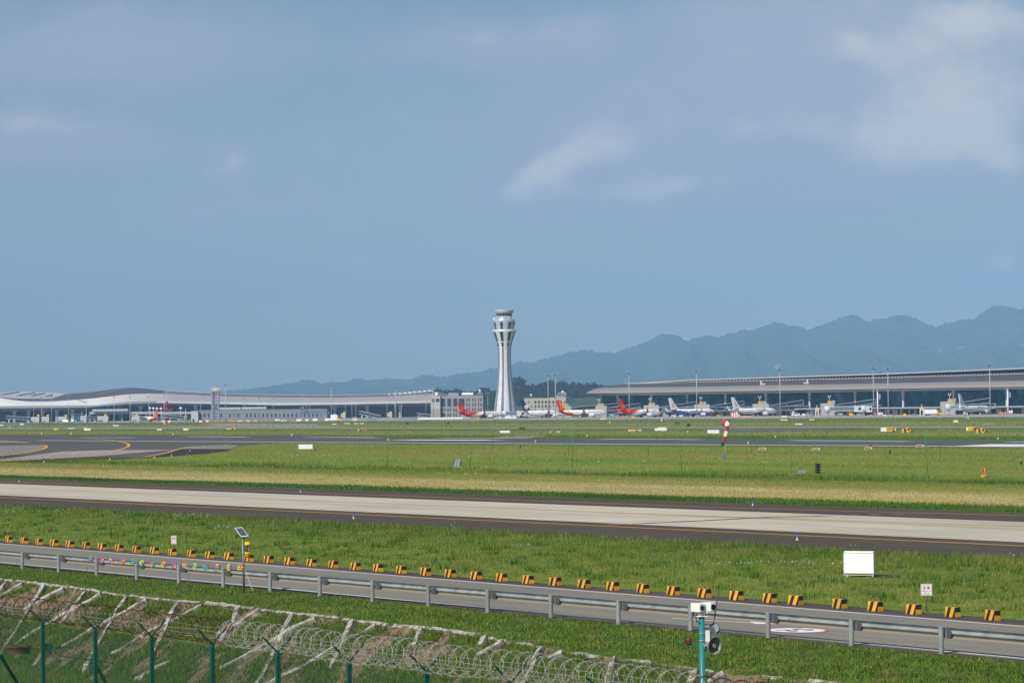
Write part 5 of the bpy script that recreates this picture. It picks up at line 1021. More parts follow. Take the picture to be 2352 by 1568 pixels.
LWH = panelm('roof_white', (236, 235, 233), 4.0, 300, 0.93, 0.4, 0.05, 0.12, 0.02); LGR = panelm('roof_grey', (150, 148, 150), 3.0, 300, 0.9, 0.5, 0.1, 0.12, 0.05); LDK = pm('roof_slate', (82, 82, 92), rough=0.5, var=0.1, scale=0.05)
XL = [x for x in LX if x <= 365]; XR = [x for x in LX if x >= 356]
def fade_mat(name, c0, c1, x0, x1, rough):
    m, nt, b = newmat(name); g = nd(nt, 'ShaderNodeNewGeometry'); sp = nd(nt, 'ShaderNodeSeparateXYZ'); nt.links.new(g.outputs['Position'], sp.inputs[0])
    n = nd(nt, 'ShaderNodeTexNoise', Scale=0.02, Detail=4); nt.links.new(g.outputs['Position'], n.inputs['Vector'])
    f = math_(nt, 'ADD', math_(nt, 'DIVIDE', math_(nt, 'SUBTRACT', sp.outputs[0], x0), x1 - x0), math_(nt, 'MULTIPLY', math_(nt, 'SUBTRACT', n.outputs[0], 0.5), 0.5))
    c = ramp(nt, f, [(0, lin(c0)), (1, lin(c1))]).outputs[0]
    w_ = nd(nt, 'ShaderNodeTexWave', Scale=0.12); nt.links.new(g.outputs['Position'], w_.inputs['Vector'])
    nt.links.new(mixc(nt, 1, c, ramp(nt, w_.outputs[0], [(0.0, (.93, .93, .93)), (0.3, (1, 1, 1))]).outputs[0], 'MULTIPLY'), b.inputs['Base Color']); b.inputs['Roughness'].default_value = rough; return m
FADE = fade_mat('roof_sun_fade', (236, 234, 230), (164, 161, 160), (160 - CX) / FPX * YL, (400 - CX) / FPX * YL, 0.45)  # sunlight on the wave roof painted in: white sunlit end fading to grey
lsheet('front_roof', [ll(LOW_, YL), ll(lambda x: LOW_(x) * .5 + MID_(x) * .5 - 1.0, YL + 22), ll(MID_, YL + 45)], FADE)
lsheet('eave_band', [ll(BOT_, YL - 2, XL), ll(LOW_, YL - 3, XL)], pm('eave_grey', (178, 180, 184), rough=0.5, var=0.04, scale=.1), True); lsheet('eave_band', [ll(BOT_, YL - 2, XR), ll(LOW_, YL - 3, XR)], LWH)
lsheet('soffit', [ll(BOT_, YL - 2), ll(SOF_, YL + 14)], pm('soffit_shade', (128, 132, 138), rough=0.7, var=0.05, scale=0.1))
lsheet('ridge_roof', [ll(lambda x: MID_(x) + .3, YL + 44), ll(lambda x: MID_(x) - 1.0, YL + 45), ll(SKY_, YL + 95), ll(SKY_, YL + 180)], LDK)
XB = [x for x in LX if x >= 375]; lsheet('ridge_edge', [ll(lambda x: SKY_(x) + 1.2, YL + 88, XB), ll(lambda x: SKY_(x) - .3, YL + 90, XB)], pm('ridge_metal', (186, 188, 194), rough=0.4, var=0.06)); lsheet('upper_grey_roof', [ll(lambda x: MID_(x) - 1.2, YL + 46, XB), ll(lambda x: SKY_(x) + 1.0, YL + 87, XB)], LGR)
BK = smooth_curve(qs(1, [(-300, 238), (0, 231), (200, 216), (400, 218), (600, 232), (870, 244), (1000, 262)])); XK = [x for x in LX if x <= 160]
lsheet('rear_roof', [ll(lambda x: SKY_(x) + 3, YL + 170, XK), ll(BK, YL + 300, XK), ll(lambda x: BK(x) + 1, YL + 330, XK)], panelm('roof_rear', (186, 186, 188), 5.0, 300, 0.9, 0.5, 0.05, 0.3, 0.03))
for pts in (((0, 268), (120, 245), (260, 228)), ((180, 290), (300, 262), (470, 238)), ((330, 304), (450, 270), (600, 246)), ((540, 306), (640, 280), (700, 266))):
    m = MB(); P = [D(*Q(1, *q), YL + 240 - i * 10) - lo2 for i, q in enumerate(pts)]; m.tube(P, 0.8, 5); m.build('roof_seam', LDK, LT)
for pts in (((740, 300), (860, 264), (1000, 243)), ((930, 282), (1060, 246), (1200, 230)), ((1090, 278), (1200, 246), (1350, 212)), ((1300, 262), (1500, 218), (1640, 190))):
    m = MB(); P = [D(*Q(1, *q), YL + 52 + i * 12) - lo2 for i, q in enumerate(pts)]; m.tube(P, 0.5, 5); m.build('roof_seam', pm('seam_light', (150, 152, 160), var=0.05), LT)
m = MB(); m.tube([D(*Q(1, *q), YL + 10 + i * 3) - lo2 for i, q in enumerate(((1010, 325), (1080, 340), (1200, 385), (1240, 418)))], 0.45, 5); m.build('roof_seam', LGR, LT)
TOP9 = qs(3, [(850, 246), (918, 238), (985, 232), (1052, 225), (1120, 218), (1186, 211), (1254, 206), (1322, 199), (1388, 192)])
for x, y in TOP9:
    a = D(x, y, YL + 70) - lo2; b_ = D(x + 10.5, y + 3.6, YL + 70) - lo2; c = D(x + .6, y + 4.6, YL + 70) - lo2; m = MB(); m.prism([a, b_, c], Vector((0, 16, 0))); m.build('skylight', WHITE, LT)
GLL = pm('concourse_glass', (40, 62, 84), rough=0.2, var=0.3, scale=0.06)
m = MB(); m.loft([[D(x, 975, YL + 16) - lo2 for x in LX], ll(lambda x: SOF_(x) - 2, YL + 16)], ring_closed=False, smooth=False); m.build('glass_wall', GLL, LT)
m = MB(); m.loft([[D(x, 950.5 - .006 * (x - 500) * 0, YL - 6) - lo2 for x in LX if 200 <= x <= 760], [D(x, 945.3, YL - 6) - lo2 for x in LX if 200 <= x <= 760], [D(x, 945.0, YL + 14) - lo2 for x in LX if 200 <= x <= 760]], ring_closed=False, smooth=False); m.build('road_deck', pm('deck_grey', (160, 164, 168), var=0.06), LT)
for k, xs in ((1, (195, 385, 575, 765, 975, 1455, 1610, 1890)), (2, (447, 1103, 1872)), (3, (130, 570, 1012))):
    for x in xs:
        px, _ = Q(k, x, 0); p = D(px, 960, YL + 8) - lo2; zt2 = (D(px, SOF_(px) - 1, YL + 8) - lo2).z; m = MB(); m.lathe([(1.7, 0), (1.7, zt2 * .7), (2.2, zt2 * .9), (3.2, zt2 + 1)], 12, (p.x, p.y)); m.build('column', pm('column_haze', (150, 156, 164), var=0.05), LT)
for k, x0, x1, y0, y1 in ((1, 1240, 1720, 452, 488), (2, 760, 1050, 430, 462), (2, 1065, 1395, 425, 458)):
    a = D(*Q(k, x0, y1), YL - 12) - lo2; b_ = D(*Q(k, x1, y0), YL - 12) - lo2; m = MB(); m.bbox((a.x, a.y, a.z), (b_.x, a.y + 14, b_.z)); m.build('glass_pavilion', panelm('pavilion', (172, 182, 184), 4, 60, 0.75, 0.4, 0, .5), LT)
for i in range(16):
    px, _ = Q(1, 1100 + i * 108, 0)
    if px > 745: break
    p = D(px, 960, YL - 4) - lo2; m = MB(); m.box((p.x, p.y, 5), (1.4, 1.4, 10)); m.build('deck_pier', pm('pier_grey', (130, 136, 144), var=0.05), LT)
# ---------------------------------------------------------------- airliners
AW = pm('aircraft_white', (243, 243, 244), rough=0.3, var=0.02, scale=0.5); AR = pm('aircraft_red', (206, 30, 40), rough=0.3, var=0.04, scale=0.5); AG = pm('aircraft_gold', (232, 172, 60), rough=0.3, var=0.04)
AN = pm('aircraft_navy', (28, 40, 72), rough=0.3, var=0.04); AB = pm('aircraft_blue', (44, 92, 190), rough=0.3, var=0.05); AP = pm('aircraft_purple', (92, 70, 150), rough=0.3, var=0.05); ALB = pm('aircraft_sky', (110, 170, 226), rough=0.3, var=0.04)
AGY = pm('aircraft_grey', (150, 154, 162), rough=0.35, var=0.03); ADK = pm('aircraft_dark', (36, 38, 46), rough=0.3, var=0.1); AY = pm('aircraft_yellow', (246, 200, 40), rough=0.3, var=0.04)
LIV = [AW, AR, AG, AN, AB, AP, ALB, AGY, AY]
def liv_red(x, z):                                           # red rear sweeping up and forward, gold ribbons along its edge
    e = x - (-7.6 + 2.3 * (z - 3.3))
    return 1 if e < 0 else 2 if e < 0.7 else 0 if e < 1.3 else 1 if e < 1.9 else 2 if e < 2.4 else 0
def liv_swoosh(x, z):                                        # red belly running forward, yellow ribbon above it
    top = 5.6 - 0.16 * (x + 19) - (0.9 if x > -8 else 0) - max(0, x + 4) * 0.02
    if x > 3: return 0
    return 1 if z < top - 0.75 else 8 if z < top - 0.1 else 0
def liv_line(x, z): return 4 if 2.62 < z < 2.95 else 7 if z < 2.62 and z < 1.9 else 0
def liv_wave(x, z):
    if x > 15.5: return 1 if z < 3.0 else 0
    w_ = 3.6 + 0.5 * math.sin(x * 0.33 + 1) + (0.9 if x < -6 else 0)
    if z > w_: return 0
    q = z - 0.35 * math.sin(x * 0.42) + 0.12 * x
    return (6, 4, 1, 5, 4, 6, 4, 5)[int(q * 1.6 + 12) % 8]
def liv_white(x, z): return 7 if z < 1.7 else 0
FUS = [(19.2, 0.06, 2.70), (18.8, .55, 2.80), (18.2, .95, 2.92), (17.2, 1.36, 3.05), (16, 1.68, 3.18), (14.4, 1.92, 3.27), (12.5, 2.0, 3.3), (-7, 2.0, 3.3), (-10, 1.88, 3.42), (-13, 1.5, 3.78), (-16, .95, 4.2), (-18, .5, 4.5), (-19.3, .22, 4.62)]
fx = np.array([a for a, _, _ in FUS][::-1]); fr = np.array([b for _, b, _ in FUS][::-1]); fz = np.array([c for _, _, c in FUS][::-1])
def airliner(pos, yaw, label, liv, fin_c, emblem=None, text=None, wlet=AW, k=1.0, stretch=1.0, stab_c=None, eng=AW, tail_c=None):
    """two-engined jet; local +x is the nose"""
    t = thing('airliner', label, 'aeroplane', pos, yaw, 'airliners parked on the apron'); t.scale = (k, k, k)
    m = MB(); xs = np.concatenate([np.arange(-19.3, 19.0, 0.2), [19.2]]); n = 40; rings = []
    for x in xs:
        r = float(np.interp(x, fx, fr)); z = float(np.interp(x, fx, fz)); rings.append([Vector((x * stretch, r * 0.94 * math.cos(2 * math.pi * i / n), z + r * 1.04 * math.sin(2 * math.pi * i / n))) for i in range(n)])
    m.loft(rings, mif=lambda i, kk: liv(float(xs[i]), rings[i][kk].z * 0.5 + rings[i][(kk + 1) % n].z * 0.5), caps=True); fu = m.build('fuselage', LIV, t)
    X = lambda v: v * stretch
    for sg in (-1, 1):
        m = MB(); x = -12.5
        while x < 13:
            r = float(np.interp(x, fx, fr)); zc = float(np.interp(x, fx, fz)); dz = 3.75 - zc if x > -9 else 0.45; y = sg * (0.94 * math.sqrt(max(0.01, r * r - (dz / 1.04) ** 2)) + 0.015)
            if int(x * 2) % 21 != 5: m.quad((X(x), y, zc + dz - .2), (X(x) + .32, y, zc + dz - .2), (X(x) + .32, y * .985, zc + dz + .2), (X(x), y * .985, zc + dz + .2))
            x += 0.62
        m.build('window_row', ADK, fu)
        m = MB(); pts = [(16.6, 3.72), (17.75, 3.42), (17.9, 3.72), (17.0, 4.12), (16.5, 4.2)]; P = []
        for x, z in pts:
            r = float(np.interp(x, fx, fr)); zc = float(np.interp(x, fx, fz)); dz = min(z - zc, r * 1.02); P.append(Vector((X(x), sg * (0.94 * math.sqrt(max(0.0, r * r - (dz / 1.04) ** 2)) + 0.05), zc + dz + .02)))
        m.add(P, [tuple(range(len(P)))]); m.build('cockpit_window', ADK, fu)
        for x in (13.8, -11.8):
            r = float(np.interp(x, fx, fr)) * .94; zc = float(np.interp(x, fx, fz)); m = MB(); y = sg * (r + .02); m.quad((X(x), y * .98, zc - .5), (X(x) + .85, y * .98, zc - .5), (X(x) + .85, y * .96, zc + 1.0), (X(x), y * .96, zc + 1.0)); m.build('door', AGY if liv is not liv_red else AW, fu)
    def slab(name, poly, thk, mat, par, axis):
        m = MB(); nrm = Vector(axis).normalized() * thk; m.prism([Vector(p) - nrm / 2 for p in poly], nrm); return m.build(name, mat, par)
    fin = slab('fin', [(X(-8.5), 0, 5.0), (X(-12.6), 0, 5.9), (X(-17.6), 0, 12.3), (X(-18.0), 0, 12.5), (X(-20.0), 0, 12.5), (X(-17.9), 0, 5.0)], 0.34, fin_c, t, (0, 1, 0))
    for sg in (-1, 1):
        slab('tailplane', [(X(-14.8), sg * .7, 4.7), (X(-18.4), sg * 7.0, 5.5), (X(-19.8), sg * 7.0, 5.5), (X(-18.4), sg * .5, 4.7)], 0.22, stab_c or AGY, t, (0, 0, 1))
        wg = slab('wing', [(X(5.0), sg * 1.6, 2.2), (X(-0.2), sg * 6.0, 2.75), (X(-5.6), sg * 16.9, 3.9), (X(-7.2), sg * 16.9, 3.9), (X(-3.8), sg * 6.0, 2.7), (X(-3.8), sg * 1.6, 2.2)], 0.42, AGY, t, (0, 0, 1))
        slab('winglet', [(X(-5.6), sg * 16.9, 3.9), (X(-7.6), sg * 17.7, 6.4), (X(-8.3), sg * 17.7, 6.4), (X(-7.3), sg * 16.9, 3.9)], 0.16, wlet, wg, (0, 1, 0))
        Rm = Matrix.Rotation(math.pi / 2, 3, 'Y'); m = MB(); m.lathe([(0.90, 0.0), (1.06, 0.25), (1.10, 1.2), (1.0, 2.8), (0.72, 4.0)], 18, rot=Rm); 
        en = m.build('engine', eng, t, loc=(X(3.2) , sg * 4.9, 1.72)); en.rotation_euler = (0, 0, math.pi); en.location.x = X(6.6)
        m = MB(); m.lathe([(0.91, 0.06), (0.001, 0.5)], 18, rot=Rm); m.build('intake', ADK, en)
        m = MB(); m.box((X(3.4), sg * 4.9, 2.55), (2.6, .3, .6)); m.build('pylon', AGY, t)
        m = MB()
        for dx in (0, .0): m.cyl((X(-1.6), sg * 2.9, .55), (X(-1.6), sg * 2.9, 2.0), .14, n=6); m.cyl((X(-1.6), sg * 2.9 - .45, .55), (X(-1.6), sg * 2.9 + .45, .55), .55, n=12)
        m.build('main_gear', ADK, t)
    m = MB(); m.cyl((X(13.8), 0, .4), (X(13.8), 0, 1.7), .12, n=6); m.cyl((X(13.8), -.28, .38), (X(13.8), .28, .38), .38, n=12); m.build('nose_gear', ADK, t)
    if emblem:
        for sg in (-1, 1):
            m = MB()
            for pts, w_, mi in emblem:
                if w_ < 0:
                    c = Vector((pts[0][0], 0, pts[0][1])); m.add([c + Vector((-w_ * math.cos(a), sg * (.185 + mi * .004), -w_ * math.sin(a))) for a in np.linspace(0, 2 * math.pi, 20)[:-1]], [tuple(range(19))], mi); continue
                for i in range(len(pts) - 1):
                    a, b_ = Vector((X(pts[i][0]), sg * (.19 + mi * .004), pts[i][1])), Vector((X(pts[i + 1][0]), sg * (.19 + mi * .004), pts[i + 1][1])); d = (b_ - a).normalized(); q = Vector((-d.z, 0, d.x)); w0 = w_ * (1 - .5 * abs(2 * i / len(pts) - 1)); m.quad(a + q * w0 / 2 - d * .05, a - q * w0 / 2 - d * .05, b_ - q * w0 / 2 + d * .05, b_ + q * w0 / 2 + d * .05, mi)
            m.build('fin_emblem', EMB, fin)
    if text:
        for s_, x, z, size, mat in text:
            m = MB(); textmb(m, s_, size, frame((X(x), -1.90, z), (1, 0, 0), (0, .12, 1))); m.build('lettering', mat, fu)
    return t
EMB = [AR, AG, AW, AN, AY]
phoenix = [([(-17.3, 8.9), (-16.6, 9.2), (-16.0, 8.9), (-16.2, 8.2), (-16.0, 7.2), (-16.5, 6.6)], .34, 0), ([(-17.2, 8.3), (-16.7, 8.5), (-16.6, 7.9), (-16.5, 7.2)], .28, 0), ([(-15.2, 8.5), (-15.0, 7.6), (-15.5, 6.6), (-16.2, 6.4)], .34, 0), ([(-17.4, 9.6), (-16.5, 9.7), (-15.8, 9.4)], .24, 0)]
bird = [([(-17.0, 9.3), (-16.2, 8.7), (-16.4, 8.0), (-17.0, 7.4), (-17.3, 6.8)], .30, 1), ([(-16.0, 9.2), (-16.6, 9.6), (-17.3, 9.3)], .3, 1), ([(-15.4, 8.4), (-15.2, 7.8), (-15.9, 7.3), (-16.8, 6.6), (-17.6, 5.8)], .3, 1), ([(-16.0, 8.4), (-16.6, 7.6), (-17.4, 7.3)], .22, 1)]
bird2 = [([(-17.6, 9.4), (-17.0, 8.6), (-16.0, 8.2), (-15.0, 7.4), (-15.0, 6.6), (-15.8, 6.5)], .30, 1), ([(-17.4, 8.6), (-16.7, 8.0), (-15.8, 7.6)], .26, 1), ([(-17.2, 7.9), (-16.5, 7.4), (-15.8, 7.1)], .24, 1), ([(-14.4, 7.8), (-14.5, 7.0), (-15.2, 6.4), (-16.4, 6.3)], .26, 1)]
swirl = [([(-18.2, 11.2), (-17.4, 10.4), (-16.9, 9.6), (-16.2, 9.0), (-15.2, 8.6), (-14.6, 7.6), (-13.4, 6.4), (-12.2, 5.8)], .5, 4), ([(-16.0, 6.9), (-15.4, 7.3), (-15.0, 6.9), (-15.3, 6.4), (-16.1, 6.3), (-16.7, 6.8), (-16.6, 7.5), (-15.9, 8.0), (-15.1, 7.8), (-14.2, 6.9), (-13.2, 6.0)], .36, 4), ([(-17.4, 11.4), (-16.5, 10.3), (-15.8, 9.6)], .35, 4), ([(-18.3, 10.0), (-17.5, 9.0), (-16.6, 8.4)], .3, 4)]
discs = [([(-15.9, 7.9)], -1.5, 2), ([(-16.9, 8.4), (-16.4, 8.0), (-16.5, 7.4), (-16.3, 6.8)], .2, 3), ([(-16.5, 8.8), (-16.0, 8.3), (-16.1, 7.5), (-15.9, 6.7)], .2, 3), ([(-16.1, 9.1), (-15.6, 8.5), (-15.7, 7.7), (-15.4, 7.0)], .2, 3)]
def park(tailx, noseyaw, Y, dx=-19.0, L=1.0):
    """place so that the fin tip stands in column tailx at distance Y"""
    c, s = math.cos(noseyaw), math.sin(noseyaw); p = base(tailx, Y); return Vector((p.x + 19.0 * L * c, p.y + 19.0 * L * s, p.z))
AIR = [(1053.5, 30, 2185, 1.0, 'red tailed white airliner with a gold bird on its fin, left of the tower', liv_red, AR, bird, [('深圳航空', 4.5, 4.35, 1.1, ADK), ('Shenzhen Airlines', 10.2, 4.35, .85, ADK)], AR, AR),
       (1199.5, 27, 2108, 1.0, 'white airliner with a navy fin bearing a white round emblem, right of the tower', liv_white, AN, discs, [('SHANDONG AIRLINES', 3.0, 4.4, .8, ADK), ('山东航空', 10.6, 4.4, 1.2, ADK)], AN, AGY),
       (1281, 24, 2085, 1.0, 'white airliner with a red belly and yellow swirls on its red fin', liv_swoosh, AR, swirl, [('Hainan Airlines 海南航空', 8.5, 4.4, .95, AR)], AR, AR),
       (1423, 32, 1945, .86, 'shorter red and white airliner with a red fin, in front of the glass terminal', liv_red, AR, bird2, [('Kunming Airlines', 4.6, 4.4, .9, ADK), ('昆明航空', 11.4, 4.4, 1.0, ADK)], AR, AR),
       (1538.5, 37, 1922, 1.0, 'white airliner with blue, purple and red waves painted along its body', liv_wave, AW, phoenix, [('AIR CHINA', 11.0, 4.4, .7, ADK)], AW, AGY),
       (1682.5, 37, 1929, 1.0, 'white airliner with a thin blue waistline, left of the boarding stairs', liv_line, AW, phoenix, [('中国国际航空公司', 4.5, 4.4, 1.2, ADK), ('AIR CHINA', 13.0, 4.2, .55, ADK)], AW, AGY),
       (2204, 54, 1750, 1.0, 'white airliner with a blue waistline at the far right, turned away to the terminal', liv_line, AW, phoenix, [('中国国际航空公司', 4.5, 4.4, 1.2, ADK)], AW, AGY)]
for tx, yaw, Y, st_, lb, liv, fc, em, tx2, wl, sc_ in AIR:
    a = R_(yaw); airliner(park(tx, a, Y, L=st_), a, lb, liv, fc, em, tx2, wl, 1.0, st_, sc_)
# far left stands
airliner(park(361, R_(125), 2800), R_(125), 'far red and yellow tailed airliner, angled away to the left, under the left concourse', liv_swoosh, AR, swirl, None, AR)
airliner(park(426, R_(97), 2900), R_(97), 'far white airliner mostly hidden behind apron vehicles, under the red sculpture', liv_white, AW, None, None, AW)
airliner(park(1449, R_(150), 2420), R_(150), 'airliner showing only its white fin behind the small office block', liv_white, AW, None, None, AW).location = park(1449, R_(150), 2420)
# small regional jet with its engines at the tail
rj = thing('regional_jet', 'small white regional jet with a blue T-tail on the far left apron', 'aeroplane', base(155, 2600), R_(125), 'airliners parked on the apron')
m = MB(); rings = []
for x, r, z in ((10.5, .1, 1.9), (9.6, .8, 2.0), (8, 1.3, 2.2), (5, 1.5, 2.3), (-7, 1.5, 2.3), (-10, 1.0, 2.7), (-12.5, .3, 3.1)): rings.append([Vector((x, r * math.cos(q), z + r * math.sin(q))) for q in np.linspace(0, 2 * math.pi, 17)[:-1]])
m.loft(rings, caps=True); m.build('fuselage', AW, rj)
m = MB(); m.prism([(-8, .12, 3.4), (-12.2, .12, 8.2), (-13.8, .12, 8.2), (-11.8, .12, 3.2)], (0, -.24, 0)); m.build('fin', ALB, rj)
for sg in (-1, 1):
    m = MB(); m.prism([(-12.0, 0, 8.2), (-13.2, sg * 4.4, 8.1), (-14.0, sg * 4.4, 8.1), (-13.8, 0, 8.2)], (0, 0, .2)); m.build('tailplane', AW, rj); m = MB(); m.prism([(2, sg * 1.2, 1.4), (-3.5, sg * 12, 2.2), (-4.8, sg * 12, 2.2), (-2.5, sg * 1.2, 1.4)], (0, 0, .3)); m.build('wing', AGY, rj)
    m = MB(); m.cyl((-9.5, sg * 1.9, 3.0), (-5.5, sg * 1.9, 3.0), .6, .75, 12); m.build('engine', AN, rj)
# ---------------------------------------------------------------- office blocks, lattice mast and other buildings
def block_at(k, x0, x1, ytop, Y, depth, name, label, cat, mat, rz=0.0):
    """box building from the picture columns of zoom k; returns thing, width, height"""
    a, _ = Q(k, x0, 0); b_, _ = Q(k, x1, 0); p = base(a, Y); q = base(b_, Y); _, py = Q(k, x0, ytop); h = zat(a, py, Y) - p.z; w_ = (q.x - p.x) / math.cos(rz)
    t = thing(name, label, cat, p, rz); m = MB(); m.bbox((0, 0, 0), (w_, depth, h)); m.build('wall', mat, t)
    m = MB(); m.bbox((-.2, -.2, h), (w_ + .2, depth + .2, h + .35)); m.build('parapet', mat, t); return t, w_, h, p
OFFM = panelm('office_stone', (150, 152, 156), 1.6, 1.2, 0.82, 0.7, 0, .06); OFFL = panelm('office_light', (176, 178, 180), 3.0, 1.2, 0.85, 0.7, 0, .06); WINM = pm('office_window', (48, 60, 84), rough=0.15, var=0.25, scale=0.3); FRM = pm('window_frame', (120, 124, 130), var=0.05)
OY = 2450.0
off, ow, oh, op = block_at(3, 1550, 2123, 283, OY, 26, 'office_block', 'grey stone office block with tall windows, left of the control tower', 'office', OFFM)
def opt(k, x, y): px, py = Q(k, x, y); p = D(px, py, OY) - op; return p
def win(par, k, x0, x1, y0, y1, origin, Y, dy=-.12, mull=1, mat=WINM):
    a = D(*Q(k, x0, y1), Y) - origin; b_ = D(*Q(k, x1, y0), Y) - origin; m = MB(); m.bbox((a.x, dy, a.z), (b_.x, dy + .1, b_.z)); w_ = m.build('window', mat, par)
    if mull:
        m = MB()
        for q in range(1, mull + 1): x = a.x + (b_.x - a.x) * q / (mull + 1); m.bbox((x - .06, dy - .06, a.z), (x + .06, dy - .01, b_.z))
        m.bbox((a.x - .15, dy - .08, a.z - .2), (b_.x + .15, dy - .01, a.z)); m.build('window_frame', FRM, w_)
for x0, x1, y0, y1 in ((1565, 1615, 312, 420), (1645, 1695, 312, 420), (1725, 1775, 310, 418), (1798, 1874, 312, 420)): win(off, 3, x0, x1, y0, y1, op, OY, mull=3)
for y0, y1 in ((308, 348), (374, 415), (440, 480), (512, 556)):
    for x0 in (1899, 1930, 1979, 2010, 2056, 2088): win(off, 3, x0, x0 + 15, y0, y1, op, OY, mull=1)
for y0, y1 in ((447, 482), (512, 560)):
    for x0 in (1566, 1597, 1645, 1676, 1725, 1756, 1806): win(off, 3, x0, x0 + 17, y0, y1, op, OY, mull=1)
wl_, ww, wh, wp = block_at(3, 1422, 1550, 286, OY - 3, 22, 'office_wing', 'pale windowless end wing of the grey office block', 'office', OFFL)
for x0, x1 in ((1434, 1471), (1489, 1536)): win(wl_, 3, x0, x1, 314, 356, wp, OY - 3, mull=2)
m = MB(); a = D(*Q(3, 1423, 575), OY - 3) - wp; b_ = D(*Q(3, 1549, 448), OY - 3) - wp; m.bbox((0, -1.0, 0), (ww, -.02, b_.z)); m.build('plinth', panelm('office_base', (160, 150, 142), 3, 1.2, .88, .7), wl_)
m = MB(); a = opt(3, 1658, 283); b_ = opt(3, 1790, 236); m.bbox((a.x, 6, oh + .3), (b_.x, 18, b_.z)); m.build('stair_head', OFFM, off)
for i in range(9): m = MB(); x = opt(3, 1850 + i * 16, 0).x; m.cyl((x, 4, oh + .4), (x, 4, oh + 2.6), 1.0, n=10); m.build('water_tank', WHITE, off)
m = MB(); x = opt(3, 2078, 0).x; m.cyl((x, 8, oh), (x, 8, oh + 4), .2, n=6); m.ball((x, 8, oh + 4.2), 1.0, 8, 6); m.cyl((x - 3, 8, oh), (x, 8, oh + 3.4), .15, n=5); m.cyl((x + 3, 8, oh), (x, 8, oh + 3.4), .15, n=5); m.build('roof_aerial', WHITE, off)
for i, x in enumerate((1490, 1505)): m = MB(); xx = (D(*Q(3, x, 270), OY) - wp).x; m.cyl((xx, 5, wh + .3), (xx, 5, wh + 3), .8, n=8); m.build('roof_tank', WHITE, wl_)
SOY = 2400.0
so_, sw, sh, sp2 = block_at(4, 1068, 1628, 314, SOY, 20, 'office_block', 'small beige office block right of the control tower, a railed cage on its roof', 'office', panelm('office_beige', (172, 168, 160), 30, 3.2, .9, .75))
for y0, y1 in ((342, 374), (402, 432)):
    for x0 in (1203, 1250, 1298, 1345, 1392, 1444, 1494, 1545, 1592): win(so_, 4, x0, x0 + 22, y0, y1, sp2, SOY, mull=1)
for x0, x1, y0, y1 in ((1122, 1134, 345, 372), (1157, 1170, 404, 432), (1203, 1222, 455, 480), (1300, 1320, 455, 480), (1392, 1412, 455, 480)): win(so_, 4, x0, x1, y0, y1, sp2, SOY)
m = MB(); a = D(*Q(4, 1502, 312), SOY) - sp2; b_ = D(*Q(4, 1622, 272), SOY) - sp2; m.bbox((a.x, 4, sh), (b_.x, 5, b_.z)); m.bbox((a.x, 12, sh), (b_.x, 13, b_.z)); m.bbox((a.x, 3.5, b_.z), (b_.x, 13.5, b_.z + .4)); m.build('roof_house', OFFL, so_)
m = MB(); c = D(*Q(4, 1520, 270), SOY) - sp2; d = D(*Q(4, 1632, 232), SOY) - sp2
for i in range(10): xx = c.x + (d.x - c.x) * i / 9; m.cyl((xx, 3, c.z), (xx, 3, d.z), .1, n=4); m.cyl((xx, 12, c.z), (xx, 12, d.z), .1, n=4)
for z_ in (c.z, (c.z + d.z) / 2, d.z): m.bar((c.x, 3, z_), (d.x, 3, z_), .14); m.bar((c.x, 12, z_), (d.x, 12, z_), .14)
m.build('roof_cage', pm('cage_grey', (150, 160, 170), var=.05), so_)
m = MB(); e = D(*Q(4, 1582, 225), SOY) - sp2; m.cyl((e.x, 7, c.z), (e.x, 7, e.z), .25, n=6); m.ball((e.x, 7, e.z), 1.1, 8, 6); e = D(*Q(4, 1155, 262), SOY) - sp2; m.cyl((e.x, 7, sh), (e.x, 7, e.z), .12, n=5); m.box((e.x, 7, e.z), (1.6, .3, 1.0)); e = D(*Q(4, 1612, 225), SOY) - sp2; m.cyl((e.x, 7, c.z), (e.x, 7, e.z), .3, n=6); m.build('roof_aerial', WHITE, so_)
for x in (1432, 1460): m = MB(); e = D(*Q(4, x, 300), SOY) - sp2; m.cyl((e.x, 5, sh), (e.x, 5, e.z), .9, n=10); m.build('water_tank', WHITE, so_)
GY = 2620.0
ga, gw, gh, gp = block_at(2, 478, 2210, 474, GY, 24, 'freight_hall', 'long low grey hall with a row of narrow windows before the left concourse', 'hall', panelm('hall_grey', (124, 126, 132), 2.2, 1.1, .86, .7))
for i, x0 in enumerate([500, 555, 611] + [782] + [895, 952, 1010] + [1122 + 55.6 * j for j in range(19)]): win(ga, 2, x0, x0 + 20, 515, 562, gp, GY, mull=0, mat=WINM if i % 5 else pm('office_window_grey', (92, 98, 118), rough=.3, var=.15))
m = MB(); a = D(*Q(2, 1908, 488), GY) - gp; textmb(m, 'GA', 5.0, frame((a.x, -.2, a.z), (1, 0, 0), (0, 0, 1))); m.build('lettering', pm('letter_blue', (40, 70, 150), var=.03), ga)
m = MB(); a = D(*Q(2, 1945, 490), GY) - gp; b_ = D(*Q(2, 2205, 488), GY) - gp
for j in range(8): m.bbox((a.x + (b_.x - a.x) * (j + .15) / 8, -.2, a.z - 1.1), (a.x + (b_.x - a.x) * (j + .7) / 8, -.02, a.z + 1.1))
m.build('fascia_panels', pm('panel_grey', (104, 108, 122), var=.05), ga)
wb, w1, h1, p1 = block_at(2, 385, 478, 486, GY - 4, 20, 'plant_room', 'pale blank plant room at the left end of the long grey hall', 'building', OFFL)
m = MB(); m.bbox((w1 * .2, -.1, 0), (w1 * .45, -.02, 3.2)); m.build('door', WINM, wb)
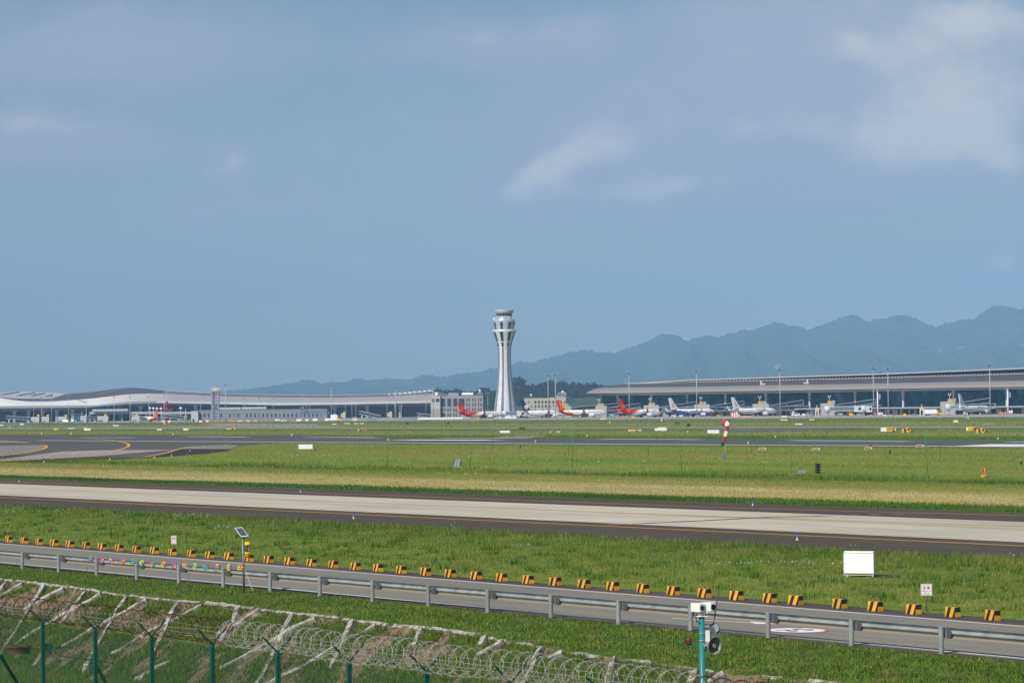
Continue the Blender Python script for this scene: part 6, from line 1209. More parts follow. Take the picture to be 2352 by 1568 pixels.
# radar lattice mast
RY = 2520.0; rp = base(Q(2, 713, 0)[0], RY); lm = thing('radar_mast', 'grey lattice radar mast with a yellow railed platform, before the left concourse', 'mast', rp); kz = lambda y: zat(Q(2, 713, 0)[0], Q(2, 713, y)[1], RY) - rp.z; kw = RY / FPX / 5.851
LGM = pm('lattice_grey', (150, 156, 164), rough=.5, metal=.2, var=.08); m = MB(); hw = 43 * kw; zs = np.linspace(0, kz(225), 9)
for sx in (-1, 1):
    for sy in (-1, 1): m.bar((sx * hw, sy * hw, 0), (sx * hw, sy * hw, zs[-1]), .9)
for z0, z1 in zip(zs[:-1], zs[1:]):
    for sx in (-1, 1): m.bar((-hw * sx, -hw, z0), (hw * sx, -hw, z1), .38); m.bar((-hw * sx, hw, z0), (hw * sx, hw, z1), .38); m.bar((sx * hw, -hw, z0), (sx * hw, hw, z1), .38); m.bar((sx * hw, hw, z0), (sx * hw, -hw, z1), .38)
    m.bar((-hw, -hw, z1), (hw, -hw, z1), .4); m.bar((-hw, hw, z1), (hw, hw, z1), .4)
m.build('lattice', LGM, lm); m = MB(); m.bar((-1.2, 0, 0), (-1.2, 0, zs[-1]), 1.6)
for j in range(9): m.bar((-3, -1, zs[-1] * j / 9), (3, -1, zs[-1] * (j + .8) / 9), .9, .4)
m.build('stair', LGM, lm); m = MB(); m.box((0, 0, zs[-1] + .3), (hw * 2.7, hw * 2.7, .6)); m.build('platform', LGM, lm); m = MB()
for s_ in (-1, 1):
    for z_ in (1.2, 2.2, 3.2): m.bar((-hw * 1.35, s_ * hw * 1.35, zs[-1] + z_), (hw * 1.35, s_ * hw * 1.35, zs[-1] + z_), .35, .6)
m.build('railing', pm('rail_yellow', (186, 168, 124), var=.08), lm); m = MB(); m.cyl((0, 0, zs[-1]), (0, 0, kz(185)), .8, n=8); m.box((0, 0, kz(180)), (hw * 2.0, 1.2, 1.2)); m.build('radar_bar', WHITE, lm); m = MB()
for x in (-40, 40, 76): m.cyl((x * kw, 0, zs[-1] + (0 if abs(x) < 60 else -2)), (x * kw, 0, kz(148 if abs(x) < 60 else 195)), .12, n=4)
m.build('lightning_rod', LGM, lm)
# ---------------------------------------------------------------- floodlight masts
MASTM = pm('mast_steel', (168, 172, 178), rough=.45, metal=.15, var=.05)
def mast(px, ptop, Y, label, n=8, style=0, r=0.28, base_px=None):
    p = base(px, Y); z = zat(px, ptop, Y) - p.z; t = thing('floodlight_mast', label, 'light mast', p, 0, 'tall floodlight masts on the apron'); m = MB(); m.cyl((0, 0, 0), (0, 0, z - .8), r * 1.15, r * .55, 8); m.build('pole', MASTM, t)
    w_ = 2.0 if style == 0 else 1.6; m = MB(); m.lathe([(.2, z - 1.4), (w_ * .4, z - 1.2), (w_ * .4, z - 1.05), (.2, z - 1.0)], 10)
    for q in range(n): a = 2 * math.pi * q / n; m.bar((0, 0, z - .9), (w_ * math.cos(a), w_ * math.sin(a), z - .6), .14)
    m.build('head_frame', STEEL_D, t); m = MB()
    for q in range(n): a = 2 * math.pi * q / n + .2; m.box((w_ * math.cos(a), w_ * math.sin(a), z - .5), (.7, .6, .4), a)
    m.build('lamps', MASTM, t); return t
ML = []
for k, lst in ((1, ((453, 268, 2950), (557, 285, 2650), (692, 270, 2950), (921, 272, 2950), (1160, 277, 2650), (1535, 277, 2700), (1750, 277, 2650), (1998, 277, 2950), (2210, 238, 2650))), (2, ((512, 232, 2900), (850, 116, 2430), (1103, 297, 3000), (1299, 297, 3030), (1384, 229, 2800), (1490, 302, 3030), (1895, 222, 2800), (1934, 264, 2950), (1976, 258, 2900), (2270, 113, 2420))),
               (3, ((277, 263, 2900), (362, 286, 2980), (415, 251, 2850), (832, 261, 2850), (938, 290, 2900), (952, 146, 2500), (1028, 262, 2850), (1357, 260, 2800), (1455, 108, 2400), (2190, 232, 2600)))):
    for x, y, Y in lst: ML.append((*Q(k, x, y), Y))
ML += [(1259.5, 858, 2050), (1276.5, 856, 1990)]
for k, lst in ((5, ((345, 158, 2300), (395, 118, 1990), (1230, 153, 2250), (1303, 93, 1880))), (6, ((912, 72, 1800), (923, 125, 2250), (2168, 45, 1740), (2268, 100, 2150))), (7, ((432, 132, 2200), (530, 90, 1750), (1900, 44, 1690), (1875, 105, 2150)))):
    for x, y, Y in lst: ML.append((*Q(k, x, y), Y))
ML.sort(key=lambda a: a[0]); extra = {}
for i, (px, py, Y) in enumerate(ML):
    near = 'far thin' if Y > 2550 else 'tall'
    j = sum(1 for q in ML if q[0] > px) + 1
    if px < 1010: pl = 'before the left concourse, %s from the left edge' % ORD[i + 1] if i < 10 else 'between lattice mast and tower, %s from the tower' % ORD[max(1, sum(1 for q in ML if px < q[0] < 1130) + 1)]
    elif px < 1350: pl = 'near the control tower, %s of three there' % ['first', 'second', 'last'][min(2, sum(1 for q in ML if 1010 <= q[0] < px))]
    else: pl = 'at the glass terminal, %s from the right edge' % ORD[j]; near = 'tall' if Y < 2100 else 'half hidden'
    mast(px, py, Y, near + ' grey floodlight mast ' + pl, 8, 0 if px > 1200 else 1, 0.30 if Y < 2550 else 0.24)
for k, x, y, Y, lb in ((6, 2222, 388, 1760, 'short white camera mast left of the white truck'), (7, 2138, 398, 1720, 'short white camera mast at the far right terminal column')):
    px, py = Q(k, x, y); p = base(px, Y); z = zat(px, py, Y); t = thing('camera_mast', lb, 'mast', p); m = MB(); m.cyl((0, 0, 0), (0, 0, z), .45, .35, 8); m.build('pole', WHITE, t); m = MB(); m.lathe([(.3, z), (.9, z + .3), (.9, z + .8), (.3, z + 1)], 8, (0, 0)); m.box((1.2, 0, z - 3), (.9, .8, 3.0)); m.build('camera_head', LGM, t)
# ---------------------------------------------------------------- gates: stone blocks, walkways, boarding bridges
TILE = panelm('gate_tile', (172, 172, 168), 1.4, 1.4, .72, .7, 0, .12); BRG = pm('bridge_white', (196, 200, 204), rough=.45, var=.05); BGL = pm('bridge_glass', (84, 116, 122), rough=.15, var=.2, scale=.3); SGN = pm('gate_sign_yellow', (240, 178, 30), rough=.5, var=.04); PAINTK = pm('gate_ink', (30, 28, 26), rough=.6)
def walkway(name, par, A, B, o, hgt=2.7):
    d = (B - A); L = d.length; m = MB(); m.bar(A - o + Vector((0, 0, hgt)), B - o + Vector((0, 0, hgt)), 2.6, .26); m.bar(A - o, B - o, 2.6, .22)
    n = max(2, int(L / 9))
    for i in range(n + 1): q = A + d * (i / n) - o; m.bar(q, q + Vector((0, 0, hgt)), .28)
    pass
    w_ = m.build(name, pm('walkway_grey', (158, 166, 172), rough=.5, var=.05), par); m = MB(); m.bar(A - o + Vector((0, .3, hgt * .5)), B - o + Vector((0, .3, hgt * .5)), .4, hgt * .8); m.build('glazing', pm('walkway_glass', (40, 74, 86), rough=.12, var=.2, scale=.3), w_); return w_
def gate(k, x0, x1, ytop, sgn, num, label, Y, up=None, lowr=None, full=True):
    a, _ = Q(k, x0, 0); b_, py = Q(k, x1, ytop); p = base(a, Y); q = base(b_, Y); h = zat(a, py, Y) - p.z; w_ = q.x - p.x; t = thing('gate_block', label, 'gate', p, 0, 'gate blocks of the terminal')
    m = MB(); m.bbox((0, 0, 4.6 if not full else 0), (w_, 9, h)); full or m.bbox((0.1, .1, 0), (w_ * .28, 8.9, 4.6)); m.build('wall', TILE, t)
    if sgn:
        s0, s1, y0, y1 = sgn; A = D(*Q(k, s0, y1), Y) - p; B = D(*Q(k, s1, y0), Y) - p; m = MB(); m.bbox((A.x, .6, A.z), (B.x, .9, B.z)); m.bar((A.x + .2, .8, h), (A.x + .2, .8, A.z + .2), .18); m.bar((B.x - .2, .8, h), (B.x - .2, .8, A.z + .2), .18); s_ = m.build('gate_sign', SGN, t)
        if num: m = MB(); textmb(m, num, (B.z - A.z) * .88, frame(((A.x + B.x) / 2, .57, (A.z + B.z) / 2), (1, 0, 0), (0, 0, 1)), sx=.95); m.build('numeral', PAINTK, s_)
        m = MB(); m.bbox((B.x + .4, 1, h), (B.x + 2.4, 4, h + 1.8)); m.build('roof_unit', pm('unit_grey', (150, 154, 158), var=.08), t)
        m = MB(); x = (A.x + B.x) / 2; m.cyl((x, 2, h), (x, 2, B.z + 2.6), .12, n=5); m.bar((x - .7, 2, B.z + 2.2), (x - .7, 2, B.z + 3.6), .28); m.bar((x + .7, 2, B.z + 2.2), (x + .7, 2, B.z + 3.6), .28); m.bar((x - .7, 2, B.z + 2.4), (x + .7, 2, B.z + 2.4), .1); m.build('antenna', WHITE, t)
    for nm, e in (('sloped_walkway', up), ('level_walkway', lowr)):
        if e:
            (ax, ay), (bx, by) = e; A = D(*Q(k, ax, ay), Y + 2); px2, py2 = Q(k, bx, by); Yb = tpt(px2, 3.0).y; B = D(px2, py2, Yb); A.z -= 2.8; B.z -= 2.8; ww_ = walkway(nm, t, A, B, p)
            m = MB(); c = A + (B - A) * .62 - p; m.cyl((c.x, c.y, 0 if 'level' in nm else c.z - 5), (c.x, c.y, c.z), .8, n=10); m.build('pier', pm('pier_white', (190, 192, 196), var=.04), ww_)
    return t
FY = lambda k, x, o_: tpt(Q(k, x, 0)[0], o_).y
gate(4, 1430, 1700, 418, (1576, 1614, 384, 412), '319', 'tiled gate block with yellow 319 sign, behind the swirl-tailed airliner', 2150, ((1700, 432), (2330, 374)), ((1700, 446), (2200, 438)))
gate(4, 2025, 2175, 413, (2051, 2090, 382, 411), '318', 'tiled gate block with yellow 318 sign, left end of the glass terminal', 2125, ((2175, 440), (2620, 376)), ((2175, 470), (2660, 440)))
gate(5, 595, 795, 574, (655, 694, 540, 572), '317', 'tiled gate block with yellow 317 sign, behind the shorter red airliner', FY(5, 700, 26), ((795, 598), (1292, 522)), ((795, 604), (1480, 592)), False)
gate(5, 1275, 1475, 561, (1338, 1380, 526, 558), '316', 'tiled gate block with yellow 316 sign, behind the wave-painted airliner', FY(5, 1375, 26), ((1475, 582), (1935, 510)), ((1475, 594), (2060, 588)), False)
gate(6, 553, 760, 554, (617, 662, 518, 551), '315', 'tiled gate block with yellow 315 sign, behind the airliner by the boarding stairs', FY(6, 650, 26), ((760, 574), (1225, 500)), ((760, 588), (1290, 578)), False)
gate(6, 1468, 1640, 546, (1550, 1600, 511, 543), '314', 'tiled gate block with yellow 314 sign, empty stand before it', FY(6, 1550, 26), ((1640, 566), (2195, 487)), ((1640, 584), (2265, 568)), True)
gate(7, 1253, 1430, 557, (1332, 1388, 519, 554), '313', 'tiled gate block with yellow 313 sign, at the far right airliner', FY(7, 1350, 26), ((1430, 575), (1890, 505)), ((1430, 590), (1968, 582)), True)
def bridge(k, xr, x0, x1, xc, y0, y1, Y, label, flip=False):
    """boarding bridge: rotunda at xr, glazed tunnel x0-x1, cab to xc"""
    px, _ = Q(k, x0, 0); p = base(px, Y); f = lambda x, y: D(*Q(k, x, y), Y) - p; t = thing('boarding_bridge', label, 'boarding bridge', p, 0, 'boarding bridges on the apron'); a, b_ = f(x0, y1), f(x1, y0)
    m = MB(); r = f(xr, y1); m.lathe([(.01, a.z - .4), (1.9, a.z - .4), (1.9, b_.z + .5), (.01, b_.z + .6)], 14, (r.x, .5)); m.cyl((r.x, .5, 0), (r.x, .5, a.z), .6, n=10); m.build('rotunda', BRG, t)
    m = MB(); m.bbox((a.x, -1.2, a.z), (b_.x, 1.2, a.z + .35)); m.bbox((a.x, -1.3, b_.z - .3), (b_.x, 1.3, b_.z)); n = max(3, int(abs(b_.x - a.x) / 2.6))
    for i in range(n + 1): x = a.x + (b_.x - a.x) * i / n; m.bar((x, -1.2, a.z), (x, -1.2, b_.z), .14); m.bar((x, -1.22, a.z), (min(max(a.x, b_.x), x + abs(b_.x - a.x) / n), -1.22, b_.z), .1)
    tn = m.build('tunnel', BRG, t); m = MB(); m.bbox((a.x + .1, -1.05, a.z + .36), (b_.x - .1, 1.05, b_.z - .31)); m.build('glazing', BGL, tn)
    c = f(xc, y0); m = MB(); m.bbox((b_.x, -1.9, a.z - .5), (c.x, 1.9, b_.z + .4)); cb = m.build('cab', BRG, t); m = MB(); lo_, hi_ = sorted((b_.x, c.x)); m.bbox((lo_ + (hi_ - lo_) * .55, -1.95, a.z + .6), (lo_ + (hi_ - lo_) * .85, -1.91, b_.z - .4)); m.build('cab_window', ADK, cb)
    m = MB(); x = a.x + (b_.x - a.x) * .85
    for sx in (-1.1, 1.1): m.cyl((x, sx, .9), (x, sx, a.z), .35, n=8); m.cyl((x - .5, sx, .55), (x + .5, sx, .55), .55, n=10)
    m.bar((x, -1.6, .9), (x, 1.6, .9), .5); m.build('drive_legs', ADK, t)
bridge(4, 800, 815, 965, 1080, 488, 543, 2250, 'boarding bridge with a glazed tunnel and white cab, under the control tower')
bridge(6, 1548, 1578, 1900, 2005, 592, 655, 1795, 'long empty boarding bridge with a double white cab at the 314 gate')
bridge(6, 2030, 2044, 2062, 2140, 592, 655, 1815, 'short second bridge cab right of the long 314 bridge')
bridge(7, 1340, 1362, 1470, 1545, 602, 656, 1790, 'boarding bridge reaching the far right airliner at gate 313')
# gates of the left concourse
for k, x0, x1, yt, sg, lb in ((1, 420, 525, 560, (497, 527, 528, 552), 'first grey gate block of the left concourse with a yellow sign'), (1, 555, 655, 556, (627, 655, 530, 551), 'second grey gate block of the left concourse, left of the regional jet'), (1, 780, 895, 556, (868, 897, 530, 551), 'grey gate block of the left concourse right behind the regional jet'), (1, 1080, 1165, 548, (1141, 1165, 525, 546), 'narrow grey gate block where the white roof dips'), (1, 1310, 1450, 549, (1401, 1428, 523, 546), 'broad grey gate block left of the far red tailed airliner'), (1, 1775, 1875, 548, (1823, 1851, 522, 545), 'grey gate block with a yellow sign over the far red tailed airliner'), (3, 212, 275, 515, (243, 271, 493, 515), 'small grey gate block right of the long freight hall'), (3, 835, 900, 508, (862, 897, 489, 507), 'small grey gate block left of the office wing')):
    a, py = Q(k, x0, yt); b_, _ = Q(k, x1, yt); Y = 2780.0 if k == 1 else 2900.0; p = base(a, Y); q = base(b_, Y); h = zat(a, py, Y) - p.z; t = thing('gate_block', lb, 'gate', p, 0, 'gate blocks of the left concourse'); m = MB(); m.bbox((0, 0, h * .38), (q.x - p.x, 8, h)); m.bbox(((q.x - p.x) * .5, .1, 0), (q.x - p.x - .1, 7.9, h * .38)); m.build('wall', OFFL, t)
    s0, s1, y0, y1 = sg; A = D(*Q(k, s0, y1), Y) - p; B = D(*Q(k, s1, y0), Y) - p; m = MB(); m.bbox((A.x, .5, A.z), (B.x, 1, B.z)); m.build('gate_sign', SGN, t)
for k, x0, y0, x1, y1, lb in ((1, 90, 543, 420, 570, 'sloping glazed walkway at the far left edge of the concourse'), (1, 990, 556, 1310, 552, 'level walkway right of the regional jet'), (1, 1755, 525, 1975, 572, 'sloping walkway behind the far red tailed airliner'), (2, 0, 520, 290, 552, 'sloping walkway behind the far red and white barriers'), (3, 470, 480, 740, 540, 'long sloping walkway before the concourse glass, dropping to the right'), (3, 1245, 508, 1420, 530, 'short sloping walkway beside the pale office wing')):
    A = D(*Q(k, x0, y0), 2850); B = D(*Q(k, x1, y1), 2800); A.z -= 2.8; B.z -= 2.8; t = thing('walkway', lb, 'walkway', Vector((A.x, A.y, gz(A))), 0, 'walkways of the left concourse'); walkway('tunnel', t, A, B, Vector(t.location)); m = MB()
    for f in (.1, .9): c = A + (B - A) * f - Vector(t.location); m.cyl((c.x, c.y, 0), c, .7, n=8)
    m.build('pier', BRG, t)
for k, x0, x1, y, yb, lb in ((6, 1383, 1428, 605, 718, 'white stand marker post with yellow 314 panel beside the grey stairs'), (7, 953, 1005, 630, 752, 'white stand marker post with yellow 314 panel left of the white truck')):
    Y = 1745.0; a, py = Q(k, x0, y); b_, _ = Q(k, x1, y); p = base(a, Y); w_ = base(b_, Y).x - p.x; h = zat(a, py, Y); t = thing('stand_marker', lb, 'marker', p); m = MB(); m.bbox((0, 0, 0), (w_ * .18, .5, h)); m.bbox((w_ * .82, 0, 0), (w_, .5, h)); m.bbox((0, 0, h - .4), (w_, .5, h)); m.build('frame', WHITE, t); m = MB(); m.bbox((w_ * .18, .1, h * .58), (w_ * .82, .4, h - .4)); s_ = m.build('panel', SGN, t); m = MB(); textmb(m, '314', w_ * .42, frame((w_ * .5, .07, h * .74), (1, 0, 0), (0, 0, 1))); m.build('numeral', PAINTK, s_)
    m = MB(); m.box((w_ * .5, .3, h + .8), (.8, .6, 1.5)); m.build('camera_box', LGM, t)
# ---------------------------------------------------------------- ground vehicles and equipment
def wheels(t, xs, r, wd, mat=BLACKP):
    for x in xs:
        for s_ in (-1, 1): m = MB(); m.cyl((x, s_ * wd / 2 - .12, r), (x, s_ * wd / 2 + .12, r), r, n=12); m.build('wheel', mat, t)
def veh(kind, k, x0, x1, y0, y1, Y, col, label, flip=False):
    a, pt = Q(k, x0, y0); b_, pb_ = Q(k, x1, y1); p = base((a + b_) / 2, Y); L = abs(b_ - a) * Y / FPX; h = max(.6, (pb_ - pt) * Y / FPX); c = pm('equip_%d_%d_%d' % col, col, rough=.45, var=.06); f = -1 if flip else 1
    nm = dict(truck='box_truck', van='service_van', cont='cargo_container', tug='tow_tractor', gse='apron_cart', tank='tank_trailer', wall='water_barrier', drum='marker_drum')[kind]
    t = thing(nm, label, nm.replace('_', ' '), p, 0)
    if kind == 'truck':
        m = MB(); m.bbox((-f * L * .5, -1.25, .95), (f * L * .2, 1.25, h)); m.build('cargo_box', c, t); m = MB(); m.hexa([(f * L * .23, -1.15, .6), (f * L * .5, -1.15, .6), (f * L * .5, 1.15, .6), (f * L * .23, 1.15, .6), (f * L * .23, -1.15, h * .85), (f * L * .45, -1.15, h * .85), (f * L * .45, 1.15, h * .85), (f * L * .23, 1.15, h * .85)]); cb = m.build('cab', AG if col[0] > 220 else c, t); m = MB(); m.bbox((f * L * .3, -1.18, h * .5), (f * L * .46, -1.155, h * .78)); m.build('window', ADK, cb); m = MB(); m.bbox((-f * L * .48, -.6, .6), (f * L * .45, .6, .9)); m.build('chassis', ADK, t); wheels(t, (-L * .38, -L * .25, L * .33), .5, 2.2)
    elif kind == 'van':
        m = MB(); m.hexa([(-L / 2, -.95, .4), (L / 2, -.95, .4), (L / 2, .95, .4), (-L / 2, .95, .4), (-L * .47, -.9, h), (L * .30, -.9, h), (L * .30, .9, h), (-L * .47, .9, h)]); bd = m.build('body', c, t); m = MB(); m.bbox((-L * .36, -.965, h * .58), (-L * .08, -.93, h * .86)); m.bbox((-L * .02, -.965, h * .58), (L * .24, -.93, h * .86)); m.build('window', ADK, bd); wheels(t, (-L * .3, L * .3), .38, 1.7)
    elif kind == 'cont':
        m = MB(); m.hexa([(-L / 2, -.8, .55), (L * .38, -.8, .55), (L * .38, .8, .55), (-L / 2, .8, .55), (-L / 2, -.8, h), (L * .5, -.8, h), (L * .5, .8, h), (-L / 2, .8, h)]); m.build('container', c, t); m = MB(); m.bbox((-L * .52, -.85, .35), (L * .5, .85, .5)); m.build('dolly', ADK, t); wheels(t, (-L * .35, L * .3), .22, 1.5)
    elif kind == 'tug':
        m = MB(); m.hexa([(-L / 2, -.8, .3), (L / 2, -.8, .3), (L / 2, .8, .3), (-L / 2, .8, .3), (-L / 2, -.75, h * .62), (L * .48, -.75, h * .55), (L * .48, .75, h * .55), (-L / 2, .75, h * .62)]); m.build('body', c, t); m = MB(); m.bbox((-L * .1, -.7, h * .6), (L * .2, .7, h)); m.build('cab', ADK if h > 1.5 else c, t); wheels(t, (-L * .32, L * .32), .35, 1.5)
    elif kind == 'gse':
        m = MB(); m.bbox((-L / 2, -.8, .35), (L / 2, .8, h * .62)); m.bbox((-L * .42, -.7, h * .62), (-L * .05, .7, h)); m.build('body', c, t); m = MB()
        for q in range(4): m.bar((L * (.05 + q * .13), -.7, h * .62), (L * (.05 + q * .13), -.7, h), .1)
        m.bar((L * .05, -.7, h), (L * .45, -.7, h), .1); m.build('rail', LGM, t); wheels(t, (-L * .32, L * .32), .3, 1.5)
    elif kind == 'tank':
        m = MB(); m.lathe([(.01, -L * .42), (h * .3, -L * .42), (h * .34, -L * .36), (h * .34, L * .3), (h * .3, L * .36), (.01, L * .36)], 14, rot=Matrix.Rotation(math.pi / 2, 3, 'Y')); [0]; o_ = m.build('tank', c, t, loc=(0, 0, h * .62)); m = MB(); m.bbox((-L / 2, -.6, .4), (L / 2, .6, .65)); m.build('chassis', ADK, t); wheels(t, (-L * .32, L * .32), .35, 1.6)
    elif kind == 'wall':
        n = max(2, int(L / 2.2)); m = MB()
        for q in range(n): m.box((-L / 2 + L * (q + .5) / n, 0, h / 2), (L / n * .94, .6, h), mi=q % 2, top=(1, .55))
        m.build('barrier_segments', [c, AR if col == (225, 226, 228) else c], t)
    elif kind == 'drum':
        m = MB(); m.lathe([(.01, 0), (L / 2, 0), (L / 2, h * .9), (L * .42, h), (.01, h)], 14); m.build('drum', c, t); m = MB(); m.lathe([(L / 2 + .02, h * .5), (L / 2 + .02, h * .62)], 14); m.build('band', WHITE, t)
    return t
W_ = (228, 229, 232); YL_ = (236, 178, 40); GRY = (150, 156, 160); ORG = (214, 132, 60); GRN = (96, 130, 130); PNK = (224, 120, 150); BLU = (90, 120, 170)
VE = [('truck', 7, 1013, 1246, 668, 750, 1735, W_, 'white box truck with an orange cab, left of the 313 gate block'), ('tug', 7, 690, 800, 732, 765, 1690, YL_, 'yellow tow tractor standing on the grass edge at right'), ('gse', 7, 452, 535, 750, 776, 1660, W_, 'pale low cabinet in the grass left of the yellow tow tractor'), ('gse', 7, 539, 605, 750, 772, 1660, (206, 208, 210), 'second pale low cabinet, nearest the yellow tow tractor'),
      ('drum', 7, 285, 308, 734, 758, 1720, PNK, 'pink marker drum, first left of the short camera mast'), ('drum', 7, 345, 362, 712, 756, 1722, PNK, 'pink marker drum, directly left of the short camera mast'), ('drum', 7, 412, 437, 722, 758, 1722, PNK, 'pink marker drum right of the short camera mast'), ('drum', 7, 2100, 2120, 712, 748, 1715, PNK, 'pink marker drum at the far right terminal column'), ('drum', 7, 2148, 2180, 712, 748, 1715, PNK, 'wider pink marker drum near the right edge'),
      ('cont', 7, 392, 455, 692, 740, 1735, W_, 'white container between two pink drums'), ('cont', 7, 2140, 2200, 682, 735, 1740, W_, 'white container at the right edge behind pink drums'), ('gse', 7, 2010, 2100, 705, 745, 1730, ORG, 'orange cart right of the far right airliner'), ('van', 7, 1540, 1640, 712, 748, 1780, W_, 'white van under the tail of the far right airliner'),
      ('gse', 7, 0, 60, 700, 748, 1760, YL_, 'yellow lift cart under the long 314 bridge'), ('gse', 7, 95, 210, 715, 748, 1760, GRY, 'grey equipment cart right of the yellow lift cart'), ('gse', 7, 840, 915, 735, 760, 1700, GRY, 'small grey cart by the concrete base wall'),
      ('van', 6, 1062, 1185, 678, 720, 1850, W_, 'white van parked right of the airliner near the boarding stairs'), ('gse', 6, 1200, 1285, 655, 690, 1870, W_, 'white raised cart behind the white van'), ('gse', 6, 1250, 1330, 680, 720, 1840, GRY, 'grey cart left of the grey lattice stairs'), ('cont', 6, 1690, 1755, 678, 720, 1790, GRY, 'grey container below the long 314 bridge'), ('gse', 6, 1800, 1900, 672, 718, 1800, YL_, 'yellow framed loader under the 314 bridge'), ('wall', 6, 925, 1000, 710, 722, 1760, W_, 'low white water barrier row right of the tall mast'),
      ('gse', 5, 412, 495, 725, 752, 1880, YL_, 'yellow cart under the tail of the shorter red airliner'), ('gse', 5, 330, 385, 715, 748, 1900, GRY, 'grey cart behind the yellow cart'), ('gse', 5, 130, 210, 715, 750, 1930, GRN, 'green grey cart left of the shorter red airliner'), ('gse', 5, 280, 330, 712, 748, 1920, ORG, 'orange cart left of the shorter red airliner'), ('gse', 5, 845, 930, 672, 742, 1930, GRY, 'tall grey loader between the two middle airliners'), ('van', 5, 960, 1030, 705, 742, 1910, W_, 'white van beside the tall grey loader'),
      ('cont', 5, 1060, 1120, 712, 742, 1900, W_, 'white container under the wave-painted airliner'), ('gse', 5, 1025, 1070, 728, 744, 1860, YL_, 'low yellow cart under the tail of the wave-painted airliner'), ('gse', 5, 1145, 1192, 722, 742, 1860, YL_, 'low yellow cart under the wing of the wave-painted airliner'), ('gse', 5, 1450, 1496, 722, 738, 1860, W_, 'low white cart under the nose of the wave-painted airliner'), ('gse', 5, 1560, 1640, 700, 730, 1880, ORG, 'orange cart left of the striped boarding stairs'), ('wall', 5, 1900, 2030, 718, 730, 1860, YL_, 'row of yellow chocks right of the striped boarding stairs'),
      ('van', 4, 280, 340, 582, 606, 2080, W_, 'low white van before the gold bird airliner'), ('gse', 4, 418, 470, 582, 605, 2090, YL_, 'yellow cart before the gold bird airliner'), ('gse', 4, 232, 290, 578, 594, 2110, YL_, 'low yellow cart under the tail of the gold bird airliner'), ('wall', 4, 800, 960, 562, 586, 2150, W_, 'white barrier row below the control tower'), ('gse', 4, 1000, 1120, 545, 588, 2110, ADK and (60, 64, 72), 'dark loader left of the round emblem airliner'), ('gse', 4, 1750, 1790, 568, 582, 2040, YL_, 'yellow cart under the swirl-tailed airliner'), ('van', 4, 1796, 1840, 572, 598, 1990, W_, 'small white cabinet before the swirl-tailed airliner'), ('gse', 4, 1925, 1990, 572, 592, 1990, YL_, 'yellow and black sign board before the swirl-tailed airliner'), ('gse', 4, 2112, 2168, 572, 592, 1990, YL_, 'yellow and black board under the nose of the swirl-tailed airliner'), ('gse', 4, 2030, 2060, 566, 584, 2000, ORG, 'small orange cart under the swirl-tailed airliner'), ('gse', 4, 2200, 2345, 540, 582, 2080, GRY, 'grey frame equipment left of the shorter red airliner'),
      ('wall', 3, 1245, 1560, 570, 602, 2330, W_, 'long white barrier wall before the pale office wing'), ('wall', 3, 1560, 1850, 568, 596, 2330, (222, 222, 224), 'white barrier wall before the grey office block'), ('wall', 3, 1045, 1240, 562, 600, 2360, (120, 128, 140), 'grey barrier wall left of the pale office wing'), ('cont', 3, 0, 50, 568, 612, 2380, W_, 'white container cluster piece right of the freight hall'), ('truck', 3, 75, 200, 520, 612, 2400, W_, 'white high-loader truck right of the freight hall'), ('cont', 3, 205, 255, 560, 600, 2420, GRY, 'grey container near the high-loader truck'), ('van', 3, 372, 432, 560, 612, 2380, W_, 'white van before the concourse glass'), ('wall', 3, 560, 700, 565, 600, 2400, (110, 122, 138), 'blue grey barrier run before the concourse glass'), ('gse', 3, 690, 800, 592, 606, 2360, W_, 'low white carts under the long sloping walkway'), ('gse', 3, 770, 800, 592, 606, 2340, ORG, 'low orange cart under the long sloping walkway'),
      ('cont', 2, 1005, 1085, 585, 612, 2480, (190, 214, 214), 'pale green container before the freight hall'), ('van', 2, 1120, 1178, 578, 610, 2480, W_, 'white van left of centre before the freight hall'), ('van', 2, 1222, 1275, 582, 608, 2480, W_, 'second white van before the freight hall'), ('tank', 2, 1500, 1590, 572, 608, 2480, W_, 'white tank trailer before the freight hall'), ('van', 2, 1590, 1665, 578, 608, 2480, W_, 'white van beside the white tank trailer'), ('cont', 2, 1800, 1872, 574, 610, 2480, W_, 'white container under the blue letters'), ('cont', 2, 1920, 1962, 572, 606, 2480, W_, 'single white container right of the blue letters'), ('cont', 2, 2020, 2085, 568, 608, 2480, W_, 'white container with a dark opening, right part of the freight hall'), ('tank', 2, 2180, 2300, 570, 612, 2440, W_, 'white tank trailer at the right end of the freight hall'), ('gse', 2, 655, 830, 585, 612, 2500, ORG, 'orange dollies at the foot of the lattice mast'), ('gse', 2, 890, 1000, 570, 610, 2490, ORG, 'orange belt loader right of the lattice mast'), ('gse', 2, 1735, 1770, 585, 606, 2480, YL_, 'small yellow cart left of the blue letters'),
      ('wall', 2, 0, 108, 590, 625, 2480, (225, 226, 228), 'red and white barrier row left of the far white airliner'), ('wall', 2, 490, 620, 588, 622, 2480, (225, 226, 228), 'red and white barrier row left of the lattice mast'), ('wall', 1, 2170, 2290, 590, 625, 2500, (225, 226, 228), 'red and white barrier row right of the far red tailed airliner'), ('tug', 1, 1800, 1832, 602, 628, 2500, YL_, 'yellow tractor at the nose of the far red tailed airliner'), ('gse', 1, 612, 655, 608, 642, 2560, ORG, 'orange cart left of the regional jet'), ('gse', 1, 970, 1010, 628, 642, 2540, ORG, 'orange cart behind the regional jet'), ('gse', 1, 1205, 1245, 605, 638, 2560, ORG, 'brown orange cart between the left gate blocks'), ('cont', 1, 10, 75, 600, 645, 2560, GRY, 'grey container with a yellow side at the left edge'), ('cont', 1, 440, 500, 600, 640, 2580, GRY, 'grey container under the first gate block')]
for v in VE: veh(*v)
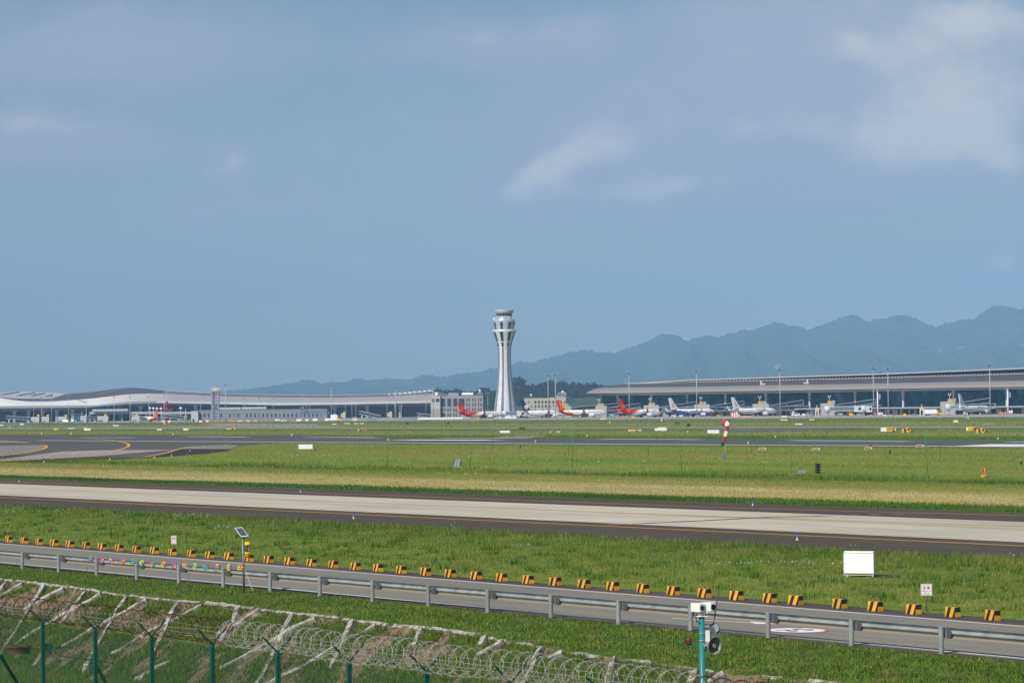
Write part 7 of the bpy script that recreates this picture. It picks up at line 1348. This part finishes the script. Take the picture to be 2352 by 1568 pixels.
# boarding stairs
def stairs(k, x0, x1, y0, y1, Y, label, flip, stripe):
    a, pt = Q(k, x0, y0); b_, pb_ = Q(k, x1, y1); p = base((a + b_) / 2, Y); L = (b_ - a) * Y / FPX; h = (pb_ - pt) * Y / FPX; t = thing('boarding_stairs', label, 'boarding stairs', p); f = -1 if flip else 1; m = MB(); n = 9
    if stripe:
        for q in range(n):
            x0_, x1_ = -L / 2 + L * q / n, -L / 2 + L * (q + 1) / n; hh = lambda x: h if x < L * .18 else h * (1 - (x - L * .18) / (L * .32) * .9); sl = .16 * L
            m.hexa([(x0_, -1, .3), (x1_, -1, .3), (x1_, 1, .3), (x0_, 1, .3), (min(x0_, L * .34), -1, max(.4, hh(x0_))), (min(x1_, L * .5), -1, max(.4, hh(x1_))), (min(x1_, L * .5), 1, max(.4, hh(x1_))), (min(x0_, L * .34), 1, max(.4, hh(x0_)))], q % 2)
        m.build('side_panel', [pm('stripe_orange', (214, 104, 74), rough=.5, var=.05), WHITE], t)
    else:
        for s_ in (-1, 1):
            m.bar((-f * L / 2, s_, h * .9), (f * L / 2, s_, .5), .18); m.bar((-f * L / 2, s_, h), (-f * L / 2, s_, .3), .16)
            for q in range(7): x = -f * L / 2 + f * L * q / 7; z = h * .9 + (.5 - h * .9) * q / 7; m.bar((x, s_, .4), (x, s_, z + .9), .12); m.bar((x, s_, .4), (x + f * L / 7, s_, max(.4, z - .8)), .1)
        m.build('frame', LGM, t); m = MB()
        for q in range(12): x = -f * L / 2 + f * L * q / 12; z = h * .9 + (.5 - h * .9) * q / 12; m.box((x, 0, z), (.5, 1.8, .08))
        m.build('tread', STEEL_D, t)
    wheels(t, (-L * .3, L * .3), .3, 1.6)
stairs(6, 240, 385, 665, 730, 1800, 'orange and white striped boarding stairs under the airliner with the blue waistline', False, True)
stairs(6, 1330, 1450, 640, 720, 1800, 'grey lattice boarding stairs left of the 314 gate block', False, False)
# red sculpture and white sail canopies on the left concourse deck
YS = YL - 30; sc_ = thing('sculpture', 'tall red curved sculpture before the left concourse', 'sculpture', base(Q(1, 2260, 0)[0], YS)); so3 = Vector(sc_.location)
for pts in (((2252, 350), (2215, 385), (2197, 425), (2200, 460)), ((2200, 440), (2235, 455), (2262, 470), (2300, 466), (2322, 445), (2312, 415)), ((2255, 352), (2235, 395), (2238, 440), (2262, 470))):
    m = MB(); P = [D(*Q(1, *q), YS) - so3 for q in pts]; m.tube(P, .85, 6); m.build('curved_arm', pm('sculpture_red', (158, 36, 46), rough=.5), sc_)
for i, (k, x, y, wd) in enumerate(((1, 2015, 427, 40), (1, 2062, 431, 44), (1, 2112, 433, 44), (1, 2165, 434, 44), (2, 245, 428, 55))):
    px, py = Q(k, x, y); p = base(px, YL - 25); z = zat(px, py, YL - 25) - p.z; r = wd / 5.851 * YL / FPX * .55; t = thing('sail_canopy', 'white sail canopy before the left concourse, ' + (ORD[i + 1] + ' from the left' if i < 4 else 'alone right of the red sculpture'), 'canopy', p, 0, 'white sail canopies'); m = MB(); m.lathe([(r, z - 1.6), (r * .6, z - .9), (.6, z)], 10); m.build('sail', WHITE, t); m = MB(); m.cyl((0, 0, 0), (0, 0, z), .35, n=6); m.build('pole', BRG, t)
# ---------------------------------------------------------------- things in the fields between the runways
PX3 = lambda x, y: (1567.6 + x / 2.9986, 941.7 + y / 2.9986); PX2 = lambda x, y: (784.4 + x / 2.9986, 964.7 + y / 2.9986); PX1 = lambda x, y: (x / 2.9986, 964.7 + y / 2.9986)
def sign_box(x0, x1, y0, y1, label, rz=0.0, faces=None, name='sign_box'):
    p = G((x0 + x1) / 2, y1); k = p.y / FPX; w_, h = (x1 - x0) * k, (y1 - y0) * k; t = thing(name, label, 'sign', p, rz, 'low airfield signs'); m = MB(); m.bbox((-w_ / 2, -.25, .12), (w_ / 2, .25, h)); c = m.build('case', WHITE, t); q = c.modifiers.new('b', 'BEVEL'); q.width = .04; q.segments = 2
    m = MB()
    for sx in (-.4, .4): m.cyl((sx * w_, 0, -.1), (sx * w_, 0, .15), .08, n=6)
    m.build('leg', STEEL_D, t)
    if faces:
        for f0, f1, mat, txt, tm in faces:
            m = MB(); m.bbox((-w_ / 2 + w_ * f0, -.29, .16), (-w_ / 2 + w_ * f1, -.26, h - .04)); fc = m.build('face', mat, t)
            if txt:
                m = MB(); cx_ = -w_ / 2 + w_ * (f0 + f1) / 2
                if txt == 'dash':
                    for j in range(6): m.bbox((-w_ / 2 + w_ * (f0 + (f1 - f0) * (j + .15) / 6), -.31, .3), (-w_ / 2 + w_ * (f0 + (f1 - f0) * (j + .62) / 6), -.295, .55)); m.bbox((-w_ / 2 + w_ * (f0 + (f1 - f0) * (j + .15) / 6), -.31, .7), (-w_ / 2 + w_ * (f0 + (f1 - f0) * (j + .62) / 6), -.295, .95))
                    m.bbox((-w_ / 2 + w_ * (f0 + .02), -.31, h * .68), (-w_ / 2 + w_ * (f1 - .02), -.295, h * .74)); m.bbox((-w_ / 2 + w_ * (f0 + .02), -.31, h * .84), (-w_ / 2 + w_ * (f1 - .02), -.295, h * .9))
                else: textmb(m, txt, h * .74, frame((cx_, -.30, h * .53), (1, 0, 0), (0, 0, 1)), sx=.8)
                m.build('legend', tm, fc)
    return t
SGY = pm('sign_yellow', (238, 194, 30), rough=.45, var=.04); SGK = pm('sign_black', (26, 26, 28), rough=.5); SGR = pm('sign_red_face', (176, 40, 44), rough=.5)
sign_box(2023.3, 2057.2, 981.6, 991.8, 'white and yellow B4 airfield sign with a row of dashes, far right field', 0, [(.37, .76, SGY, 'dash', SGK), (.77, .95, SGK, 'B4', SGY)])
sign_box(2219.3, 2241.3, 980.6, 990.2, 'yellow and black airfield sign with arrow, B4 and C, near the right edge', 0, [(.12, .73, SGY, '←B4', SGK), (.74, .98, SGK, 'C', SGY)])
sign_box(1443.2, 1472.5, 986.4, 991.5, 'yellow and black airfield sign half sunk in grass, middle of the far field', 0, [(.02, .5, SGY, '←C B4', SGK), (.52, .72, SGK, 'B5', SGY), (.73, .95, SGY, 'B4→', SGK)])
WS = [(686, 718.4, 1020.3, 1032.5, 'largest blank white sign box in the meadow left of the tower'), (1148, 1171, 988.6, 995, 'blank white sign box below the control tower, far field'), (1504, 1532, 983, 990, 'blank white sign box with a second one behind its top'), (1511, 1529.5, 980.8, 983.6, 'thin white box showing just above a blank white sign box'), (1625, 1652, 987, 996.2, 'blank white sign box just left of the windsock'), (193, 208.5, 983.7, 989, 'blank white sign box nearest the left runway exit'), (156, 171, 982.7, 985, 'low white board left part of the far field'), (1825.8, 1843.5, 972.4, 975.6, 'low grey white board on the far verge right of the windsock'), (2190, 2200.5, 965, 970.5, 'small white box on the far verge near the right edge'), (360.5, 371.5, 984.8, 988.6, 'small grey white board, far field at left'), (0, 7.5, 974.8, 977.5, 'white board cut by the left edge of the far verge'), (46, 54.5, 972.4, 976, 'small grey white board on the far verge at left'), (259, 273, 975.6, 978.6, 'long grey white board on the far verge'), (762, 773, 972.8, 975.3, 'small white board on the far verge before the freight hall end'), (790.5, 804, 971.4, 973.6, 'white board on the far verge, left of a red middled pair'), (1378.8, 1392.8, 960.5, 964, 'pale cabinet in the verge under the swirl-tailed nose')]
for x0, x1, y0, y1, lb in WS: sign_box(x0, x1, y0, y1, lb)
sign_box(421, 438, 983.5, 988.6, 'sign box with white left and yellow black right half, far field', 0, [(.52, .8, SGY, None, None), (.81, .98, SGK, None, None)])
sign_box(124, 134.5, 984, 987.2, 'small white and yellow sign, far field at left', 0, [(.35, .95, SGY, None, None)])
sign_box(183.5, 200, 981.6, 984, 'black and yellow sign directly above a blank white box', 0, [(.05, .5, SGK, None, None), (.5, .95, SGY, None, None)])
sign_box(520, 546, 983.2, 986, 'wide yellow and black sign, far field left of centre', 0, [(.05, .45, SGY, None, None), (.46, .7, SGK, None, None), (.8, .98, SGK, None, None)])
sign_box(822, 841, 985.6, 989.5, 'red and black sign with white end, far field', 0, [(.15, .5, SGK, None, None), (.52, .95, SGR, None, None)])
sign_box(812, 836.5, 971.5, 973.8, 'white board with a red middle on the far verge', 0, [(.4, .6, SGR, None, None)])
sign_box(1518.5, 1530, 962, 967, 'small red and black sign with white edge below the shorter red airliner', 0, [(.25, .6, SGK, None, None), (.6, .95, SGR, None, None)])
sign_box(1793, 1808.5, 962.5, 966.2, 'yellow black sign on the verge under the blue waistline airliner', 0, [(.1, .9, SGY, None, None)])
sign_box(1859, 1870, 962.4, 965.6, 'small yellow sign with white ends right of the tall mast foot', 0, [(.15, .85, SGY, None, None)])
sign_box(2259, 2281, 973, 976, 'red white and green board on the far verge, right edge', 0, [(.05, .4, pm('sign_green', (60, 130, 84)), None, None), (.5, .95, SGR, None, None)])
# runway closure lights: pairs of solar boards around a yellow cross
for px, py, lb in ((2086, 993.2, 'left one'), (2257, 994.6, 'right one, nearer the right edge')):
    p = G(px, py); k = p.y / FPX; t = thing('closure_light', 'yellow solar closure light with two tilted panels, ' + lb, 'closure light', p, 0, 'solar closure lights')
    for x, s_ in ((-9.5, 1), (7.5, 1)):
        m = MB(); P = [(x * k - 2.2 * k, 0, 1.2 * k), (x * k + 5 * k, -.5, 1.2 * k), (x * k + 2.2 * k, .8, 9 * k), (x * k - 4.6 * k, .8, 9 * k)]; m.prism(P, (0, .12, .06)); m.build('solar_panel', SOLAR, t)
    m = MB(); m.bbox((-13.5 * k, -.4, 0), (-10.5 * k, 1.0, 9.5 * k)); m.build('battery_box', YELLOW, t)
    m = MB(); m.bar((-4 * k, .2, 10 * k), (6 * k, .2, 5 * k), .5); m.bar((-2 * k, .2, 2 * k), (3 * k, .2, 10 * k), .5); m.bbox((-2 * k, -.2, 0), (2 * k, .8, 3.4 * k)); m.build('cross', YELLOW, t)
# windsock
p = G(1666.5, 1055.5); k = p.y / FPX; wsk = thing('windsock', 'red and white windsock hanging slack from a thin white mast', 'windsock', p); F_ = lambda x, y, dy=0: D(x, y, p.y + dy) - p; zz = lambda x, y: ((2860 + x / 8.25) / 1.7415, (1660 + y / 8.25) / 1.7415)
m = MB(); m.cyl((0, 0, 0), F_(*zz(335, 870)), .045, .035, 8); m.cyl(F_(*zz(335, 870)), F_(*zz(330, 340), .25), .04, .03, 8); m.build('mast', pm('mast_dull', (164, 162, 156), var=.08), wsk)
m = MB(); c0_, c1_ = F_(*zz(318, 245), .75), F_(*zz(400, 255), -.25); ax = (c1_ - c0_).normalized(); e1 = Vector((0, 0, 1)); e1 = (e1 - ax * e1.dot(ax)).normalized(); e2 = ax.cross(e1); r0 = 107 / 8.25 / 1.7415 * k
hoop = lambda c, r: [c + e1 * (r * 1.06 * math.cos(q)) + e2 * (r * math.sin(q)) for q in np.linspace(0, 2 * math.pi, 25)[:-1]]
m.loft([hoop(c0_, r0 * 1.02), hoop(c1_, r0)]); m.build('hoop_band', pm('sock_red', (206, 48, 66), rough=.7, var=.06), wsk)
SK = [((400, 255), r0 * .98, 0), ((395, 300), r0 * .9, -.1), ((400, 355), r0 * .60, -.2), ((392, 450), r0 * .56, -.2), ((380, 525), r0 * .56, -.2), ((362, 620), r0 * .54, -.2), ((340, 695), r0 * .54, -.2), ((315, 770), r0 * .5, -.2), ((288, 845), r0 * .46, -.2)]
rings = []
for i, ((x, y), r, dy) in enumerate(SK):
    c = F_(*zz(x, y), dy - .1); d_ = (F_(*zz(*SK[min(i + 1, 8)][0])) - F_(*zz(*SK[max(i - 1, 0)][0]))).normalized(); f = min(1, i / 2.0); a1 = ax * (1 - f) + d_ * f; a1.normalize(); u = Vector((0, 1, 0)); u = (u - a1 * u.dot(a1)).normalized(); v = a1.cross(u)
    rings.append([c + v * (r * math.cos(q) * (1 + .06 * math.sin(3 * q + i))) + u * (r * .55 * math.sin(q)) for q in np.linspace(0, 2 * math.pi, 19)[:-1]])
m = MB(); m.loft(rings, mif=lambda i, kk: 0 if i < 2 else 1 if i < 4 else 0 if i < 6 else 1); m.build('sock', [pm('sock_white', (214, 208, 206), rough=.8, var=.08), pm('sock_dark_red', (166, 36, 48), rough=.7, var=.1)], wsk)
m = MB(); m.box(F_(*zz(315, 1385)) + Vector((0, .1, 0)), (.45, .3, .72)); m.build('control_box', STEEL_D, wsk)
# net poles
GP = pm('net_pole_green', (54, 136, 56), rough=.5, var=.06)
NP = [(890, 971, 890, 1072), (1083, 973, 1080, 1074), (1134.5, 957, 1132, 1030), (1305, 957, 1305.5, 1043), (1315.5, 971, 1315, 1075), (1490, 962, 1490, 1045), (1556, 969, 1566, 1086), (1719, 954, 1726, 1040), (1813, 974, 1819, 1087), (1932.6, 955, 1936, 1048), (2123.6, 973, 2131, 1088), (2158, 955, 2160, 1052), (543, 953, 543, 981), (631, 953, 631, 983), (731, 951, 731, 987), (452, 963, 452, 979), (838, 953, 836, 984), (951, 948, 950.5, 980)]
NPS = sorted(NP); 
for i, (x0, y0, x1, y1) in enumerate(NPS):
    p = G(x1, y1); q = D(x0, y0, p.y); o = MB(); o.cyl((0, 0, 0), q - p, .032 if p.y < 500 else .05, .026 if p.y < 500 else .04, 8); e = o.build('net_pole', GP, loc=p)
    tag(e, 'thin bright green net pole standing in the grass, ' + (ORD[i + 1] + ' from the left' if i < 9 else ORD[len(NPS) - i] + ' from the right'), 'pole', 'green net poles in the meadow')
# assorted small equipment in the meadow
p = G(1050, 1072.5); k = p.y / FPX; t = thing('equipment_hut', 'grey slope-lidded equipment case in the meadow below the tower', 'equipment case', p); zc = lambda x, y: (x - 980) / 19.6 / 1.7415 * k
m = MB(); m.hexa([(-.46, -.1, .12), (.25, -.1, .12), (.25, .55, .12), (-.46, .55, .12), (-.14, .35, 1.0), (.38, .35, 1.0), (.38, .50, .95), (-.14, .50, .95)]); m.build('sloped_lid', pm('case_grey', (118, 128, 136), rough=.4, metal=.2, var=.08), t); m = MB(); m.bbox((.32, 0, .05), (.52, .7, .72)); m.bbox((-.46, .5, .1), (-.3, .7, .7)); m.build('side_case', pm('case_dark', (70, 82, 92), rough=.5, var=.1), t); m = MB(); m.bbox((-.5, -.1, 0), (.6, .8, .06)); m.build('plinth', CONC, t); m = MB(); m.bar((-.10, -.12, .13), (.13, .34, 1.005), .03); m.build('seam', ADK, t)
p = G(1878.6, 1087); k = p.y / FPX; t = thing('insulator_stack', 'stack of four glossy black discs standing in the meadow at right', 'beacon', p); m = MB(); m.cyl((0, 0, 0), (0, 0, 1.0), .14, n=12); m.build('core', ADK, t)
for q in range(4): m = MB(); z = .16 + q * .27; m.lathe([(.12, z - .09), (.30, z - .08), (.345, z), (.30, z + .08), (.12, z + .09)], 20); m.build('disc', pm('glossy_black', (26, 34, 48), rough=.15, var=.1), t)
p = G(1842, 1087.5); k = p.y / FPX; m = MB(); m.hexa([(-.43, -.3, 0), (.43, -.3, 0), (.43, .3, 0), (-.43, .3, 0), (-.46, -.33, .38), (.46, -.33, .38), (.46, .33, .38), (-.46, .33, .38)]); o = m.build('cable_pit', pm('pit_concrete', (132, 132, 130), rough=.9, var=.15), loc=p); tag(o, 'low grey concrete pit left of the black disc stack', 'pit')
p = G(2260, 1095.5); k = p.y / FPX; t = thing('hazard_light', 'orange solar hazard light on a base in the meadow near the right edge', 'hazard light', p); m = MB(); m.bbox((-.28, -.2, 0), (.25, .3, .22)); m.build('base', pm('hazard_orange', (232, 156, 60), rough=.5, var=.05), t); m = MB(); m.cyl((0, 0, .2), (0, 0, .45), .05, n=8); m.build('stem', MATS['hazard_orange'], t); m = MB(); m.bbox((-.2, -.12, .42), (.2, .12, .86)); h_ = m.build('light_head', MATS['hazard_orange'], t); m = MB()
for a in range(4):
    for b_ in range(4):
        if a != 2: m.bbox((-.19 + a * .1, -.135, .45 + b_ * .1), (-.12 + a * .1, -.122, .53 + b_ * .1))
m.build('lamp_grid', ADK, h_); m = MB(); m.prism([(.0, -.45, .03), (.55, -.45, .03), (.35, 0, .2), (.0, 0, .2)], (0, 0, .03)); m.build('solar_panel', SOLAR, t)
for i, (x, y) in enumerate(((550, 288), (920, 290), (1280, 282), (1635, 266))):
    q = PX3(x, y); p = G(*q); t = thing('approach_light', 'cream slanted approach light box before the runway, %s from the left' % ORD[i + 1], 'approach light', p, -.25, 'slanted light boxes beside the runway'); m = MB(); m.hexa([(-.62, -.3, .30), (.55, -.3, .30), (.55, .5, .30), (-.62, .5, .30), (-.5, -.3, .62), (.66, -.3, .62), (.66, .5, .62), (-.5, .5, .62)]); m.build('case', pm('papi_cream', (226, 206, 170), rough=.5, var=.05), t); m = MB(); m.bbox((-.5, -.33, .36), (.45, -.305, .56)); m.build('lens_slot', pm('slot_brown', (120, 84, 56), var=.1), t)
    for sx in (-.4, .35): m = MB(); m.cyl((sx, 0, 0), (sx, 0, .32), .05, n=6); m.build('leg', MATS['papi_cream'], t)
for i, (x, y, lb) in enumerate(((2043, 1042, 'upper dark little marker bird-like on the meadow at right'), (2344, 1070, 'dark little marker on the meadow at the right edge'), (1194.5, 1030, 'dark little marker on the meadow below the tower'), (986, 1006.5, 'dark little marker on the runway left of the white bars'), (1899, 996, 'dark small dome light in the far verge'))):
    p = G(x, y); m = MB(); m.cyl((0, 0, 0), (.05, 0, .35), .08, .12, 8); m.ball((.08, 0, .42), .14, 8, 5); o = m.build('ground_marker', ADK, loc=p); tag(o, lb, 'marker')
RL = [(PX1(490, 104), 'left of the runway exit curve'), (PX1(1192, 106), 'beside the long white runway bar'), (PX1(287, 102), 'at the far left runway edge'), (PX1(2010, 112), 'on the runway edge left of centre'), (PX2(323, 146), 'at the near runway edge left of the tower'), (PX2(1337, 155), 'at the near runway edge right of the tower'), (PX2(1440, 92), 'on the far verge under the small office block'), (PX2(1692, 119), 'on the far runway edge right of centre'), (PX3(453, 237), 'at the near runway edge right of the windsock'), (PX3(640, 193), 'on the far runway edge right of the windsock'), (PX3(2174, 206), 'on the far runway edge near the right edge'), (PX3(36, 160), 'on a short orange post left of the windsock'), (PX2(1487, 92), 'low pair on the far verge, left one'), (PX2(1502, 92), 'low pair on the far verge, right one'), (PX3(1968, 65), 'on the farthest verge near the far right airliner'), (PX2(1848, 25), 'on the farthest verge below the shorter red airliner'), (PX1(69, 62), 'left part of the far verge'), (PX1(1133, 36), 'on the farthest verge under the far airliners')]
for (x, y), lb in RL:
    p = G(x, y); s_ = max(1.0, p.y / 600); t = thing('runway_light', 'small cream runway edge light ' + lb, 'runway light', p, 0, 'runway edge lights'); t.scale = (s_,) * 3; m = MB(); m.cyl((0, 0, 0), (0, 0, .28), .07, n=8); m.build('stem', pm('light_amber', (226, 170, 90), rough=.5), t); m = MB(); m.lathe([(.12, .28), (.15, .32), (.14, .44), (.02, .5)], 10); m.build('lens', pm('light_cream', (240, 226, 196), rough=.2, var=.03), t)
# shrubs on the far verges
SHM = tint_mat('shrub_leaves', [(0, (44, 84, 34)), (.6, (78, 116, 46)), (1, (104, 138, 60))])
def shrub(px, py, wd, ht, label):
    p = G(px, py); k = p.y / FPX; n = 260; V_, F2 = [], []; d = RNG.normal(size=(n, 3)); d /= np.linalg.norm(d, axis=1)[:, None]; rr = RNG.random(n) ** .4
    for q, r in zip(d, rr):
        c = np.array([q[0] * wd * k / 2 * r, q[1] * wd * k / 3 * r, abs(q[2]) * ht * k * r]); a = RNG.normal(size=3) * ht * k * .14; b_ = RNG.normal(size=3) * ht * k * .1; i0 = len(V_); V_ += [c - a, c + b_, c + a]; F2.append((i0, i0 + 1, i0 + 2))
    me = bpy.data.meshes.new('shrub'); me.from_pydata([tuple(v) for v in V_], [], F2); at = me.attributes.new('tint', 'FLOAT', 'POINT'); at.data.foreach_set('value', np.repeat(RNG.random(n), 3).astype(np.float32)); me.materials.append(SHM)
    t = thing('shrub', label, 'shrub', p); o = bpy.data.objects.new('foliage', me); COL.objects.link(o); o.parent = t; m = MB(); m.cyl((0, 0, 0), (0, 0, ht * k * .6), .06, n=5); m.build('stem', pm('stem_brown', (86, 74, 56)), t)
for px, py, wd, ht, lb in ((936, 974.5, 11, 5, 'dark shrub on the farthest verge left of the tower, under the office block'), (1029, 974.3, 11, 5, 'dark shrub on the farthest verge below the gold bird airliner'), (1199, 986.2, 17, 6, 'broad low shrub on the far verge below the round emblem airliner'), (1556, 974, 12, 6, 'shrub at a green net pole, far verge'), (1581.5, 979, 9, 7, 'tall weed shrub right of a green net pole on the far verge'), (1661, 1024, 8, 9, 'small shrub on the near runway edge below the windsock'), (2000, 1027, 13, 5, 'small shrub on the near runway edge at right')): shrub(px, py, wd, ht, lb)
